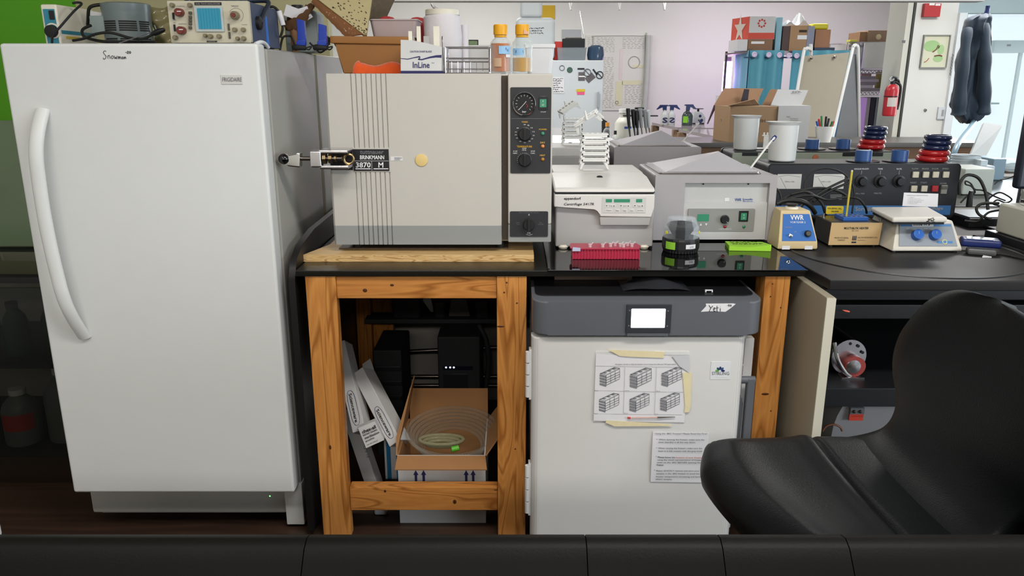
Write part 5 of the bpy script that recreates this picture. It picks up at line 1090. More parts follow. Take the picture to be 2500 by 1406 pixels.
for u in (.30, .62):
    k = lathe('knob', BLUEP, t, [(.0175, 0), (.017, .012), (.0165, .019), (.015, .020), (0, .020)], onp(u, .46), n2, 28); quad4('knob_line', MATS['stirrer_grey'], k, onp(u - .005, .46, .0206), onp(u + .005, .46, .0206), onp(u + .005, .58, .0206), onp(u - .005, .58, .0206), .0004)
txt('HEAT', INKW, pn, onp(.12, .75), onp(.18, .75) - onp(.12, .75), onp(.12, .79) - onp(.12, .75)); txt('STIR', INKW, pn, onp(.46, .75), onp(.52, .75) - onp(.46, .75), onp(.46, .79) - onp(.46, .75))
tp_ = quad4('label_tape', PAPER, t, onp(.24, .86, .001), onp(.64, .86, .001), onp(.66, 1.12, .002), onp(.2, 1.12, .002), .0006)
strokes('handwriting', INK, tp_, [[(0, 0), (.06, .8), (.12, 0)], [(.16, .8), (.26, .8)], [(.21, .8), (.21, 0)], [(.32, .0), (.32, .8), (.44, 0), (.44, .8)], [(.6, .1), (.66, .5), (.72, .1)], [(.8, .6), (.9, .1)], [(.85, .0), (.96, .7)]], onp(.27, .9, .0015), onp(.6, .9) - onp(.27, .9), onp(.27, 1.06) - onp(.27, .9), .0008)
# plate top: slab with rounded corners
q0, q1, q2, q3 = PZ(2180, 531, zf + .022), PZ(2314, 531, zf + .022), PZ(2266, 504, zf + .022), PZ(2126, 505, zf + .022)
bm = NB(); cs = [(q.x, q.y) for q in (q0, q1, q2, q3)]; bprism(bm, cs, zf + .005, zf + .022, 'z', .006, 3); fin('plate_top', bm, mat('white_ceramic', 'd0ccc4', .3, var=.05, vs=25), t)
cc_ = [((x - 1.33) * .93 + 1.33, (y - 2.57) * .93 + 2.57) for x, y in cs]; prism('plate_gap', BLKM, t, cc_, zf - .002, zf + .0055, 'z')
bm = NB()
for i in range(16):
    x = q0.x + (q1.x - q0.x) * (.62 + .022 * (i % 6) + .01 * random.random()); z_ = zf + .006 + .014 * random.random(); y = q0.y - .0006
    bbox(bm, x, x + random.uniform(.002, .008), y - .0006, y + .001, z_, z_ + random.uniform(.001, .003))
o = fin('chipped_marks', bm, INK, t, flat=True); o['kind'] = 'stuff'
for x, y in ((xa + .01, Yf_ + .01), (xb - .02, Yf_ + .01), (xa + .01, 2.68), (xb - .05, 2.68)): lathe('foot', RUBBER, t, [(.007, .0003), (.007, .005), (0, .005)], (x, y, RB), seg=10)
nc = tag(quad4('note_card', PAPER, None, P(2203, 503, 2.72), P(2289, 505, 2.72), P(2291, 473, 2.74), P(2207, 470, 2.74), .0008), 'white typed note card leaning upright behind the hotplate stirrer', 'note')
O = P(2211, 499, 2.7185); U = P(2281, 499, 2.7185) - O; V = P(2213, 476, 2.737) - O
rows = [('OPERATING INSTRUCTIONS', 0.0, .75, .9), ('1. Plug in.', .06, .3, .7), ('2. Set the temperature.', .06, .5, .54), ('3. Set the stirring speed.', .06, .62, .38), ('4. Switch off after use.', .06, .55, .22), ('5. Keep it dry.', .06, .42, .06)]
for s, u0, u1, v in rows: txt(s, INKG, nc, O + U * u0 + V * v, U * (u1 - u0), V * .08)
# ---------------------------------------------------------------- small items on the right of the corner bench
t = thing('hand_meter', 'navy blue hand held meter with a grey screen lying beside the hotplate', 'meter', (1.50, 2.46, RB))
bm = NB(); bbox(bm, 1.485, 1.60, 2.47, 2.535, RB + .016, RB + .042, .008, 3, about((1.54, 2.5, RB + .02), 'Z', -22)); fin('meter_body', bm, NAVY, t)
bm = NB(); bbox(bm, 1.50, 1.575, 2.478, 2.52, RB + .0415, RB + .0435, .001, 2, about((1.54, 2.5, RB + .02), 'Z', -22)); fin('screen', bm, mat('pale_screen', '9fa7ad', .15), t)
bm = NB(); bbox(bm, 1.478, 1.56, 2.425, 2.475, RB + .0004, RB + .018, .006, 2, about((1.52, 2.45, RB + .02), 'Z', -22)); fin('meter_base', bm, mat('dark_grey_plastic', '4a4b4b', .5), t)
prism('white_tag', PAPER, t, [(1.495, 2.40), (1.525, 2.40), (1.51, 2.42)], RB + .0004, RB + .004, 'z')
tag(box('beige_block', mat('beige_plastic', 'a48b5f', .5, var=.05), None, 1.50, 1.60, 2.60, 2.65, RB + .0004, RB + .022, .004), 'small beige plastic box lying behind the navy hand meter', 'box')
cable('thin black cord curving from the hand meter around the round inlay', [(1.53, 2.455, RB + .006), (1.575, 2.43, RB + .004), (1.60, 2.38, RB + .004), (1.62, 2.36, RB + .004)], .003)
t = thing('bench_instrument', 'pale grey boxy instrument cut off by the right edge of the picture', 'instrument', (1.85, 2.55, RB))
box('instrument_body', mat('pale_putty', 'b4b2a6', .45, var=.03), t, 1.688, 2.1, 2.33, 2.665, RB + .033, P(2437, 495, 2.66).z, .008, 3); box('instrument_base', BLACK, t, 1.675, 2.1, 2.32, 2.70, RB + .006, RB + .033, .004); box('top_knob', CHROME, t, 1.73, 1.80, 2.56, 2.62, P(2437, 495, 2.66).z, P(2437, 495, 2.66).z + .02, .003)
box('instrument_tray', BLKM, t, 1.66, 2.1, 2.30, 2.74, RB + .0004, RB + .006)
t = thing('monitor', 'dark monitor cut off at the right edge above the pale instrument', 'monitor', (1.86, 2.76, RB))
mx = P(2484, 400, 2.82).x
box('screen_back', mat('dark_slate_plastic', '1c2330', .35, var=.1), t, mx, mx + .42, 2.80, 2.84, P(2484, 466, 2.76).z, P(2500, 215, 2.76).z, .012, 3); cyl('monitor_neck', CHROME, t, (mx + .05, 2.84, RB + .012), (mx + .05, 2.84, P(2484, 466, 2.76).z + .02), .016); box('monitor_foot', BLACK, t, mx - .04, mx + .2, 2.76, 2.9, RB + .0004, RB + .012, .004)
t = thing('power_strip', 'black power strip step behind the corner bench on the right of the console', 'power strip', (1.9, 3.0, RB)); z_ = P(2390, 528, 2.95).z
box('strip_body', BLACK, t, 1.735, 2.4, 2.90, 3.1, RB + .0004, z_, .004); box('strip_top', mat('slate_top', '4a4c52', .4), t, 1.74, 2.4, 2.91, 3.09, z_, z_ + .004)
# ---------------------------------------------------------------- cables on the bench
def cb(label, px, r=.0045, name='cable'): return cable(label, [P(x, y, Y) for x, y, Y in px], r, name=name)
cb('black cable in a tall arch in front of the console meters', [(1965, 470, 2.84), (1966, 440, 2.86), (1985, 418, 2.88), (2020, 411, 2.88), (2055, 421, 2.88), (2078, 445, 2.87), (2086, 475, 2.86), (2082, 505, 2.82), (2080, 520, 2.80)], .0032)
cb('thick black looped cord bundle pointing up right at the second meter', [(1945, 585, 2.66), (1946, 545, 2.68), (1960, 500, 2.74), (1995, 475, 2.76), (2030, 455, 2.78), (2068, 438, 2.80), (2070, 446, 2.80), (2040, 459, 2.78), (2010, 475, 2.76), (1985, 492, 2.75)], .0045)
cb('black cable arching from behind the vortexer towards the stirrer', [(1898, 500, 2.72), (1925, 478, 2.73), (1960, 464, 2.75), (2005, 459, 2.78), (2050, 468, 2.78), (2075, 485, 2.78)], .0045)
cb('black cable running level from the vortexer to the back of the stirrer', [(1900, 492, 2.70), (1950, 480, 2.70), (1985, 478, 2.70), (2020, 488, 2.72), (2060, 482, 2.74), (2095, 485, 2.72), (2112, 505, 2.72), (2116, 520, 2.75)], .004)
cb('black cable hooking down beside the yellow repair sign', [(1930, 475, 2.73), (1965, 468, 2.73), (1988, 478, 2.72), (2006, 495, 2.71), (2014, 518, 2.71), (2018, 530, 2.72)], .005)
cb('black cables gathered above the vortexer', [(1896, 498, 2.66), (1915, 490, 2.66), (1940, 489, 2.66), (1962, 493, 2.66), (1980, 505, 2.68), (1990, 520, 2.70)], .008)
cb('black cable rising beside the water bath behind the vortexer', [(1890, 455, 2.70), (1903, 470, 2.70), (1908, 490, 2.69), (1905, 500, 2.67)], .004)
cb('thick black cable arching right of the console', [(2342, 475, 2.86), (2344, 445, 2.86), (2362, 427, 2.86), (2388, 434, 2.86), (2403, 460, 2.85), (2410, 490, 2.84), (2412, 512, 2.83)], .006)
cb('black cable loop hanging in front of the dark power strip', [(2440, 496, 2.75), (2400, 497, 2.77), (2384, 508, 2.77), (2392, 525, 2.76), (2420, 536, 2.74)], .005)
cb('dark cable curling down from the pale instrument to the bench', [(2440, 513, 2.72), (2415, 518, 2.72), (2400, 530, 2.72), (2385, 541, 2.73), (2355, 539, 2.75)], .004)
cb('thin black lead sweeping up right to the monitor', [(2428, 450, 2.85), (2440, 440, 2.85), (2460, 436, 2.84), (2484, 426, 2.82)], .002)
cb('black adapter lead knotted right of the console', [(2345, 495, 2.88), (2362, 478, 2.88), (2380, 470, 2.87), (2372, 455, 2.87), (2358, 450, 2.87), (2358, 442, 2.87), (2370, 448, 2.87), (2380, 462, 2.87), (2400, 465, 2.87), (2430, 480, 2.86), (2455, 490, 2.85)], .003)
cb('black lead lying in waves under the monitor', [(2400, 500, 2.88), (2420, 480, 2.88), (2440, 470, 2.87), (2460, 478, 2.86), (2470, 488, 2.86), (2455, 495, 2.86), (2435, 488, 2.86), (2425, 498, 2.86), (2450, 504, 2.86)], .0032)
t = tag(tube('power_adapter', BLACK, None, [P(2366, 505, 2.86), P(2368, 485, 2.86), P(2372, 466, 2.86)], lambda a: .012 - .004 * a, 10), 'black plug adapter standing on end right of the console', 'adapter')
# ---------------------------------------------------------------- undercounter freezer
t = thing('undercounter_freezer', 'white undercounter freezer with a grey control head and lit screen, named Yeti', 'freezer', (0.38, 2.5, 0))
YT = 2.10
GH = mat('slate_head', '5a5d63', .42, var=.04)
bm = NB(); bprism(bm, [(x, y) for x, y in rrect(.058, .716, YT, 2.72, .045, 6)], P(1580, 819, YT).z, P(1580, 737, YT).z, 'z', .005, 3); fin('control_head', bm, GH, t)
bm = NB(); zt_ = P(1580, 737, YT).z; bprism(bm, [(x, y) for x, y in rrect(.068, .706, 2.16, 2.71, .03, 5)], zt_ - .001, zt_ + .003, 'z'); fin('head_top', bm, BLACK, t)
box('cabinet', mat('freezer_white', 'cfcfcf', .35, var=.02), t, .066, .70, 2.19, 2.75, .06, P(1580, 819, YT).z - .001, .004)
zd0, zd1 = .068, P(1560, 822, 2.12).z
dr = None
bm = NB(); bprism(bm, [(x, y) for x, y in rrect(.056, .679, 2.115, 2.185, .026, 6)], zd0, zd1, 'z', .006, 3); dr = fin('door', bm, mat('door_white', 'cfcecb', .36, var=.02, bump=.04, bs=500), t)
box('toe_kick', BLKM, t, .10, .66, 2.2, 2.7, .0, .06)
x0, x1, z0, z1 = R(1528, 742, 1638, 812, YT)
sb_ = box('screen_bezel', mat('dark_slate', '33353b', .4), t, x0, x1, YT - .006, YT, z0, z1, .002); box('screen_shelf', GH, t, x0 + .004, x1 - .006, YT - .004, YT + .005, z0 - .010, z0 + .001, .002)
sc = plate('screen', (1541, 754, 1624, 800), SCREENM, t, YT - .0068, .002, .001)
q = P(1582, 777, YT - .007); bm = NB(); btorus(bm, q + Vector((.002, 0, .001)), .0065, .0016, (0, 1, 0), 20, 6); fin('screen_logo', bm, mat('pale_green_glow', 'b9f0cd', .5, var=0, emit=1.6), sc)
for px, py in ((1537, 758), (1631, 759), (1535, 795), (1629, 796)): lathe('screw', INKG, sb_, [(.0022, 0), (.0022, .001), (0, .001)], P(px, py, YT - .006), (0, -1, 0), 10)
pts = [(1711, 761), (1738, 759.5), (1771, 761), (1784, 752), (1796, 742), (1790, 740.5), (1723, 741), (1724, 747)]
bm = NB(); bprism(bm, [(P(x, y, YT).x, P(x, y, YT).z) for x, y in pts], YT - .0008, YT - .0001); tl = fin('name_tape', bm, PAPER, t, flat=True)
YE = [[(0, 1), (.14, .55)], [(.32, .9), (.14, .5), (.02, 0)], [(.36, .3), (.5, .4), (.48, .6), (.38, .5), (.4, .1), (.54, .05)], [(.68, .9), (.67, .1), (.72, 0)], [(.58, .55), (.8, .6)], [(.95, .5), (.94, .02)], [(.95, .72), (.96, .76)]]
O = P(1731, 760, YT - .001); strokes('handwriting', INK, tl, YE, O, P(1760, 760, YT - .001) - O, P(1731, 745, YT - .001) - O, .0009)
O = P(1775, 748, YT - .001); strokes('handwriting', INK, tl, [[(0, .5), (.2, .5)], [(.5, 1), (.35, 1), (.35, .6), (.5, .5), (.48, .05), (.32, .1)], [(.8, 1), (.68, .5), (.8, .05), (.95, .5), (.8, 1)]], O, P(1786, 748, YT - .001) - O, P(1775, 743.5, YT - .001) - O, .0007)
# hinges
for (a, b) in (((855, 968)), ((1132, 1250))):
    z0, z1 = P(1290, b, 2.14).z, P(1290, a, 2.14).z; h = box('hinge_leaf', MATS['freezer_white'], t, .050, .058, 2.13, 2.16, z0 - .006, z1 + .004, .001)
    for i in range(4):
        zz0 = z0 + (z1 - z0) * i / 4; cyl('hinge_barrel', MATS['freezer_white'], h, (.047, 2.135, zz0 + .002), (.047, 2.135, zz0 + (z1 - z0) / 4 - .002), .0075, seg=12)
# side labels and lever
for a in ((1826, 826, 1834, 888), (1824, 893, 1832, 915)): x0, x1, z0, z1 = R(*a, 2.19); box('side_label', mat('mauve_label', '6f6168', .6), t, .684, .697, 2.1885, 2.1905, z0, z1)
box('cabinet_edge', MATS['freezer_white'], t, .699, .728, 2.20, 2.23, .10, P(0, 826, 2.2).z, .002)
q0 = P(1812, 927, 2.16); q1 = P(1836, 927, 2.16)
lv = cyl('lever_hub', GH, t, (q0.x - .01, 2.16, q0.z), (q1.x + .008, 2.16, q1.z), .0115, seg=18)
bm = NB(); bbox(bm, q1.x - .016, q1.x + .008, 2.148, 2.172, .30, q1.z + .008, .004, 3); fin('lever_arm', bm, GH, t)
bm = NB(); bprism(bm, [(q0.x - .004, .30), (q1.x - .02, .30), (q1.x - .018, .50), (q1.x - .026, .52), (q0.x + .002, .53), (q0.x - .004, .51)], 2.165, 2.195, 'y', .003); fin('latch_block', bm, mat('slate_block', '5f6268', .45), t)
# badge
Yd = 2.115
bd_ = plate('badge', (1735, 883, 1783, 926), mat('badge_white', 'd2d4d6', .3), t, Yd - .0012, .001, .0012); Y_ = Yd - .0012
bm = NB()
for i, (a, cl) in enumerate(((90, 0), (45, 0), (135, 0), (0, 0), (180, 0))): pass
bm.free()
LEAF = [mat('leaf_navy', '26305f', .5), mat('leaf_blue', '2a4f78', .5), mat('leaf_teal', '1f4a5a', .5), mat('leaf_deep', '22245f', .5), mat('leaf_green', '5f9c46', .5)]
c0 = P(1758, 905, Y_)
for a, m_ in ((90, LEAF[0]), (47, LEAF[1]), (133, LEAF[2]), (0, LEAF[3]), (180, LEAF[4])):
    bm = NB(); ca_, sa_ = math.cos(math.radians(a)), math.sin(math.radians(a)); pts = []
    for k in range(10):
        s = 2 * PI * k / 10; l, w = .0085 + .0055 * math.cos(s), .0033 * math.sin(s); pts.append((c0.x + l * ca_ - w * sa_, c0.z + l * sa_ * .95 + w * ca_))
    bprism(bm, pts, Y_ - .0006, Y_); fin('emblem_leaf', bm, m_, bd_, flat=True)
txtp('STIRLING', INKG, bd_, 1738, 907, 1780, 915, Y_); txtp('ULTRACOLD', INKW, bd_, 1746, 918, 1774, 921, Y_)
# rack chart and tapes
Yp = Yd - .0035
def pp(x, y, Y=Yp): return P(x, y, Y)
ch = thing('rack_chart', 'printed freezer rack chart with six drawn racks taped to the freezer door', 'paper', pp(1560, 950))
sheet('chart_sheet', PAPER, ch, lambda u, v: pp(1449 + 6 * v + 222 * u + 4 * u * v, 1027 + 4 * u - (162 - 2 * u) * v, Yp + .0012 * math.sin(PI * u) - .0015 * (1 - v) * (1 - u)), 10, 8, .0004)
Y2 = Yp - .0014
x0, x1, z0, z1 = R(1455, 857, 1683, 866, Yp + .001); box('clear_sleeve', glassy('clear_sleeve', 'ffffff', .15, .3), ch, x0, x1, Yd - .0022, Yd - .0018, z0, z1)
def line(a, b, w=.0006): return (a, b, w)
bm = NB()
def ln(x0_, y0_, x1_, y1_, r=.0004): bcyl(bm, pp(x0_, y0_, Y2), pp(x1_, y1_, Y2), r, seg=4)
ln(1453, 893, 1670, 896); ln(1450, 953, 1668, 957); ln(1526, 895, 1522, 1010); ln(1603, 896, 1598, 1012); ln(1448, 1010, 1665, 1012)
fin('grid_lines', bm, INKL, ch)
GR = mat('graphite', '77787c', .7, var=.2, vs=300)
for i, (ox, oy, s) in enumerate(((1464, 896, 1.0), (1538, 897, 1.07), (1615, 896, 1.0), (1462, 959, 1.0), (1537, 959, .98), (1612, 958, .96))):
    bm = NB(); 
    def q_(a, b): return pp(ox + a * s, oy + b * s, Y2)
    def f4(*p): bm.faces.new([bm.verts.new(q_(*k)) for k in p])
    for k in range(4): f4((0, 17.5 + 7 * k), (16, 21.5 + 7 * k), (16, 27.2 + 7 * k), (0, 22.8 + 7 * k))
    f4((0, 16), (36, 0), (38, 1.5), (3, 17)); f4((0, 16), (16, 20), (16, 18.8), (2, 15)); f4((16, 20), (49, 4), (49, 2.5), (16, 18.5)); f4((36, 0), (50, 2.5), (49, 4), (36, 1.6))
    for k in range(3): f4((7 + 11 * k, 14.5 - 5 * k), (14 + 11 * k, 16 - 5 * k), (19 + 11 * k, 13.6 - 5 * k), (12 + 11 * k, 12.4 - 5 * k))
    for k in range(4):
        y = 26 + 5.8 * k; f4((16, y), (49, y - 15.5), (49, y - 14.3), (16, y + 1.6))
    for k in range(4): x = 16 + 11 * k; f4((x - .5, 20.5 - 5.1 * k), (x + .6, 20 - 5.1 * k), (x + .6, 43.5 - 5.1 * k - .6 * k), (x - .5, 44 - 5.1 * k - .6 * k))
    fin('rack_drawing', bm, GR, ch, flat=True)
txtp('Find paper out here to label the location of your freezer box with your PCT space below', INK, ch, 1502, 887.5, 1650, 891, Y2, bold=.01)
for px, py in ((1452, 952), (1527, 952), (1603, 953), (1451, 1008), (1524, 1007), (1598, 1009)): txtp('Rack', INKG, ch, px, py, px + 9, py + 2.5, Y2)
for pts, n in (([(1484, 853), (1622, 858), (1620, 873), (1535, 870), (1512, 868)], 0), ([(1666, 909), (1688, 908), (1686, 990), (1682, 1005), (1670, 1006), (1672, 990)], 1), ([(1478, 1031), (1480, 1025), (1612, 1033), (1640, 1036), (1638, 1039), (1500, 1040)], 2)):
    bm = NB(); bprism(bm, [(pp(*p).x, pp(*p).z) for p in pts], Y2 - .0012, Y2 - .0004); fin('tape_strip', bm, MASK, ch, flat=True)
bm = NB(); V = [bm.verts.new(pp(*p, Y2 - .002)) for p in ((1640, 868), (1683, 868), (1683, 912), (1676, 905), (1660, 895))]; bm.faces.new(V[::-1]); fin('sleeve_fold', bm, mat('glossy_fold', 'c3c4c8', .3), ch, flat=True)
pn = thing('brush_pen', 'thin brush pen with a dark metal tip taped below the rack chart', 'pen', pp(1590, 1020))
cyl('pen_shaft', glassy('clear_pink', 'e0b4a8', .1, .4), pn, pp(1535, 1020, Y2 - .003), pp(1605, 1019, Y2 - .003), .0022, seg=8); cyl('pen_tip', DSTEEL, pn, pp(1605, 1019, Y2 - .003), pp(1648, 1018, Y2 - .003), .0024, .0009, 8); cyl('pen_end', INKR, pn, pp(1532, 1020, Y2 - .003), pp(1539, 1020, Y2 - .003), .003, seg=8)
# printed notice
nt = thing('notice', 'printed notice headed Using the -80C Freezer? on the lower freezer door', 'paper', pp(1660, 1115))
def nf(u, v): return pp(1588 + 6 * v + (135 + 2 * v) * u, 1176 + 2 * u - (123 - 2 * u) * v, Yp + .001 - .0025 * math.sin(PI * (1 - v)) * (1 - u) * (1 - u))
sheet('notice_sheet', PAPER, nt, nf, 10, 10, .0004)
def ntx(s, x0, x1, y, m=INK, h=4.2, **k):
    a, b, c = pp(x0, y + h / 2, Yp - .0018), pp(x1, y + h / 2 + .6, Yp - .0018), pp(x0 + .2, y - h / 2, Yp - .0018); txt(s, m, nt, a, b - a, c - a, **k)
ntx('Using the -80C Freezer? Please Read this First!', 1599, 1726, 1058.5, h=5)
for s, a, b, y, m_ in (('When opening the freezer, make sure the', 1608, 1719, 1073, INK), ('lever (handle) is all the way down.', 1608, 1698, 1079.5, INK), ('When closing the freezer, make sure the', 1607, 1714, 1094, INK), ('lever is in full contact with the gray knob.', 1607, 1715, 1101, INK),
    ('Please know the', 1606, 1648, 1115.5, INK), ('location of your freezer box', 1650, 1726, 1117, INKR), ('using the visual representation of freezer', 1605, 1714, 1122.5, INK), ('racks on the -80C BEFORE opening the -80C', 1604, 1725, 1129, INK), ('freezer.', 1603, 1621, 1134, INK),
    ('Please QUICKLY remove and store your', 1602, 1707, 1149, INK), ('samples in the -80C freezer to avoid the', 1602, 1707, 1156, INK), ('freezer temperature increasing and harming', 1601, 1718, 1163.5, INK), ('others\' samples.', 1600, 1641, 1169.5, INK)): ntx(s, a, b, y, m_, bold=.01)
for px, py in ((1604, 1072), (1603, 1093), (1602, 1114), (1598, 1147)): lathe('bullet', INK, nt, [(.0009, 0), (.0009, .0004), (0, .0004)], pp(px, py, Yp - .0015), (0, -1, 0), 8)
# things lying on the freezer head, under the worktop
HZ = zt_ + .0034
bg_ = tag(sheet('plastic_pouch', mat('clear_dark_film', '2a2b2f', .08, var=.2, vs=15, spec=1.0), None, lambda u, v: Vector((P(1515, 700, 2.25).x + .20 * u, 2.20 + .12 * v, HZ + .001 + .024 * math.sin(PI * u) ** .6 * math.sin(PI * min(1, v * .9 + .1)) * (1 + .2 * math.sin(9 * u + 7 * v)))), 22, 12, .0006), 'crumpled clear plastic pouch on top of the freezer head under the worktop', 'pouch')
tag(box('cardboard_strip', mat('dim_card', '6a5648', .8), None, P(1352, 700, 2.35).x, P(1540, 700, 2.35).x, 2.33, 2.40, HZ + .0004, HZ + .024, .002), 'brown cardboard strip lying left of the plastic pouch on the freezer', 'card')
bm = NB(); a = P(1722, 706, 2.19); bbox(bm, a.x, a.x + .022, 2.19, 2.194, HZ + .004, HZ + .007); bbox(bm, a.x, a.x + .003, 2.188, 2.196, HZ + .0004, HZ + .006); bbox(bm, a.x + .019, a.x + .022, 2.188, 2.196, HZ + .0004, HZ + .006); tag(fin('small_clip', bm, PAPER, None), 'tiny white clip lying on the right of the freezer head', 'clip')
# ---------------------------------------------------------------- black stool chair in front of the freezer
CH = (0.66, 1.40, 0)
t = thing('lab_chair', 'black vinyl lab chair with a creased seat, turned sideways before the white undercounter freezer', 'chair', CH)
SZ = 0.668; sx0, sx1, sy0, sy1 = 0.420, 0.90, 1.13, 1.625
def seat_pt(a, b, top):
    u = a * math.sqrt(1 - 0.30 * b * b); v = b * math.sqrt(1 - 0.22 * a * a) * (1.0 + 0.03 * a)
    x = (sx0 + sx1) / 2 + (sx1 - sx0) / 2 * u / 0.9; y = (sy0 + sy1) / 2 + (sy1 - sy0) / 2 * v / 0.93
    xs = x + 0.080 * max(0.0, (1.50 - y) / 0.36) * max(0, (1 - u) / 2) ** 2.5
    e = 1 - max(abs(a), abs(b)); k = max(0.0, 1 - e / 0.28); r = 1 - math.sqrt(max(0, 1 - k * k))
    if top:
        z = SZ + 0.006 - 0.046 * r - 0.012 * math.exp(-((a + .3) ** 2 + b * b * .8) / 0.25) + 0.010 * math.exp(-((a + .72) / .2) ** 2) * (1 - k)
        z -= 0.013 * math.exp(-((x - 0.684) / 0.0065) ** 2) * (1 - r); z += 0.006 * math.exp(-((x - 0.662) / 0.02) ** 2) * (1 - r)
    else: z = SZ - 0.048 - 0.042 * math.sqrt(max(0, 1 - k * k))
    return Vector((xs, y, z))
bm = NB(); n1, n2 = 110, 40
T = [[bm.verts.new(seat_pt(-1 + 2 * i / n1, -1 + 2 * j / n2, True)) for j in range(n2 + 1)] for i in range(n1 + 1)]
def edge_(i, j): return i in (0, n1) or j in (0, n2)
Bt = [[(T[i][j] if edge_(i, j) else bm.verts.new(seat_pt(-1 + 2 * i / n1, -1 + 2 * j / n2, False))) for j in range(n2 + 1)] for i in range(n1 + 1)]
for i in range(n1):
    for j in range(n2):
        bm.faces.new([T[i][j], T[i + 1][j], T[i + 1][j + 1], T[i][j + 1]])
        try: bm.faces.new([Bt[i][j], Bt[i][j + 1], Bt[i + 1][j + 1], Bt[i + 1][j]])
        except ValueError: pass
fin('seat', bm, VINYL, t, 80)
# backrest shell: stations along its height: x, z, half width in y
st = [(0.700, 0.655, 0.235), (0.745, 0.664, 0.232), (0.790, 0.677, 0.226), (0.822, 0.698, 0.216), (0.844, 0.728, 0.222), (0.856, 0.762, 0.240), (0.862, 0.805, 0.276), (0.868, 0.845, 0.291), (0.875, 0.895, 0.284), (0.884, 0.945, 0.256), (0.890, 0.985, 0.222), (0.895, 1.015, 0.182), (0.899, 1.038, 0.135), (0.901, 1.052, 0.085), (0.903, 1.058, 0.03)]
cy = 1.378
sp_ = smooth_path([(a, 0, b) for a, b, c in st], 4); sw_ = smooth_path([(0, 0, c) for a, b, c in st], 4)
bm = NB(); nv = 28; G = []
for i, (p, w) in enumerate(zip(sp_, sw_)):
    f = i / (len(sp_) - 1); row = []
    for j in range(nv + 1):
        v = -1 + 2 * j / nv; curl = 0.030 * max(0, f - .25) * v * v
        pad = 0.010 * (1 - v ** 6) * min(1, f * 4) * (1 - f ** 8); row.append(bm.verts.new((p.x - curl - pad + 0.012 * abs(v) ** 5, cy + w.z * v, p.z)))
    G.append(row)
fs = [bm.faces.new([G[i][j], G[i + 1][j], G[i + 1][j + 1], G[i][j + 1]]) for i in range(len(G) - 1) for j in range(nv)]
bmesh.ops.recalc_face_normals(bm, faces=fs)
for v in bm.verts: v.normal_update()
front = {v: v.co.copy() for v in bm.verts}
ext = {}
for v in list(front):
    ext[v] = bm.verts.new(v.co + Vector((0.030, 0, -0.012)))
for i in range(len(G) - 1):
    for j in range(nv): bm.faces.new([ext[G[i][j]], ext[G[i][j + 1]], ext[G[i + 1][j + 1]], ext[G[i + 1][j]]])
per = [(G[i][0], G[i + 1][0]) for i in range(len(G) - 1)] + [(G[-1][j], G[-1][j + 1]) for j in range(nv)] + [(G[i + 1][nv], G[i][nv]) for i in range(len(G) - 1)[::-1]] + [(G[0][j + 1], G[0][j]) for j in range(nv)[::-1]]
for a, b in per: bm.faces.new([a, b, ext[b], ext[a]])
fin('backrest', bm, VINYL, t, 75)
cyl('gas_column', BLACK, t, (0.66, 1.40, 0.07), (0.66, 1.40, SZ - .07), 0.028); box('seat_plate', BLACK, t, .57, .78, 1.3, 1.5, SZ - .10, SZ - .07, .004)
for k in range(5):
    a = 2 * PI * k / 5 + .3; e = (0.66 + .27 * math.cos(a), 1.40 + .27 * math.sin(a), 0.062)
    l = tube('leg', BLACK, t, [(0.66, 1.40, 0.09), e], lambda s: .022 - .007 * s, 8, 1); lathe('caster', RUBBER, l, [(0, -.012), (.025, -.012), (.025, .012), (0, .012)], (e[0], e[1], .0255), (math.sin(a), -math.cos(a), 0), 16)
# ---------------------------------------------------------------- open cabinet below the corner bench
t = thing('gear_motor', 'metal gear motor with a red part lying on the dark cabinet shelf', 'motor', (1.03, 2.3, .558))
a, b = P(2022, 880, 2.5), P(2068, 905, 2.25)
mz = .558; mcx = P(2062, 900, 2.28).x
bm = NB(); bcyl(bm, (mcx - .02, 2.55, mz + .062), (mcx, 2.27, mz + .058), .055, seg=28); fin('motor_body', bm, DSTEEL, t)
bm = NB(); bcyl(bm, (mcx, 2.272, mz + .058), (mcx + .001, 2.262, mz + .058), .0565, seg=28); fin('end_plate', bm, STEEL, t)
for k in range(5): aa = math.radians(20 + 35 * k); lathe('bolt_hole', BLKM, t, [(.005, 0), (.005, .001), (0, .001)], (mcx + .044 * math.cos(aa), 2.262, mz + .058 + .044 * math.sin(aa)), (0, -1, 0), 10)
bm = NB(); bcyl(bm, (mcx + .012, 2.262, mz + .036), (mcx + .012, 2.235, mz + .036), .032, seg=22); fin('gear_housing', bm, mat('faded_red', '8e3a36', .45, var=.15), t); lathe('gear', STEEL, t, [(.022, 0), (.022, .006), (.008, .008), (0, .008)], (mcx + .004, 2.235, mz + .038), (0, -1, 0), 18)
tube('bracket', STEEL, t, [(mcx - .055, 2.25, mz + .11), (mcx - .045, 2.235, mz + .06), (mcx - .02, 2.23, mz + .02), (mcx + .0, 2.235, mz + .004)], .006, 6); box('bracket_foot', STEEL, t, mcx - .03, mcx + .04, 2.225, 2.27, mz + .0003, mz + .004)
t = thing('white_drum', 'pale grey curved drum with an orange red tag inside the dark cabinet', 'drum', (1.2, 2.6, .06))
bm = NB(); bcyl(bm, (1.30, 2.36, .30), (1.30, 2.62, .30), .235, seg=40); fin('drum_shell', bm, mat('pale_grey_shell', '8d8d90', .4, var=.05), t)
q = P(2093, 1020, 2.34); box('orange_tag', mat('orange_red_tag', 'd5432e', .6), t, q.x - .024, q.x + .022, 2.345, 2.347, q.z - .012, q.z + .010); txtp('CAUTION HOT SURFACE', INKR, t, 2080, 1014, 2108, 1018, 2.344)
box('drum_plate', mat('grey_plate', '6c6e72', .4), t, q.x - .022, q.x + .024, 2.346, 2.36, q.z + .010, q.z + .032)
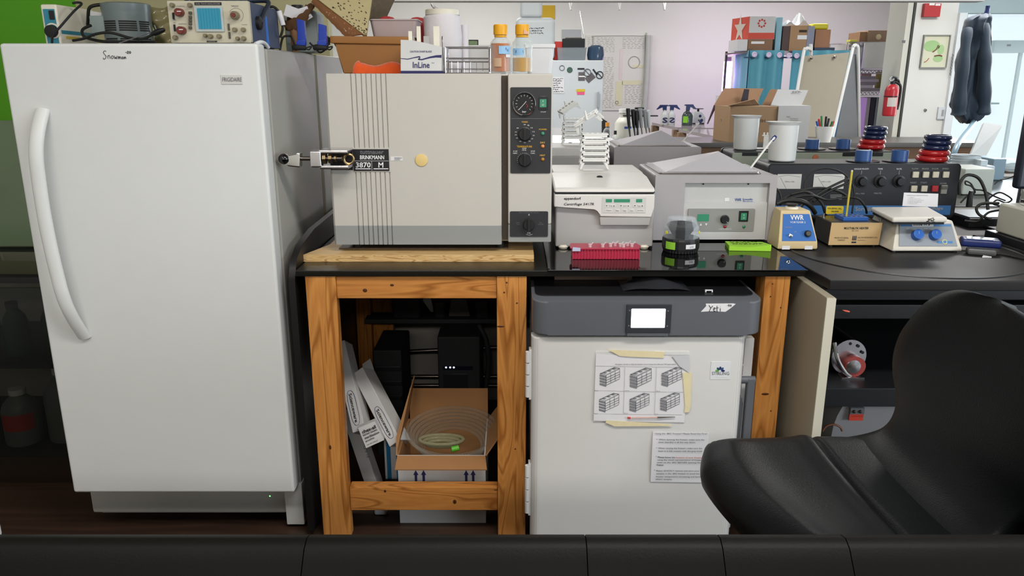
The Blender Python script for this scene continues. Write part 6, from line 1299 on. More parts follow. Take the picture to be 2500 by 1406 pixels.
for dx in (-.01, .01): lathe('plate_screw', DSTEEL, t, [(.006, 0), (.005, .005), (0, .006)], (q.x + dx, 2.346, q.z + .02), (0, -1, 0), 10)
prism('drum_cradle', BLKM, t, [(1.08, .0605), (1.52, .0605), (1.50, .12), (1.10, .12)], 2.40, 2.58)
o = tag(tube('wire_loop', mat('copper_wire', '8a5a44', .35, var=.1), None, [P(2008, 1052, 2.3), P(2018, 1040, 2.3), P(2035, 1036, 2.3), P(2050, 1042, 2.3), P(2056, 1052, 2.3)], .0035, 6), 'loops of thin reddish wire low in the dark cabinet', 'wire')
bm = NB(); q = P(2066, 760, 2.139); bprism(bm, [(q.x - .012, q.z + .004), (q.x - .004, q.z), (q.x + .009, q.z - .003), (q.x + .011, q.z), (q.x + .003, q.z + .003), (q.x - .006, q.z + .004)], 2.1385, 2.1398); tag(fin('red_scrap', bm, mat('coral_tape', 'd4604c', .6), None), 'tiny coral red scrap of tape on the dark cabinet rail', 'tape')
# ---------------------------------------------------------------- under the wooden bench
def flat_box(name, label, c, L, w, h, ang, lean, mfront, z0, roll=0):
    """long carton standing on end: built upright at the origin, then leaned"""
    t = thing(name, label, 'box', c); return t
def carton(label, base, top, width, depth, text=None, flap=False, side_text=None):
    """long white carton running from base centre to top centre (front face seen); width along the front"""
    base, top = Vector(base), Vector(top); d = (top - base); L = d.length; d.normalize()
    u = Vector((0, -1, 0)).cross(d) * -1; u = d.cross(Vector((0, -1, 0))).normalized() * -1; n = u.cross(d).normalized()
    if n.y > 0: n = -n
    if u.x < 0: u = -u
    t = thing('carton', label, 'box', base); cs = []
    def pt(a, b, e): return base + u * a + d * b - n * e
    bm = NB()
    V = [bm.verts.new(pt(a, b, e)) for e in (0, depth) for a, b in ((-width / 2, 0), (width / 2, 0), (width / 2, L), (-width / 2, L))]
    for q in ((0, 1, 2, 3), (7, 6, 5, 4), (0, 4, 5, 1), (1, 5, 6, 2), (3, 2, 6, 7), (0, 3, 7, 4)): bm.faces.new([V[i] for i in q])
    bmesh.ops.bevel(bm, geom=list(bm.edges), offset=.0012, segments=1, affect='EDGES'); fin('carton_body', bm, CARDW, t)
    if flap:
        quad4('open_end', mat('dark_inside', '2a211b', .9), t, pt(-width / 2 + .002, L + .0006, .003), pt(width / 2 - .002, L + .0006, .003), pt(width / 2 - .002, L + .0006, depth - .003), pt(-width / 2 + .002, L + .0006, depth - .003), .0004)
        quad4('flap', CARDW, t, pt(-width / 2, L, depth), pt(width / 2, L, depth), pt(width / 2 - .004, L + .055, depth + .028), pt(-width / 2 + .004, L + .055, depth + .028), .001)
    if text:
        a0, b0 = width * .30, .028; A = pt(-width * .20, b0 + .10, -.0005)
        bm = NB(); cy_, hl, hw = b0 + .055, .062, width * .30; ring = []
        for k in range(24):
            s = 2 * PI * k / 24; ex = hw * max(-1, min(1, 1.25 * math.cos(s))); ey = hl * max(-1, min(1, 1.06 * math.sin(s))); ring.append(pt(ex, cy_ + ey, -.0006))
        btube(bm, ring + ring[:1], .0008, 4, 1); fin('oval_print', bm, INKB, t)
        txt(text, INK, t, pt(-width * .13, cy_ + .052, -.0003), d * -.104, u * width * .26, bold=.02)
    return t
c1 = carton('left narrow white carton reading Scienceware leaning behind the left bench post', P(876, 1052, 2.42), P(826, 835, 2.60), .046, .075, 'Scienceware', False)
c2 = carton('longer white carton reading Scienceware with an open flap, leaning in the middle of the bench', P(964, 1082, 2.40), P(872, 905, 2.56), .046, .085, 'Scienceware', True)
c3 = carton('white carton marked 12 x 18 leaning lowest behind the left bench post', P(912, 1200, 2.50), P(845, 1000, 2.68), .046, .06, None, False)
O = P(886, 1090, 2.385); txt('12 x 18', INKG, c3, P(887, 1090, 2.575), P(896, 1118, 2.555) - P(887, 1090, 2.575), P(895, 1088, 2.575) - P(887, 1090, 2.575))
a, b, c, d = P(874, 1045, 2.395), P(894, 1094, 2.39), P(938, 1074, 2.40), P(915, 1028, 2.41)
pc = tag(quad4('pouch_box', CARDW, None, b, c, d + Vector((0, 0, 0)), a, .03), 'white box reading chex-all sterilization pouches between the two Scienceware cartons', 'box')
def chx(s, u0, u1, v0, v1, **k):
    f = lambda u, v: b.lerp(c, u).lerp(a.lerp(d, u), v) + Vector((0, -.0008, 0)); txt(s, INK, pc, f(u0, v0), f(u1, v0) - f(u0, v0), f(u0, v1) - f(u0, v0), **k)
chx('chex-all', .12, .92, .68, .84, bold=.03); chx('INSTANT SEALING', .1, .92, .56, .64, bold=.03); chx('sterilization', .12, .95, .40, .51, bold=.02); chx('pouches', .12, .6, .24, .36, bold=.02); chx('SEAL AND STERILIZE', .1, .7, .1, .15)
t = thing('striped_box', 'white box with blue stripes standing behind the cardboard box', 'box', (-0.45, 2.64, 0))
x0, x1 = P(938, 1100, 2.61).x, P(990, 1100, 2.61).x; zt_ = P(950, 1075, 2.61).z
box('carton_body', CARDW, t, x0, x1, 2.61, 2.68, .0005, zt_, .001)
for a, b in ((945, 955), (968, 974)): box('blue_stripe', mat('process_blue', '1f6f9c', .6), t, P(a, 1150, 2.61).x + .001, P(b, 1150, 2.61).x + .001, 2.6090, 2.6102, .001, zt_ - .001)
bars('printed_square', INKG, t, [R(950, 1195, 957, 1201, 2.609)], 2.609)
tag(box('paper_wad', PAPER, None, -.475, -.43, 2.36, 2.40, .0005, .022, .008), 'crumpled white paper end lying on the floor left of the striped box', 'paper')
# open cardboard box with tubing
t = thing('tubing_box', 'open white and brown cardboard box holding clear tubing under the bench', 'box', (-0.235, 2.45, 0))
x0, x1 = -0.378, -0.088; y0, y1 = 2.315, 2.60; zt_ = P(1080, 1112, y0).z; th = .004
box('front_wall', CARDW, t, x0, x1, y0, y0 + th, .0005, zt_); box('back_wall', CARD, t, x0, x1, y1 - th, y1, .0005, zt_)
box('side_wall', CARD, t, x0, x0 + th, y0 + th, y1 - th, .0005, zt_); box('side_wall', CARDW, t, x1 - th, x1, y0 + th, y1 - th, .0005, zt_); box('bottom', CARD, t, x0 + th, x1 - th, y0 + th, y1 - th, .0005, .005)
f0, f1 = P(962, 1146, y0 - .05), P(1186, 1146, y0 - .05); quad4('front_flap', CARD, t, (f0.x + .004, y0 - .06, P(1000, 1146, y0 - .06).z), (f1.x + .004, y0 - .06, P(1000, 1146, y0 - .06).z), (x1, y0, zt_), (x0, y0, zt_), .004)
quad4('back_flap', CARD, t, (x0 + .006, y1, zt_), (x1, y1, zt_), (x1, y1 + .015, P(1100, 952, y1).z), (x0 + .006, y1 + .015, P(1100, 952, y1).z), .004)
quad4('side_flap', CARD, t, (x1, y0, zt_), (x1 + .07, y0 + .02, zt_ + .10), (x1 + .07, y1, zt_ + .10), (x1, y1, zt_), .004)
quad4('side_flap', CARD, t, (x0, y1 - .01, zt_), (x0 + .03, y1 - .005, zt_ + .17), (x0 - .006, y0 + .05, zt_ + .04), (x0, y0, zt_), .004)
for cx_ in (1015, 1034, 1138, 1155):
    bm = NB(); q = P(cx_, 1150, y0); q2 = P(cx_, 1178, y0); bprism(bm, [(q.x - .004, q2.z - .03), (q.x + .004, q2.z - .03), (q.x + .004, q.z - .014), (q.x + .0085, q.z - .014), (q.x, q.z + .004), (q.x - .0085, q.z - .014), (q.x - .004, q.z - .014)], y0 - .0008, y0); fin('up_arrow', bm, INKB, t, flat=True)
bm = NB(); cx, cy_, cz = -.235, 2.46, zt_ - .06
for k in range(7):
    r = .075 + .007 * k; zz = cz + .010 * k; btube(bm, [(cx + .03 + r * 1.35 * math.cos(a_), cy_ + r * math.sin(a_), zz + .035 * math.sin(a_ * 1.0) + .02) for a_ in [2 * PI * i / 16 for i in range(17)]], .006, 8, 3)
tb = tag(fin('coiled_tubing', bm, glassy('clear_tubing', 'a89f92', .06, .05), None, 80), 'coil of clear plastic tubing lying in the open cardboard box', 'tubing')
bm = NB()
for k in range(3):
    r = .05 + .012 * k; btube(bm, [(cx - .005 + r * math.cos(a_), cy_ - .05 + .5 * r * math.sin(a_), cz + .055 + .008 * k) for a_ in [2 * PI * i / 14 for i in range(15)]], .006, 8, 3)
tag(fin('green_tubing', bm, glassy('greenish_tubing', '9c9a78', .1, .4), None, 80), 'smaller coil of yellowish tubing before the clear coil in the cardboard box', 'tubing')
q = P(1111, 1097, 2.36); tag(cyl('green_connector', mat('lime_plastic', '58b02c', .4), None, q + Vector((-.012, 0, 0)), q + Vector((.012, .006, .003)), .0095, seg=16), 'bright green tube connector in the cardboard box', 'connector')
# power unit, crate, pipes and shelf behind
t = thing('power_unit', 'black battery power unit with three white lights standing behind the cardboard box', 'power unit', (-0.2, 2.95, 0))
x0, x1 = P(1068, 850, 2.85).x, P(1172, 850, 2.85).x; z1 = P(1100, 822, 2.85).z
box('unit_body', BLKM, t, x0, x1, 2.85, 3.16, .0005, z1, .006, 3)
box('light_strip', mat('dark_blue_strip', '10131f', .3), t, x0 + .02, x1 - .03, 2.847, 2.852, P(1100, 903, 2.85).z, P(1100, 892, 2.85).z, .001)
for px in (1089, 1099, 1108): lathe('status_light', LEDW, t, [(.0035, 0), (.002, .0015), (0, .0018)], P(px, 897, 2.846), (0, -1, 0), 10)
box('front_grille', BLACK, t, x0 + .02, x1 - .05, 2.846, 2.851, .20, P(1100, 912, 2.85).z, .002)
tag(tube('adapter_plug', BLKM, None, [(x1 + .012, 2.93, .2), (x1 + .03, 2.93, .34), (x1 + .02, 2.93, .44), (x1 - .01, 2.94, z1 + .02)], .011, 8), 'thick black cord rising at the right side of the black power unit', 'cord')
bx = tag(box('black_crate', BLKM, None, P(918, 900, 2.85).x, P(986, 900, 2.85).x, 2.80, 3.05, .0005, P(960, 855, 2.80).z, .006), 'black ribbed crate standing behind the long white carton', 'crate')
for k in range(5): z_ = .12 + .06 * k; box('crate_rib', BLACK, bx, P(920, 900, 2.85).x, P(984, 900, 2.85).x, 2.793, 2.80, z_, z_ + .02, .003)
for (ya, yb, l) in ((860, 851, 'upper'), (919, 919, 'middle'), (941, 941, 'lower')):
    tag(cyl('steel_pipe', DSTEEL, None, P(950, ya, 3.2), P(1260, yb if l != 'upper' else 846, 3.2), .009, seg=12), f'{l} of three dull metal pipes on the wall below the bench', 'pipe')
t = thing('rear_shelf', 'dark shelf board high under the bench holding black trays', 'shelf', (-0.3, 3.05, 0)); zs = P(1080, 790, 3.0).z
box('shelf_board', BLKM, t, -.60, .74, 3.0, 3.33, zs, zs + .018, .002); box('shelf_leg', BLKM, t, .70, .73, 3.05, 3.08, .0005, zs); box('shelf_leg', BLKM, t, -.56, -.53, 3.2, 3.23, .0005, zs)
zs += .0183
for i, (a, b, h, m_, s) in enumerate(((958, 1030, .09, BLACK, 'black tray of small glass parts at the left of the rear shelf'), (1058, 1090, .065, BLACK, 'small black open tray left of the grey block on the rear shelf'), (1095, 1148, .075, mat('dim_grey_block', '4c4a46', .5), 'grey angular block between two black trays on the rear shelf'), (1158, 1196, .07, BLACK, 'small black open tray right of the grey block on the rear shelf'))):
    x0, x1 = P(a, 770, 3.04).x, P(b, 770, 3.04).x
    if i == 2: o = prism('grey_block', m_, None, [(x0, zs + .0004), (x1, zs + .0004), (x1 - .015, zs + h), (x0 + .012, zs + h)], 3.04, 3.16, 'y', .002)
    else: o = flared_tub('tray', m_, None, x0, x1, 3.02, 3.16, zs + .0004, zs + h, .002, .003)
    tag(o, s, 'block' if i == 2 else 'tray')
    if i == 0:
        for j in range(8): xx, yy = x0 + .015 + .022 * (j % 4) * 1.2, 3.05 + .05 * (j // 4); cyl('glass_vial', STEEL, o, (xx, yy, zs + .006), (xx, yy, zs + h + .012), .008, seg=8)
tag(prism('white_card', CARDW, None, [(P(1028, 730, 3.1).x, P(0, 728, 3.1).z), (P(1052, 730, 3.1).x, P(0, 728, 3.1).z), (P(1060, 770, 3.1).x, zs + .0004), (P(1052, 770, 3.1).x, zs + .0004)], 3.1, 3.103), 'white card leaning between the trays on the rear shelf', 'card')
# ---------------------------------------------------------------- rack of bottles left of the freezer
t = thing('bottle_rack', 'dark open rack with lab bottles in the gap left of the tall freezer', 'rack', (-1.75, 2.7, 0))
for x in (-2.3, -1.447):
    for y in (2.46, 2.9): box('upright', BLACK, t, x, x + .03, y, y + .03, 0, 1.30, .002)
for z in (.18, .50, .80): box('rack_shelf', BLKM, t, -2.3, -1.42, 2.46, 2.93, z, z + .02, .002)
box('added_dimming_panel', glassy('dimming_acrylic', '0c0f0c', .25, .36), t, -2.27, -1.42, 2.44, 2.446, .18, .79)  # added dark see-through panel that dims the bottles behind it
box('rack_back', mat('sage_panel', '74876a', .2, var=.08), t, -2.3, -1.42, 2.90, 2.92, .83, 1.30)
def jug(name, label, c, r, h, m, neck=.4, cap=None, lab=None):
    c = Vector(c); t = thing(name, label, 'bottle', c)
    lathe('bottle_body', m, t, [(0, .0005), (r * .95, .0005), (r, .006), (r, h * .62), (r * .85, h * .74), (r * neck, h * .88), (r * neck, h * .95), (0, h * .95)], c, seg=28)
    lathe('cap', cap or CREAMW, t, [(r * neck * 1.15, h * .90), (r * neck * 1.15, h), (0, h)], c, seg=20)
    if lab: wrap_label(t, c, r, lab[1], lab[2], h * lab[3], h * lab[4], lab[0])
    return t, c
HDPE = mat('dimmed_cloudy_plastic', '7d8278', .4, var=.05, trans=.25); GGL = mat('green_bottle', '1d4a28', .1, var=.1, trans=.4)  # cloudy bottles darkened in colour to stand for the dim corner
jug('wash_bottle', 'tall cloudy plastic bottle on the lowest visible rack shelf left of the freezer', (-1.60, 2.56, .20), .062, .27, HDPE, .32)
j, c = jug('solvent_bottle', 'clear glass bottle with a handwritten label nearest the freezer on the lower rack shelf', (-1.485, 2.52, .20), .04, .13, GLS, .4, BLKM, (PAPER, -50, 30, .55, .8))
strokes('handwriting', INK, j, [[(.1, .3), (.0, .6), (.05, .9), (.12, .6), (.0, .2), (.15, .0)], [(.3, 1), (.3, 0)], [(.2, .6), (.45, .6)], [(.6, .8), (.55, .2), (.75, .3), (.7, .8), (.6, .8)]], (c.x - .02, c.y - .043, c.z + .075), (.035, 0, 0), (0, 0, .022), .0008)
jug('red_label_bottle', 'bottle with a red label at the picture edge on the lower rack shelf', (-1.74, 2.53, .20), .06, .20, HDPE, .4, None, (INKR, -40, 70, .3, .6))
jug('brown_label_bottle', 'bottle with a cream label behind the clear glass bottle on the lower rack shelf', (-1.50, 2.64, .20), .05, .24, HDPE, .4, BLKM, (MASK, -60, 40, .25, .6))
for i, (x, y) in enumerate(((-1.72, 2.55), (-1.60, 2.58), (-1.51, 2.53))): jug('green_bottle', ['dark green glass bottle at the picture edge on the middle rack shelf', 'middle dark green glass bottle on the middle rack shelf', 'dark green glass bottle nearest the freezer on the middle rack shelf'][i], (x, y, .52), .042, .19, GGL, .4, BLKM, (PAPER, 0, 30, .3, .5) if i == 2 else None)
tag(flared_tub('olive_tray', mat('olive_tray', '4d4f3c', .5), None, -1.78, -1.46, 2.48, 2.62, .8205, .87, .02, .004), 'olive plastic tray on the top shelf of the bottle rack', 'tray')
tag(tube('steel_valve', CHROME, None, [(-1.62, 2.60, .8708), (-1.60, 2.6, .95), (-1.56, 2.58, 1.10), (-1.50, 2.55, 1.17), (-1.47, 2.54, 1.17)], .01, 8), 'shiny metal valve arm in the gap left of the freezer door', 'valve')
tag(box('dark_rail', mat('dark_olive_rail', '2a2e22', .5, var=.2), None, -1.475, -1.435, 2.62, 2.66, .8205, 1.42, .003), 'dark vertical rail standing just left of the freezer', 'rail')
t = thing('white_case', 'white object with a dark cable at the lower left corner of the picture', 'case', P(4, 1300, 1.05))
q0, q1 = P(-60, 1310, 1.0), P(7, 1190, 1.0)
box('case_body', mat('case_white', 'c9ccd0', .4), t, q0.x, P(5, 1260, 1.0).x, 0.94, 1.0, q0.z, P(0, 1185, 1.0).z, .01, 3); tube('case_cable', BLKM, t, [P(0, 1312, .98), P(14, 1340, .97), P(34, 1375, .96), P(60, 1410, .95)], .006, 8); cyl('case_stand', BLACK, t, (q0.x + .02, .97, 0), (q0.x + .02, .97, q0.z + .01), .02)
# ---------------------------------------------------------------- the room seen in the mirror
YW = 7.6                                     # its window wall
FARY = 10.8
sbox('wall_far', WALLW, -2.7, 5.85, FARY, FARY + .1, 0, 3.1)
struct(prism('ceiling', CEIL, None, [(-2.7, MIR + .06), (6.8, MIR + .06), (6.8, YW + .12), (4.3, YW + .12), (5.88, FARY + .1), (-2.7, FARY + .1)], 3.0, 3.1, 'z'))
struct(prism('wall_right', WALLW, None, [(4.24, YW + .12), (4.30, YW + .12), (5.88, FARY), (5.78, FARY)], 0, 3.1, 'z'))
sbox('wall_right', WALLW, 6.7, 6.8, -4.2, YW + .12, 0, 3.1)
xw0 = P(2322, 150, YW).x; xc = P(2222, 180, 7.5).x
sbox('wall_window', WALLW, xc - .02, xw0, YW, YW + .12, 0, 3.0)
zh = P(2420, 32, YW).z
sbox('wall_window', mat('blue_grey_header', '9fb0b4', .7), xw0, 6.7, YW, YW + .12, zh, 3.0)
sbox('wall_window', WALLW, xw0, 6.7, YW, YW + .12, 0, .62)
wn = struct(box('window_1', mat('window_frame_white', 'd8dde0', .5), None, xw0, xw0 + .07, YW - .04, YW + .13, .62, zh))
box('window_sill', MATS['window_frame_white'], wn, xw0, 6.7, YW - .06, YW + .13, .60, .64, .004); box('window_mullion', MATS['window_frame_white'], wn, 5.55, 5.61, YW, YW + .12, .64, zh)
box('pane', glassy('window_glass', 'eef6f6', .02, .03), wn, xw0 + .07, 5.55, YW + .06, YW + .066, .64, zh); box('pane', MATS['window_glass'], wn, 5.61, 6.7, YW + .06, YW + .066, .64, zh)
sbox('pillar', mat('pillar_paint', 'c6c6bb', .7, var=.03), P(2180, 250, 7.6).x, xc - .03, YW - .06, YW + .3, 0, 3.0)
tag(box('dark_conduit', mat('dark_conduit', '33352f', .4), None, xc - .026, xc - .006, YW - .07, YW - .05, 0.0, 3.0), 'tall dark pipe running down the wall beside the framed print', 'pipe')
# benches and counters of the reflected room
t = thing('mirrored_bench', 'dark bench top seen in the mirror under the reflected instruments', 'workbench', (1.3, 3.9, 0)); ry = 2 * MIR
box('worktop', BENCH, t, -.64, 3.0, MIR + .065, ry - 2.23, BZ - .018, BZ - .0002, .002)
for x in (-.6, .0, .8, 2.9): box('post', PINEZ, t, x, x + .08, ry - 2.32, ry - 2.24, 0, BZ - .018)
for x in (-.6, .8, 2.9): box('post', PINEZ, t, x, x + .06, MIR + .1, MIR + .16, 0, BZ - .018)
CZ = .93
t = thing('far_counter', 'dark counter carrying the open cardboard box in the mirrored room', 'counter', (1.8, 6.9, 0))
box('counter_top', mat('dark_counter', '4a4744', .35, var=.1), t, 1.40, 3.9, 6.45, 7.08, CZ - .04, CZ, .004); box('counter_side', mat('dim_wood_panel', '8a6a50', .6), t, 1.45, 3.85, 6.52, 7.05, 0, CZ - .04)
def vbox(name, label, cat, px, Y, dep, m, z0=None, bev=.003, group=None):
    x0, x1, a, b = R(*px, Y); return tag(box(name, m, None, x0, x1, Y, Y + dep, a if z0 is None else z0, b, bev), label, cat, group)
# refrigerator with magnets
YF = 8.0; x0, x1, z0, z1 = R(1290, 147, 1472, 372, YF); FZ = z1
t = thing('magnet_fridge', 'white refrigerator covered with magnets and stickers, right of the autoclave', 'refrigerator', ((x0 + x1) / 2, YF + .35, 0)); FGM = mat('fridge_pale', 'c3c8cc', .35, var=.02)
box('fridge_body', FGM, t, x0 - .2, x1, YF + .05, YF + .7, .02, z1 - .01, .006); box('fridge_door', FGM, t, x0 - .2, x1 - .003, YF, YF + .045, .08, z1, .012, 3)
prism('door_handle', mat('grey_handle', '9a9fa3', .4), t, [(P(1457, 262, YF).x, P(0, 262, YF).z), (P(1461, 262, YF).x, P(0, 262, YF).z), (P(1462, 226, YF).x, P(0, 224, YF).z), (P(1459, 226, YF).x, P(0, 224, YF).z)], YF - .03, YF)
Ym = YF - .004
def mag(label, px, m, name='magnet'):
    a, b, c, d = R(*px, Ym); return tag(box(name, m, None, a, b, Ym, YF - .0004, c, d), label, 'magnet')
bm = NB(); btorus(bm, P(1372, 166, Ym), .024, .003, (0, 1, 0), 24, 6); tag(fin('ring_magnet', bm, INKG, None), 'grey ring shaped magnet near the top of the refrigerator', 'magnet')
sk = tag(lathe('round_sticker', mat('dark_green_sticker', '3d5a50', .6, var=.6, vs=70), None, [(.03, 0), (.028, .003), (0, .003)], P(1391, 171, YF - .0005), (0, -1, 0), 9), 'dark green round sticker beside the ring magnet', 'sticker')
mag('dark bar magnet above the two photo cards on the refrigerator', (1410, 166, 1427, 170), INK); DK = mat('dark_photo', '5c565a', .5, var=.5, vs=30)
k = mag('dark photo card with a white stripe, left of the round no sign', (1412, 176, 1428, 197), DK, 'photo_card'); bars('card_stripe', INKW, k, [R(1413, 185, 1428, 188, Ym)], Ym)
def rcard(label, cx, cy_, w, h, ang, m, name):
    q = P(cx, cy_, Ym); bm = NB(); bbox(bm, q.x - w, q.x + w, Ym, YF - .0004, q.z - h, q.z + h, M=about(q, 'Y', ang)); return tag(fin(name, bm, m, None, flat=True), label, 'magnet')
rcard('tilted dark photo card in the middle of the refrigerator door top', 1441, 190, .045, .03, -40, DK, 'photo_card'); rcard('black bar magnet slanting toward the no sign at the refrigerator edge', 1453, 176, .035, .008, 52, INK, 'bar_magnet')
for px, py, l in ((1434, 177, 'grey round no sign sticker left of the slanting bar magnet'), (1464, 183, 'black round no sign sticker at the right edge of the refrigerator')):
    bm = NB(); q = P(px, py, Ym - .003); btorus(bm, q, .034, .004, (0, 1, 0), 24, 6); bcyl(bm, q + Vector((-.024, 0, .024)), q + Vector((.024, 0, -.024)), .004, seg=6); tag(fin('no_sign', bm, INKG if px < 1450 else INK, None), l, 'sticker')
mag('yellow sticker above the pink one on the refrigerator', (1407, 217.5, 1428, 224), YSIGN, 'yellow_sticker'); mag('pink sticker below the yellow one on the refrigerator', (1409, 224.6, 1427, 231), mat('pink_sticker', 'e2577f', .6), 'pink_sticker')
o = vbox('list_sheet', 'white sheet with handwritten list on the left of the refrigerator door', 'paper', (1340, 188, 1378, 228), Ym, .003, PAPER); strokes('handwriting', INK, o, scribble(7, seed=2), P(1342, 226, Ym), P(1376, 226, Ym) - P(1342, 226, Ym), P(1342, 190, Ym) - P(1342, 226, Ym), .0022)
o = vbox('get_sheet', 'white poster low on the refrigerator with mirrored lettering Get Bet', 'paper', (1330, 312, 1380, 368), Ym, .003, PAPER)
O = P(1379, 331, Ym); txt('Get Bet', INK, o, O, P(1338, 331, Ym) - O, P(1379, 320, Ym) - O, bold=.02); bars('blue_line', INKB, o, [R(1340, 336, 1361, 339, Ym)], Ym); strokes('logo', INK, o, scribble(3, seed=8), P(1353, 360, Ym), P(1362, 360, Ym) - P(1353, 360, Ym), P(1353, 348, Ym) - P(1353, 360, Ym), .003)
# on the refrigerator
YT2 = YF + .15
t = thing('carboy', 'white square carboy with handwriting on the refrigerator, behind the golden bottle', 'carboy', (P(1305, 80, YT2).x, YT2 + .1, FZ)); CB_ = mat('white_poly', 'b9bfc1', .45, var=.03)
x0, x1, a, b = R(1259, 42, 1355, 150, YT2); box('carboy_body', CB_, t, x0, x1, YT2, YT2 + .3, FZ + .0005, b, .05, 4); x2, x3, c_, d_ = R(1270, -30, 1325, 42, YT2); box('carboy_neck', CB_, t, x2, x3, YT2 + .05, YT2 + .25, b - .003, b + .24, .04, 4)
strokes('handwriting', INK, t, scribble(3, seed=5), P(1288, 84, YT2), P(1328, 84, YT2) - P(1288, 84, YT2), P(1288, 66, YT2) - P(1288, 84, YT2), .0022)
t = thing('storage_tub', 'clear tub of small things on the mirrored refrigerator', 'tub', (P(1392, 130, YT2).x, YT2 + .1, FZ)); x0, x1, a, b = R(1360, 117, 1432, 147, YT2); flared_tub('tub_wall', glassy('smoky_tub', 'a4adb4', .15, .45), t, x0, x1, YT2, YT2 + .25, FZ + .0005, b, .012, .004, .004)
x0, x1, a, b = R(1373, 94, 1428, 140, YT2 + .06); t = thing('radio', 'black radio with a long antenna standing in the clear tub', 'radio', ((x0 + x1) / 2, YT2 + .1, FZ + .005)); box('radio_body', BLACK, t, x0, x1, YT2 + .06, YT2 + .16, FZ + .006, b, .008, 3); cyl('antenna', CHROME, t, (x1 - .005, YT2 + .1, b - .004), P(1415, 26, YT2 + .1), .004, .003, 8); box('radio_handle', DSTEEL, t, x0 + .03, x1 - .03, YT2 + .09, YT2 + .12, b, b + .012, .003)
vbox('red_pouch', 'red pouch sticking out of the clear tub left of the radio', 'pouch', (1350, 101, 1376, 140), YT2 + .09, .06, mat('bright_red', 'c7352b', .6), FZ + .006, .015)
x0, x1, a, b = R(1440, 110, 1478, 147, YT2)
tag(lathe('blue_case', mat('steel_blue_gloss', '33475f', .15, var=.1), None, [(0, 0), ((x1 - x0) * .4, .0), ((x1 - x0) * .52, .01), ((x1 - x0) * .56, .06), ((x1 - x0) * .5, b - FZ - .02), ((x1 - x0) * .3, b - FZ), (0, b - FZ)], ((x0 + x1) / 2 - .01, YT2 + .1, FZ + .0005), seg=28), 'glossy dark blue rounded case on the right end of the refrigerator', 'case')
# far wall: map, notes, brackets
YP_ = FARY - .012
t = vbox('wall_map', 'large faded printed map with a yellow path on the far white wall', 'poster', (1428, 86, 1590, 270), YP_, .01, mat('map_paper', 'd3d3cc', .8, var=.03))
bm = NB(); rnd = random.Random(11)
for (ax, ay, bx_, by) in ((1434, 92, 1500, 128), (1520, 92, 1572, 118), (1440, 140, 1498, 262), (1525, 205, 1568, 255)):
    y = ay
    while y < by:
        x = ax
        while x < bx_:
            w = rnd.uniform(3, 9); a, b, c, d = R(x, y, min(x + w, bx_), y + 1.0, YP_); bbox(bm, a, b, YP_ - .002, YP_ - .0004, c, d); x += w + rnd.uniform(2, 6)
        y += 4.2
o = fin('map_print', bm, mat('map_grey', '9b9b94', .8), t, flat=True); o['kind'] = 'stuff'
def mp(name, pts, m, r): tube(name, m, t, [P(x, y, YP_ - .004) for x, y in pts], r, 6, 4)
mp('map_border', [(1448, 110), (1448, 92), (1456, 88), (1570, 88), (1575, 94), (1574, 262)], MATS['map_grey'], .003)
YPATH = mat('map_yellow', 'd2d0b0', .8)
[bars('yellow_path', YPATH, t, [R(*a_, YP_)], YP_ - .0006, .003) for a_ in ((1503, 198, 1519, 257), (1519, 196, 1565, 207), (1545, 158, 1570, 166))]; bars('pink_line', mat('map_pink', 'd6cac8', .8), t, [R(1512, 118, 1519, 195, YP_)], YP_ - .0006, .003)
bm = NB(); btorus(bm, P(1548, 152, YP_ - .003), .075, .005, (0, 1, 0), 24, 6); btorus(bm, P(1506, 250, YP_ - .004), .02, .005, (0, 1, 0), 16, 6); fin('map_rings', bm, MATS['map_grey'], t)
tag(tube('rolled_map', mat('worn_paper', 'b5b7b4', .8, var=.1), None, [P(1583, 86, YP_ - .04), P(1580, 180, YP_ - .04), P(1574, 268, YP_ - .04)], .035, 8, 3), 'narrow worn paper roll hanging at the right edge of the wall map', 'paper')
vbox('yellow_sheet', 'yellow sheet on the wall behind the carboy', 'paper', (1310, 13, 1355, 47), YP_, .01, mat('mustard_paper', 'c9a528', .7))
vbox('grey_board', 'plain grey board on the wall above the radio', 'board', (1372, 72, 1418, 98), YP_, .01, mat('plain_grey', 'a9aeb0', .7))
for i, (px, l) in enumerate(((1394, 'left'), (1512, 'middle'), (1622, 'right'))):
    q = P(px, 6, 9.6); t = thing('shelf_bracket', f'thin pale shelf bracket hanging under the top mirror edge, {l} of three', 'bracket', (q.x, 9.6, 2.4)); z_ = P(px, 24, 9.6).z
    bm = NB(); bcyl(bm, P(px - 6, -10, 9.6), P(px, 24, 9.6), .012, seg=6); bcyl(bm, P(px + 5, -10, 9.75), P(px, 24, 9.6), .010, seg=6); bcyl(bm, P(px, -14, 9.6), P(px, -14, 10.8), .012, seg=6); fin('bracket_arms', bm, mat('pale_bracket', 'c3c3bf', .5), t)
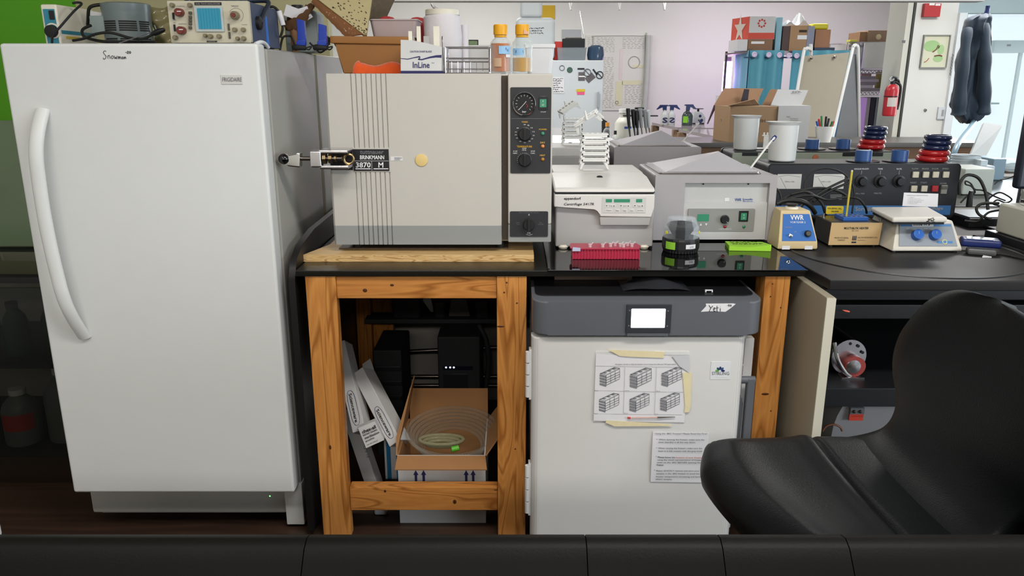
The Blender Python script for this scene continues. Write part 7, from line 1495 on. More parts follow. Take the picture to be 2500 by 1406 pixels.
# jars and pipettes on the counter before the refrigerator
YJ = 6.6
t = thing('side_counter', 'white counter with bottles and pipettes in the mirrored room', 'counter', (.95, 6.9, 0)); box('counter_top', CARDW, t, .15, .88, 6.45, 7.3, CZ - .04, CZ, .004); box('counter_body', WALLW, t, .2, .86, 6.5, 7.25, 0, CZ - .04)
def vb(name, label, px0, px1, pyt, Y, m, prof, cap=None, ch=0):
    x0, x1 = P(px0, 330, Y).x, P(px1, 330, Y).x; c = Vector(((x0 + x1) / 2, Y, CZ + .0005)); h = P(1500, pyt, Y).z - CZ; r = (x1 - x0) / 2; t = thing(name, label, 'bottle', c)
    lathe('bottle_body', m, t, [(a * r, b * h) for a, b in prof], c, seg=24)
    if cap: lathe('cap', cap, t, [(ch * r, h * .985), (ch * r, h + .03), (0, h + .03)], c, seg=18)
    return t, c, r, h
STD = [(0, 0), (.95, 0), (1, .03), (1, .62), (.8, .76), (.38, .88), (.36, 1), (0, 1)]
vb('wash_bottle', 'clear wash bottle with an orange cap beside the refrigerator', 1472, 1492, 308, YJ + .1, GLS, STD, mat('orange_cap', 'd18a2c', .4), .5)
vb('reagent_jar', 'small clear bottle with a black cap right of the orange capped bottle', 1494, 1510, 328, YJ, GLS, STD, BLACK, .45)
t, c, r, h = vb('water_jug', 'large cloudy white jug with a blue label behind the pipettes', 1500, 1545, 275, YJ + .2, mat('cloudy_white', 'd3d3c8', .4, var=.04, trans=.2), [(0, 0), (.95, 0), (1, .03), (1, .6), (.8, .72), (.55, .82), (.55, .97), (.62, 1), (0, 1)], CARDW, .6); wrap_label(t, c, r, -5, 45, h * .42, h * .50, mat('royal_label', '2d4a94', .6), 'blue_label')
tag(prism('dark_fan', BLKM, None, [(P(x, y, YJ + .4).x, P(x, y, YJ + .4).z) for x, y in ((1470, 289), (1482, 296), (1488, 310), (1489, 345), (1470, 345))], YJ + .4, YJ + .44, 'y', .003), 'black curved object behind the orange capped bottle', 'object')
bt = [o for o in COL.objects if o.name.startswith('dark_fan')][0]; box('fan_stand', BLKM, bt, P(1472, 345, YJ + .4).x, P(1486, 345, YJ + .4).x, YJ + .4, YJ + .44, CZ + .0005, P(0, 344, YJ + .4).z)
t = thing('pipette_stand', 'round stand for pipettes on the white counter behind the bath lid', 'stand', (P(1556, 330, YJ - .05).x, YJ - .05, CZ))
sx = P(1556, 330, YJ - .05).x; lathe('stand_base', BLACK, t, [(0, .0005), (.07, .0005), (.07, .012), (0, .014)], (sx, YJ - .05, CZ), seg=24); zz = P(1556, 282, YJ - .05).z; cyl('stand_column', BLACK, t, (sx, YJ - .05, CZ + .01), (sx, YJ - .05, zz + .05), .008); lathe('stand_ring', BLACK, t, [(.03, zz - CZ - .006), (.085, zz - CZ - .006), (.085, zz - CZ + .004), (.03, zz - CZ + .004)], (sx, YJ - .05, CZ), seg=24); box('hanger_bar', BLACK, t, sx - .135, sx + .15, YJ - .135, YJ - .10, zz - .004, zz + .006, .002); box('stand_top', BLACK, t, sx - .03, sx + .045, YJ - .07, YJ - .03, zz + .05, zz + .066, .005)
for i, (px, m_, l) in enumerate(((1533, BLACK, 'leftmost, black'), (1545, BLACK, 'second from left, black'), (1553, BLACK, 'middle, black'), (1563, mat('grey_pipette', '8f9294', .35), 'fourth from left, grey'), (1574, MATS['grey_pipette'], 'fifth, grey'), (1582, mat('pale_pipette', 'bfc3c6', .35), 'rightmost, pale grey'))):
    Yq = YJ - .13; a = P(px, 272 + 2 * (i % 3), Yq); t = thing('pipette', f'pipette hanging on the stand, {l}', 'pipette', a, 'pipettes on the stand')
    b = P(px + 3, 312, Yq); tube('pipette_body', m_, t, [a + Vector((0, 0, .012)), a.lerp(b, .5), b], lambda s: .018 - .006 * s, 10, 2); tube('pipette_shaft', CHROME if i > 2 else mat('dark_grey_shaft', '44474b', .3), t, [b, b.lerp(P(px + 5, 352, Yq), .5) + Vector((.004, 0, 0)), P(px + 5, 349, Yq)], lambda s: .009 - .005 * s, 8, 2); box('pipette_plunger', m_, t, a.x - .016, a.x + .016, Yq - .012, Yq + .012, a.z + .010, a.z + .024, .003)
# tables with spray bottles
TZ = .93
WOODV = wood('pale_table_wood', 'Z', 'a88a68', '8f7050', 'b5987a', .6)
TTOP = mat('grey_table_top', '9a8f94', .12, var=.05)
def vtable(label, pts, legs):
    q = [PZ(x, y, TZ) for x, y in pts]; t = thing('lab_table', label, 'table', (sum(p.x for p in q) / len(q), sum(p.y for p in q) / len(q), 0))
    prism('table_top', TTOP, t, [(p.x, p.y) for p in q], TZ - .03, TZ, 'z')
    for x, y in legs: p = PZ(x, y, TZ); box('leg', WOODV, t, p.x - .04, p.x + .04, p.y - .04, p.y + .04, 0, TZ - .03)
    return t
vtable('far grey topped wooden table holding the spray bottles', [(1592, 299), (1655, 311), (1765, 313), (1765, 299.5), (1640, 296.5)], [(1600, 299.8), (1652, 309.5), (1755, 310), (1755, 300.5)])
vtable('nearer grey topped wooden table below the spray bottles', [(1657, 314.5), (1745, 332.5), (1850, 333), (1850, 316)], [(1665, 315.8), (1742, 330), (1835, 330.5), (1835, 318)])
def spray(px, py, label, m, h=.24, w=.05, head=NAVY, flip=1, lab=None):
    c = PZ(px, py, TZ); c.z = TZ + .0005; t = thing('spray_bottle', label, 'spray bottle', c)
    lathe('bottle_body', m, t, [(0, 0), (w * .95, 0), (w, .01), (w, h * .5), (w * .7, h * .66), (w * .35, h * .74), (w * .35, h * .8), (0, h * .8)], c, seg=20)
    f = flip; prism('trigger_head', head, t, [(c.x - f * .02, c.z + h * .78), (c.x + f * .02, c.z + h * .78), (c.x + f * .025, c.z + h * .95), (c.x + f * .085, c.z + h * .82), (c.x + f * .095, c.z + h * .84), (c.x + f * .065, c.z + h * 1.0), (c.x + f * .055, c.z + h * 1.08), (c.x - f * .03, c.z + h * 1.08), (c.x - f * .045, c.z + h * 1.02), (c.x - f * .02, c.z + h * 1.0)], c.y - .012, c.y + .012)
    if lab: wrap_label(t, c, w, *lab)
    return t, c
s1, c = spray(1621, 304, 'left white spray bottle with a blue head on the far table', WHITE, .2, .045, NAVY, -1); txt('S', INKB, s1, (c.x - .03, c.y - .05, c.z + .02), (.06, 0, 0), (0, 0, .06), bold=.03)
s2, c = spray(1638, 304, 'right white spray bottle with a blue head on the far table', WHITE, .2, .045, NAVY, 1); txt('S', INKB, s2, (c.x + .03, c.y - .05, c.z + .02), (-.06, 0, 0), (0, 0, .06), bold=.03)
spray(1677, 306, 'clear spray bottle with a lime label between white bottles and balance', mat('smoky_glass', '55625f', .08, trans=.6), .21, .06, NAVY, 1, (-60, -5, .03, .10, mat('lime_band', '86c83a', .6), 'lime_label'))
c = PZ(1706, 303, TZ); t = thing('white_balance', 'small white balance with a dark top pan right of the clear spray bottle', 'balance', (c.x, c.y, TZ)); prism('balance_body', WHITE, t, [(c.x - .07, TZ + .012), (c.x + .07, TZ + .012), (c.x + .075, TZ + .07), (c.x + .03, TZ + .135), (c.x - .06, TZ + .14)], c.y, c.y + .14, 'y', .006); lathe('pan', BLACK, t, [(.06, .165), (.06, .172), (0, .172)], (c.x, c.y + .07, TZ), seg=20); cyl('pan_stem', BLACK, t, (c.x, c.y + .07, TZ + .12), (c.x, c.y + .07, TZ + .166), .012); lathe('logo_spot', INKB, t, [(.016, 0), (.014, .002), (0, .002)], (c.x + .01, c.y - .0005, TZ + .09), (0, -1, 0), 14); box('display', INK, t, c.x - .01, c.x + .03, c.y - .002, c.y + .001, TZ + .035, TZ + .05)
for x in (c.x - .05, c.x + .05): box('foot', BLACK, t, x - .015, x + .015, c.y + .01, c.y + .13, TZ + .0004, TZ + .013)
c = PZ(1742, 309, TZ); t = thing('tool_stand', 'pale stand with dark hand tools beside the purple light', 'stand', (c.x, c.y, TZ)); cyl('stand_column', WHITE, t, (c.x + .04, c.y, TZ + .0005), (c.x + .04, c.y, TZ + .33), .035)
for dx, s in ((-.03, 1), (.06, 1)): tube('hand_tool', mat('maroon_tool', '3c2530', .4), t, [(c.x + dx + .02, c.y - .05, TZ + .22), (c.x + dx - .01, c.y - .05, TZ + .14), (c.x + dx - .05, c.y - .05, TZ + .03)], lambda a: .018 - .012 * a, 8)
# open cardboard box and white carton on the counter
YC_ = 6.5
t = thing('cardboard_box', 'open brown cardboard box with raised flaps on the dark counter behind the beakers', 'box', (P(1830, 300, YC_).x, YC_ + .2, CZ)); x0, x1, a, b = R(1781, 260, 1896, 342, YC_); VC = mat('dull_cardboard', '8f7458', .85, var=.06)
xl = P(1756, 300, YC_ + .2).x
prism('box_body', VC, t, [(x0, YC_), (x1, YC_), (x1 - .004, YC_ + .32), (xl - .02, YC_ + .30)], CZ + .0005, b, 'z')
quad4('flap', CARDD, t, (x0 - .06, YC_ + .31, b), (x1 - .08, YC_ + .32, b), (P(1864, 216, YC_ + .4).x, YC_ + .40, P(1864, 216, YC_ + .4).z), (P(1768, 215, YC_ + .4).x, YC_ + .40, P(1768, 215, YC_ + .4).z), .008)
quad4('flap', CARDD, t, (x1 - .04, YC_ + .30, b), (x1 + .04, YC_ + .30, b), (P(1912, 218, YC_ + .36).x, YC_ + .36, P(1912, 218, YC_ + .36).z), (P(1881, 218, YC_ + .36).x, YC_ + .36, P(1881, 218, YC_ + .36).z), .008)
quad4('flap', VC, t, (x0, YC_ + .01, b), (x1 - .06, YC_ + .3, b), (x1 - .16, YC_ + .12, b + .055), (x0 - .05, YC_ - .10, b + .008), .006)
prism('dark_tape', mat('dark_strip', '2c2430', .6), t, [(P(x, y, YC_ + .33).x, P(x, y, YC_ + .33).z) for x, y in ((1806, 247), (1822, 250), (1826, 218), (1814, 217))], YC_ + .29, YC_ + .30)
txt('HIGH', INK, t, P(1868, 299, YC_ - .002), P(1842, 299, YC_) - P(1868, 299, YC_), P(1868, 291, YC_) - P(1868, 299, YC_)); txt('GIFT', INKG, t, P(1774, 298, YC_ + .08), P(1758, 298, YC_ + .17) - P(1774, 298, YC_ + .08), P(1774, 291, YC_ + .08) - P(1774, 298, YC_ + .08))
t = thing('white_carton', 'tall open white carton right of the brown cardboard box', 'carton', (P(1938, 300, YC_).x, YC_ + .1, CZ)); x0, x1, a, b = R(1899, 258, 1976, 340, YC_ - .02); VW = mat('off_white_card', 'adadad', .7, var=.02)
box('carton_body', VW, t, x0, x1, YC_ - .02, YC_ + .20, CZ + .0005, b); quad4('carton_flap', VW, t, (x0, YC_ + .19, b), (x1, YC_ + .19, b), (P(1973, 220, YC_ + .22).x, YC_ + .22, P(1973, 220, YC_ + .22).z), (P(1899, 218, YC_ + .22).x, YC_ + .22, P(1899, 218, YC_ + .22).z), .005)
strokes('handwriting', INKG, t, scribble(1, seed=9), P(1935, 228, YC_ + .205), P(1963, 228, YC_) - P(1935, 228, YC_), P(1935, 220, YC_) - P(1935, 228, YC_), .002); bars('print_lines', INKL, t, [R(1922, 283, 1930, 285, YC_ - .022), R(1930, 288, 1950, 289, YC_ - .022), R(1930, 292, 1950, 293, YC_ - .022)], YC_ - .022)
# curtained grow shelf
YG = 8.4; x0 = P(1822, 200, YG).x; x1 = P(2075, 200, YG).x; zt_ = P(1850, 124, YG).z; xl = P(1786, 200, YG + 1.0).x
t = thing('grow_shelf', 'metal shelf unit hung with turquoise curtains, boxes on its top', 'shelf', ((x0 + x1) / 2, YG + .4, 0))
for x in (x0, x1 - .03):
    for y in (YG, YG + .9): cyl('shelf_post', DSTEEL, t, (x + .015, y + .02, 0), (x + .015, y + .02, zt_ + .02), .014)
box('shelf_top', DSTEEL, t, x0, x1, YG + .02, YG + .92, zt_ - .02, zt_); box('shelf_board', DSTEEL, t, x0, x1, YG + .04, YG + .9, .5, .52)
box('curtain_rod', mat('navy_rod', '27436a', .4), t, x0 - .05, x1, YG - .035, YG - .02, zt_ - .075, zt_ - .06)
TQ = mat('turquoise_cloth', '66acc0', .8, var=.05, bump=.2, bs=300)
def curtain(label, xa, xb, ya, yb, waves, amp, zb=.15):
    c = tag(sheet('curtain', TQ, None, lambda u, v: Vector((xa + (xb - xa) * u, ya + (yb - ya) * u - .045 + amp * math.sin(waves * 2 * PI * u), zb + (zt_ + .004 - zb) * v)), 60, 4, .003), label, 'curtain', None)
    return c
xg0, xg1 = P(1908, 180, YG).x, P(1926, 180, YG).x
curtain('turquoise curtain on the left side of the grow shelf', xl, x0 - .01, YG + .95, YG - .02, 2.2, .02); k1 = curtain('widest turquoise curtain across the front of the grow shelf', x0, xg0, YG, YG, 2.4, .035); curtain('turquoise curtain right of the purple gap in the grow shelf', xg1, x1, YG, YG, 3.2, .045)
for i, px in enumerate((1842, 1877, 1903, 1926, 1945)):
    q = P(px, 133 + .8 * i, YG - .09); bm = NB(); btorus(bm, q, .021, .007, (0, 1, 0), 18, 6); blathe(bm, [(.02, 0), (0, 0.001)], q, (0, 1, 0), 18); fin('grommet', bm, mat('pale_grommet', 'd9c9e6', .3), k1 if i < 3 else t)
ll = thing('grow_light', 'purple grow lamp tube inside the curtained shelf', 'lamp', (x0 - .3, YG + .8, zt_ - .2)); PUR = mat('purple_glow', 'd98cff', .4, var=0, emit=14)
qa, qb = P(1778, 150, YG + 1.1), P(1772, 222, YG + 1.1); cyl('lamp_tube', PUR, ll, qb, qa, .05); cyl('lamp_tube', PUR, ll, (xg0 + .03, YG + .25, .7), (xg0 + .03, YG + .25, zt_ - .08), .04); box('lamp_holder', DSTEEL, ll, qa.x - .03, qa.x + .03, YG + 1.08, YG + 1.14, qa.z, qa.z + .05); cyl('lamp_post', DSTEEL, ll, (qb.x, YG + 1.12, 0), (qb.x, YG + 1.12, qb.z + .01), .015)
l = bpy.data.lights.new('grow_glow', 'POINT'); l.energy = 3.2; l.color = (.75, .4, 1.0); l.shadow_soft_size = .12; lo = bpy.data.objects.new('grow_glow', l); COL.objects.link(lo); lo.location = (qa.x, YG + .95, (qa.z + qb.z) / 2)
l = bpy.data.lights.new('grow_glow', 'POINT'); l.energy = 3.2; l.color = (.8, .45, 1.0); l.shadow_soft_size = .1; lo = bpy.data.objects.new('grow_glow', l); COL.objects.link(lo); lo.location = (xg0 + .08, YG + .4, zt_ - .4)
# boxes on the shelf
def tb(name, label, px, Y, dep, m, zb, **k): return vbox(name, label, 'box', px, Y, dep, m, zb, **k)
zb = zt_ + .0005; o1 = tb('brown_carton', 'brown carton under the red and white box on the shelf', (1826, 96, 1886, 126), YG + .05, .5, CARDD, zb); zc_ = R(1826, 96, 1886, 126, YG + .05)[3]
bars('white_label', INKW, o1, [R(1834, 101, 1866, 107, YG + .05)], YG + .05); o1b = box('side_label', PAPER, o1, *R(1800, 100, 1824, 122, YG + .06)[:2], YG + .0505, YG + .4, zb + .001, zc_ - .001)
t = thing('red_white_box', 'white box with a red side panel and flower mark on the shelf top', 'box', (P(1855, 80, YG + .05).x, YG + .3, zc_)); x0_, x1_, a, b = R(1829, 40, 1892, 96, YG + .05); xs0 = P(1800, 70, YG + .2).x
box('carton_body', CARDW, t, x0_, x1_, YG + .05, YG + .5, zc_ + .0005, b); prism('red_side', mat('coral_red_card', 'c94f40', .7), t, [(xs0, YG + .42), (x0_ - .0005, YG + .05), (x0_ - .0005, YG + .49), (xs0 + .02, YG + .49)], zc_ + .0005, b, 'z'); box('red_band', MATS['coral_red_card'], t, x0_, x1_ - .002, YG + .0485, YG + .05, zc_ + .002, P(0, 80, YG + .05).z)
qc = Vector((xs0 + (x0_ - xs0) * .5, YG + .235, (zc_ + b) / 2)); uu = Vector((x0_ - xs0, -.37, 0)).normalized(); nn = Vector((-uu.y, uu.x, 0)); nn = nn if nn.y < 0 else -nn; bm = NB(); vs = [bm.verts.new(qc + nn * .004 + uu * (r_ * math.cos(2 * PI * k / 10 + .3)) + Vector((0, 0, 1.15 * r_ * math.sin(2 * PI * k / 10 + .3)))) for k, r_ in enumerate([.13, .05] * 5)]; bm.faces.new(vs); fin('star_print', bm, mat('pale_card', 'cfc4b8', .7), t, flat=True)
for k in range(8):
    a_ = math.radians(200 + 20 * k); q = P(1860, 57, YG + .05) + Vector((.035 * math.cos(2 * PI * k / 8), -.001, .035 * math.sin(2 * PI * k / 8)))
    lathe('flower_dot', INKR, t, [(.011, 0), (0, .001)], q, (0, -1, 0), 8)
txt('Connected lighting', INKW, t, P(1882, 88, YG + .0485), P(1837, 88, YG) - P(1882, 88, YG), P(1882, 83, YG) - P(1882, 88, YG)); txt('CORPORATION', INKG, t, P(1869, 70, YG + .05), P(1851, 70, YG) - P(1869, 70, YG), P(1869, 67, YG) - P(1869, 70, YG))
tb('blue_panel_box', 'pale turquoise box between the red and white box and the brown carton', (1894, 42, 1908, 126), YG + .1, .4, mat('pale_turquoise', '8cb9c6', .6), zb)
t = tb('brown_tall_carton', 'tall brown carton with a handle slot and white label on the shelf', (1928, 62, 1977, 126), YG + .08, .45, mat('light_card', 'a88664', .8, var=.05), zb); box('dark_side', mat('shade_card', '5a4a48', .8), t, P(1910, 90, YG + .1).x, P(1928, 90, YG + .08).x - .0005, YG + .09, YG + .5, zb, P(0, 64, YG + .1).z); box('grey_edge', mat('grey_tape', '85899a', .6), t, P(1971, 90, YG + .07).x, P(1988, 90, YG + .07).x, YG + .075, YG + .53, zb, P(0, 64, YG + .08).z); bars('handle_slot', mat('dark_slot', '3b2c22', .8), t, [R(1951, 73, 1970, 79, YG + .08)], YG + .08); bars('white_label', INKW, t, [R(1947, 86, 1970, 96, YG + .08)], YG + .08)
zc2 = P(0, 62, YG + .08).z; xa, xb = P(1920, 50, YG + .1).x, P(1985, 50, YG + .1).x
tag(sheet('plastic_bag', glassy('crinkled_film', 'dfe2e6', .12, .35), None, lambda u, v: Vector((xa + (xb - xa) * u, YG + .12 + .25 * v, zc2 + .001 + .14 * (math.sin(PI * u) ** .7) * math.sin(PI * min(1, v + .15)) * (.6 + .4 * math.sin(11 * u + 3 * v)) ** 2)), 20, 10, .002), 'crinkled clear plastic bag on top of the tall brown carton', 'bag')
tag(box('navy_tray', mat('navy_tray', '2c3a55', .5), None, P(1988, 120, YG + .1).x, P(2038, 120, YG + .1).x, YG + .1, YG + .5, zb, P(0, 116, YG + .1).z, .003), 'flat navy tray under the small brown box at the right shelf end', 'tray')
zn = P(0, 116, YG + .1).z + .0005; t = tb('brown_small_box', 'small brown box with a yellow bag on it at the right shelf end', (1990, 72, 2027, 116), YG + .14, .3, mat('rosy_card', 'a87a5c', .8, var=.05), zn)
zc3 = P(0, 72, YG + .14).z; tag(box('yellow_bag', mat('yellow_film', 'c9bf1e', .4, var=.06), None, P(1986, 60, YG + .15).x, P(2025, 60, YG + .15).x, YG + .16, YG + .4, zc3 + .0005, P(0, 57, YG + .15).z, .02, 3), 'yellow bag lying on the small brown box', 'bag')
# flip chart easel
YE_ = 7.3
t = thing('easel', 'white flip chart easel with a beige board and looped tube legs', 'easel', (P(2020, 300, YE_).x, YE_ + .2, 0))
quad4('board', mat('beige_board', '989080', .7, var=.03), t, P(1926, 345, YE_), P(2028, 345, YE_), P(2074, 128, YE_ + .18), P(1962, 137, YE_ + .18), .02)
TU = mat('white_tube', 'd5d6d4', .3)
bl_ = P(2030, 345, YE_); a = P(2083, 118, YE_ + .17)
def ext_(p, q): d = (p - q); return p + d * (p.z / max(1e-6, -d.z)) if d.z < 0 else p
ft1 = ext_(P(2030, 345, YE_), P(2078, 130, YE_ + .17)); ft2 = ext_(P(2098, 345, YE_ + .5), P(2094, 125, YE_ + .22))
tube('leg', TU, t, [ft1 + Vector((0, 0, .012)), P(2030, 345, YE_), P(2078, 135, YE_ + .17), P(2083, 116, YE_ + .18), P(2088, 110, YE_ + .2), P(2093, 116, YE_ + .22), P(2095, 135, YE_ + .24), P(2098, 345, YE_ + .5), ft2 + Vector((0, 0, .012))], .016, 8, 4)
fl1 = ext_(P(1926, 345, YE_), P(1960, 140, YE_ + .17)); fl2 = ext_(P(1978, 345, YE_ + .5), P(1978, 130, YE_ + .24))
tube('leg', TU, t, [fl1 + Vector((0, 0, .012)), P(1926, 345, YE_), P(1960, 140, YE_ + .17), P(1966, 122, YE_ + .18), P(1972, 118, YE_ + .2), P(1978, 124, YE_ + .22), P(1980, 145, YE_ + .26), fl2 + Vector((0, 0, .012))], .016, 8, 4)
for px, py in ((1981, 142), (2038, 139)): lathe('board_pin', DSTEEL, t, [(.014, 0), (.01, .02), (0, .022)], P(px, py, YE_ + .15), (0, -1, 0), 10)
quad4('rear_board', mat('grey_rear_board', '878b8e', .7), t, P(2040, 340, YE_ + .48), P(2094, 340, YE_ + .48), P(2091, 132, YE_ + .26), P(2080, 132, YE_ + .26), .012)
tag(box('blue_bag', mat('blue_bag', '3f7fb8', .5, var=.1), None, P(2036, 300, 8.1).x, P(2086, 300, 8.1).x, 8.12, 8.3, 0.0005, P(0, 252, 8.1).z, .06, 4), 'tall blue bag standing behind the easel', 'bag')
cp_ = thing('pen_cup', 'white cup full of coloured pens in front of the easel', 'cup', (P(2012, 345, 6.4).x, 6.5, CZ)); cx = P(2012, 345, 6.48).x; lathe('cup', RW, cp_, [(.055, .0005), (.075, .13), (.07, .13), (.05, .006), (0, .006)], (cx, 6.5, CZ), seg=24)
for i in range(7): m_ = (INKR, INK, mat('green_pen', '2f7a4a', .4), BLUEP)[i % 4]; a_ = 2 * PI * i / 7; cyl('pen', m_, cp_, (cx + .02 * math.cos(a_), 6.5 + .02 * math.sin(a_), CZ + .01), (cx + .07 * math.cos(a_), 6.5 + .05 * math.sin(a_), CZ + .17 + .02 * (i % 3)), .009, seg=8)
# wire shelf with papers
YS = 8.6; xa, xb = P(2060, 200, YS).x, P(2182, 200, YS).x
t = thing('wire_shelf', 'chrome wire shelf unit with papers and boxes left of the fire extinguisher', 'shelf', ((xa + xb) / 2, YS + .3, 0))
zs1, zs2, zs3 = P(2140, 171, YS).z, P(2140, 224, YS).z, P(2140, 103, YS).z
for x in (xa, xb + .1):
    for y in (YS, YS + .5): cyl('shelf_post', STEEL, t, (x, y, 0), (x, y, zs3), .012, seg=10)
for z in (zs1, zs2, zs3, .6):
    bm = NB(); bcyl(bm, (xa, YS, z), (xb + .1, YS, z), .006, seg=6); bcyl(bm, (xa, YS, z - .035), (xb + .1, YS, z - .035), .005, seg=6); bcyl(bm, (xa, YS + .5, z), (xb + .1, YS + .5, z), .006, seg=6)
    n = 16
    for k in range(n):
        x = xa + (xb + .1 - xa) * k / n; d = (xb + .1 - xa) / n; bcyl(bm, (x, YS, z), (x + d / 2, YS, z - .035), .004, seg=5); bcyl(bm, (x + d / 2, YS, z - .035), (x + d, YS, z), .004, seg=5); bcyl(bm, (x, YS, z), (x, YS + .5, z), .004, seg=5)
    fin('wire_tier', bm, STEEL, t)
cyl('shelf_post', STEEL, t, (P(2160, 200, YS).x, YS - .02, 0), (P(2160, 200, YS).x, YS - .02, zs1 + .02), .010, seg=10)
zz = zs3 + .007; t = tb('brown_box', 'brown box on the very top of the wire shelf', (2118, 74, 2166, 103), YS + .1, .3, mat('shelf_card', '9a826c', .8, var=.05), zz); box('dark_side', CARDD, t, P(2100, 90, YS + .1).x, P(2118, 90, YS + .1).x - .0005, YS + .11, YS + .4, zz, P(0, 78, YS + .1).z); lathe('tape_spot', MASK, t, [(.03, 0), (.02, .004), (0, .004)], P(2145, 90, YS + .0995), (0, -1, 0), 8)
tag(quad4('white_board', mat('white_card_board', 'c9cbc9', .7), None, P(2104, 167, YS - .10), P(2184, 166, YS - .10), P(2188, 102, YS - .03), P(2112, 104, YS - .03), .02), 'large white card standing on the upper wire shelf', 'card')
zz = zs1 + .007; vbox('white_carton', 'white carton behind the large white card on the wire shelf', 'carton', (2068, 107, 2112, 170), YS + .02, .3, CARDW, zz); vbox('yellow_note', 'lime yellow note on top of the white carton on the wire shelf', 'note', (2076, 97, 2093, 102.5), YS + .03, .1, mat('lime_yellow', 'cfd24a', .6), P(0, 107, YS + .02).z + .0005)
for i, (a, b, c, d, cl) in enumerate(((2098, 214, 2150, 221, '9a8f96'), (2096, 207, 2132, 214, 'c5bcc4'), (2100, 200, 2140, 207, '8b828c'), (2102, 190, 2146, 200, 'b3a9b2'), (2100, 183, 2138, 190, '8f8590'), (2104, 176, 2128, 183, 'a3857c'))):
    x0_, x1_, z0_, z1_ = R(a, b, c, d, YS + .04); tag(box('journal', mat('journal_' + cl, cl, .6, var=.05), None, x0_, x1_, YS + .04, YS + .3, zs2 + .007 + .031 * i + .0003, zs2 + .007 + .031 * (i + 1), .002), ['lowest', 'second lowest', 'third', 'fourth', 'second highest', 'topmost'][i] + ' paper bundle in the pile on the lower wire tier', 'journal', 'papers piled on the wire shelf')
vbox('yellow_folder', 'yellow folder beside the paper pile on the wire shelf', 'folder', (2158, 174, 2181, 200), YS + .05, .2, mat('folder_yellow', 'b5ac2a', .6), zs2 + .007)
for i, (a, b, cl) in enumerate(((2112, 2121, 'b9b3b0'), (2122, 2133, '2b2c36'), (2135, 2140, '8a8f94'), (2142, 2162, '9fb0b2'))): x0_, x1_, z0_, z1_ = R(a, 238, b, 330, YS + .1); tag(box('binder', mat('binder_' + cl, cl, .5), None, x0_, x1_, YS + .1, YS + .35, .607, z1_, .004), ['leftmost, pale', 'second, black', 'third, thin grey', 'widest, blue grey'][i] + ' binder standing on the bottom wire tier', 'binder', 'binders on the wire shelf')
# fire extinguisher
YX = 7.44; c = Vector((P(2170, 282, YX).x, YX, P(2168, 283, YX).z)); rr = .062; h = P(2176, 205, YX).z - c.z
t = thing('fire_extinguisher', 'red fire extinguisher hanging on the pale pillar', 'fire extinguisher', c); RX = mat('extinguisher_red', 'a8242c', .3, var=.06)
lathe('cylinder', RX, t, [(0, 0), (rr * .9, 0), (rr, .015), (rr, h - .06), (rr * .75, h - .02), (rr * .3, h), (0, h)], c, seg=28); wrap_label(t, c, rr, -50, 25, h * .30, h * .58, mat('pale_label', 'b9b3ae', .6), 'label_sheet'); lathe('neck', BLACK, t, [(.022, h - .005), (.022, h + .03), (0, h + .03)], c, seg=14)
tube('handle', BLACK, t, [c + Vector((.0, 0, h + .02)), c + Vector((.02, -.02, h + .05)), c + Vector((-.03, -.04, h + .06))], .011, 8); tube('lever', BLACK, t, [c + Vector((.01, 0, h + .03)), c + Vector((.04, -.01, h + .035)), c + Vector((.055, -.01, h + .01))], .009, 8); tube('hose', BLACK, t, [c + Vector((.02, 0, h + .02)), c + Vector((.07, -.01, h - .02)), c + Vector((.075, -.01, h * .5)), c + Vector((.066, -.01, h * .2))], .012, 8); bm = NB(); btorus(bm, c + Vector((-.035, -.04, h + .045)), .018, .004, (0, 1, 0), 16, 6); fin('pull_ring', bm, CHROME, t)
box('wall_bracket', DSTEEL, t, c.x - .02, c.x + .02, c.y + rr, YW - .06, c.z + h * .7, c.z + h * .74); lathe('strap', BLACK, t, [(rr + .003, h * .6), (rr + .003, h * .63), (rr, h * .63)], c, seg=24)
# wall items
YQ = YW - .012
t = vbox('alarm_box', 'red alarm box high on the wall under the mirror edge', 'alarm', (2257, 8, 2297, 41), YW - .05, .05, mat('alarm_red', 'b02c30', .5)); bars('white_mark', INKW, t, [R(2269, 8, 2282, 13, YW - .05), R(2284, 9, 2296, 14, YW - .05)], YW - .05)
t = thing('framed_print', 'framed print of pale green ovals on the white wall', 'picture', (P(2280, 165, YQ).x, YQ, P(2280, 166, YQ).z)); x0_, x1_, z0_, z1_ = R(2250, 85, 2315, 166, YQ); bm = NB()
for a in ((x0_, x1_, z0_, z0_ + .008), (x0_, x1_, z1_ - .008, z1_), (x0_, x0_ + .008, z0_ + .008, z1_ - .008), (x1_ - .008, x1_, z0_ + .008, z1_ - .008)): bbox(bm, a[0], a[1], YQ - .015, YQ + .011, a[2], a[3])
fin('frame', bm, mat('grey_frame', '8c8c86', .5), t); pr_ = box('print', mat('cream_print', 'cfcfb6', .6), t, x0_ + .008, x1_ - .008, YQ, YQ + .008, z0_ + .008, z1_ - .008)
for px, py, a, b, cl in ((2275, 112, .075, .05, '9dbf86'), (2297, 121, .03, .045, 'a3c28c'), (2290, 143, .045, .03, 'a0c08a')):
    q = P(px, py, YQ - .001); bm = NB(); bprism(bm, [(q.x + a * math.cos(2 * PI * k / 20), q.z + b * math.sin(2 * PI * k / 20)) for k in range(20)], YQ - .002, YQ); fin('green_oval', bm, mat('oval_' + cl, cl, .7), pr_)
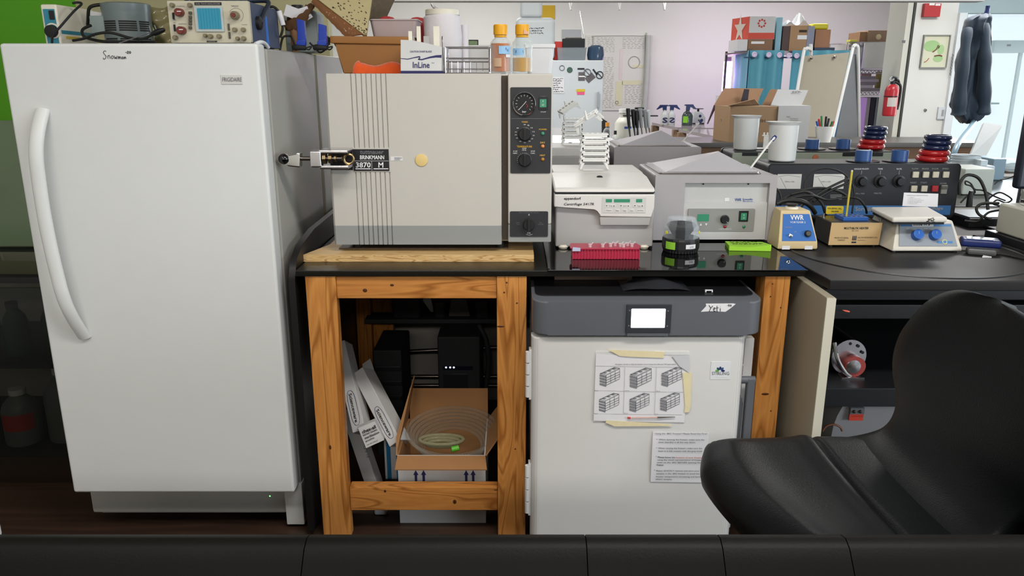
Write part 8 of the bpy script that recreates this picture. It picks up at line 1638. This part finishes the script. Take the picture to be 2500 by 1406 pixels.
tube('bird_line', mat('brown_line', '7a4a38', .7), pr_, [P(2277, 127, YQ - .003), P(2286, 120, YQ - .003), P(2291, 110, YQ - .003)], .005, 6); tube('bird_line', MATS['brown_line'], pr_, [P(2281, 137, YQ - .003), P(2292, 135, YQ - .003), P(2300, 137, YQ - .003)], .006, 6); tube('bird_line', mat('red_line', 'b0503c', .7), pr_, [P(2268, 142, YQ - .003), P(2262, 149, YQ - .003), P(2256, 152, YQ - .003)], .003, 6)
t = vbox('switch_plate', 'white switch plate on the wall beside the window post', 'switch', (2290, 261, 2321, 291), YW - .02, .02, mat('plate_white', 'c9ced2', .4)); bars('switch', INKL, t, [R(2299, 268, 2304, 283, YW - .02), R(2309, 268, 2314, 283, YW - .02)], YW - .02, .004)
q = P(2260, 269, YQ); tag(lathe('wall_stop', DSTEEL, None, [(.014, 0), (.012, .012), (0, .014)], (q.x, YW - .0005, q.z), (0, -1, 0), 12), 'small dark door stop on the wall left of the switch plate', 'stop'); q = P(2208, 100, YQ); vbox('pillar_plate', 'small grey plate high on the pale pillar', 'plate', (2203, 98, 2211, 104), YW - .07, .01, INKG)
tag(tube('window_post_writing', INKG, None, [P(2326 - .13 * (y - 130) + (2.0 if i % 2 else -.5), y, YW - .045) for i, y in enumerate(range(132, 186, 4))], .004, 5, 2), 'scribbled grey writing on the white window post', 'writing')
# dark jacket on a pole
YJk = 5.6
t = thing('jacket', 'dark blue jacket hanging in front of the bright window', 'jacket', (P(2362, 170, YJk).x, YJk, P(2362, 305, YJk).z)); JK = mat('navy_jacket', '2b3b4c', .6, var=.3, vs=9, bump=.6, bs=30, sheen=.3)
ol = [(35, 2392, 2413), (45, 2365, 2414), (60, 2357, 2414), (85, 2353, 2416), (110, 2352, 2415), (140, 2338, 2414), (180, 2334, 2413), (220, 2328, 2412), (255, 2320, 2411), (270, 2326, 2404), (285, 2334, 2396), (300, 2348, 2368)]
sp1 = smooth_path([(a, b, c) for a, b, c in ol], 3); bm = NB(); rows = []; n = 32
for p in sp1:
    A_, B_ = P(p.y, p.x, YJk), P(p.z, p.x, YJk); m_ = (A_ + B_) / 2; w = (B_.x - A_.x) / 2; row = []
    for k in range(n):
        a = 2 * PI * k / n; f = 1 + .05 * math.sin(5 * a + p.x * .05) + .03 * math.sin(9 * a - p.x * .09); fold = .022 * math.sin(a * 7 + p.x * .02)
        row.append(bm.verts.new((m_.x + w * math.cos(a) * (1 + .02 * math.sin(p.x * .3)), YJk + (.085 * f + fold) * math.sin(a) * min(1, w / .06), m_.z + .006 * math.sin(6 * a + p.x * .2))))
    rows.append(row)
for a, b in zip(rows, rows[1:]):
    for k in range(n): bm.faces.new([a[k], a[(k + 1) % n], b[(k + 1) % n], b[k]])
bm.faces.new(rows[0]); bm.faces.new(rows[-1][::-1]); fin('jacket_cloth', bm, JK, t, 80)
tube('sleeve', JK, t, [P(2400, 60, YJk - .06), P(2405, 120, YJk - .10), P(2403, 190, YJk - .11), P(2402, 255, YJk - .09), P(2398, 278, YJk - .08)], lambda a: .034 + .016 * a + .004 * math.sin(23 * a), 14, 6); tube('sleeve', JK, t, [P(2362, 70, YJk - .05), P(2356, 120, YJk - .09), P(2348, 190, YJk - .11), P(2342, 250, YJk - .10), P(2340, 278, YJk - .09)], lambda a: .030 + .020 * a + .004 * math.sin(19 * a), 14, 6)
tube('hanger_loop', NAVY, t, [P(2405, 38, YJk), P(2410, 25, YJk), P(2412, 14, YJk)], .014, 8)
pl_ = thing('pole', 'slim grey blue pole reaching from the bench to the jacket', 'pole', (P(2330, 368, 4.4).x, 4.3, BZ)); b0 = P(2322, 390, 4.6); tube('pole_shaft', mat('blue_grey_pole', '7b98a8', .4), pl_, [Vector((b0.x, 4.6, BZ)), P(2332, 365, 4.6), P(2352, 332, 5.0), P(2376, 300, 5.5), P(2395, 250, 5.72)], .016, 8, 3); tube('pole_hook', MATS['blue_grey_pole'], pl_, [P(2395, 250, 5.72), P(2410, 60, 5.72), P(2412, 16, 5.62)], .012, 8, 2)
# pale things beyond the console
CZ2 = BZ
def lo(name, label, cat, px, Y, dep, m, bev=.006): return vbox(name, label, cat, px, Y, dep, m, CZ2, bev)
PB = mat('pale_blue_white', 'c8d4da', .5, var=.03)
c = Vector((P(2370, 400, 4.1).x, 4.15, BZ)); t = thing('white_basin', 'stack of white ribbed basins right of the ring stack', 'basin', c)
for k in range(5): r_ = (P(2402, 380, 4.1).x - P(2335, 380, 4.1).x) / 2; hh = P(0, 374, 4.1).z - BZ; lathe('basin', mat('basin_white', 'cfd8dc', .4), t, [(r_ * .7, hh - .075 + .014 * k - .05), (r_ * .95, hh - .075 + .014 * k), (r_, hh - .07 + .014 * k), (r_ * .9, hh - .072 + .014 * k)], c, seg=36)
lathe('basin_stand', PB, t, [(r_ * .66, .0005), (r_ * .7, hh - .12), (0, hh - .12)], c, seg=28)
lo('pale_case', 'pale square container below the basins right of the console', 'container', (2350, 412, 2425, 500), 3.75, .2, mat('pale_green_white', 'b9bfb6', .5), .01); t = lo('white_canister', 'white box with a stepped top among the pale containers', 'container', (2388, 405, 2426, 470), 4.0, .12, PB, .008); box('canister_top', PB, t, *R(2400, 392, 2418, 406, 4.0)[:2], 4.02, 4.1, R(2400, 392, 2418, 406, 4.0)[2] - .003, R(2400, 392, 2418, 406, 4.0)[3], .004)
lo('blue_grey_bin', 'blue grey bin behind the white containers at the right', 'bin', (2420, 388, 2452, 470), 4.3, .2, mat('blue_grey_bin', '7f99a8', .5)); lo('pale_sack', 'pale rounded sack under the window beside the monitor', 'sack', (2446, 392, 2520, 480), 4.56, .2, mat('pale_sack', 'b4c2c6', .6), .05)
tag(quad4('slanted_board', mat('pale_grey_board', 'a9adae', .7), None, P(2368, 382, 4.8), P(2400, 395, 4.8), P(2448, 306, 5.1), P(2403, 299, 5.1), .02), 'pale grey board leaning slanted in front of the bright window', 'board')
bd = [o for o in COL.objects if o.name.startswith('slanted_board')][0]; cyl('board_prop', PB, bd, (P(2385, 390, 4.8).x, 4.83, BZ), P(2385, 388, 4.82), .012)
t = thing('window_unit', 'pale air unit beyond the window glass', 'unit', (P(2455, 128, 8.3).x, 8.5, 0)); x0_, x1_, z0_, z1_ = R(2428, 98, 2520, 128, 8.3); box('unit_body', mat('hazy_white', 'c3d0d4', .7), t, x0_, x1_, 8.3, 8.6, z0_, z1_, .01); box('unit_stand', MATS['hazy_white'], t, x1_ - .05, x1_ - .02, 8.4, 8.43, 0, z0_); bars('unit_mark', INKG, t, [R(2458, 108, 2468, 113, 8.3)], 8.3)
tag(box('window_rail', mat('rail_grey', '7f979c', .4), None, P(2409, 253, 7.5).x, P(2446, 253, 7.5).x, 7.54, 7.6 + .06, P(0, 255, 7.5).z, P(0, 250.5, 7.5).z), 'short grey rail across the bright window right of the jacket', 'rail')
# gel comb on the reflected console
t = thing('gel_tray', 'white plastic comb and tray between the two beakers', 'tray', (P(1860, 370, 3.62).x, 3.62, ZK)); x0_, x1_, z0_, z1_ = R(1862, 332, 1884, 372, 3.62)
box('tray', RW, t, P(1838, 370, 3.62).x, x1_, 3.60, 3.66, ZK + .0005, P(0, 362, 3.62).z, .002); box('comb', RW, t, x0_ + .004, x1_, 3.62, 3.626, P(0, 363, 3.62).z, z1_, .001); box('comb_edge', RW, t, x0_ - .004, x1_, 3.618, 3.628, z1_, z1_ + .004)
for px in (1866, 1874): x_ = P(px, 330, 3.62).x; box('comb_tooth', RW, t, x_ - .003, x_ + .003, 3.62, 3.626, z1_ + .004, z1_ + .016)
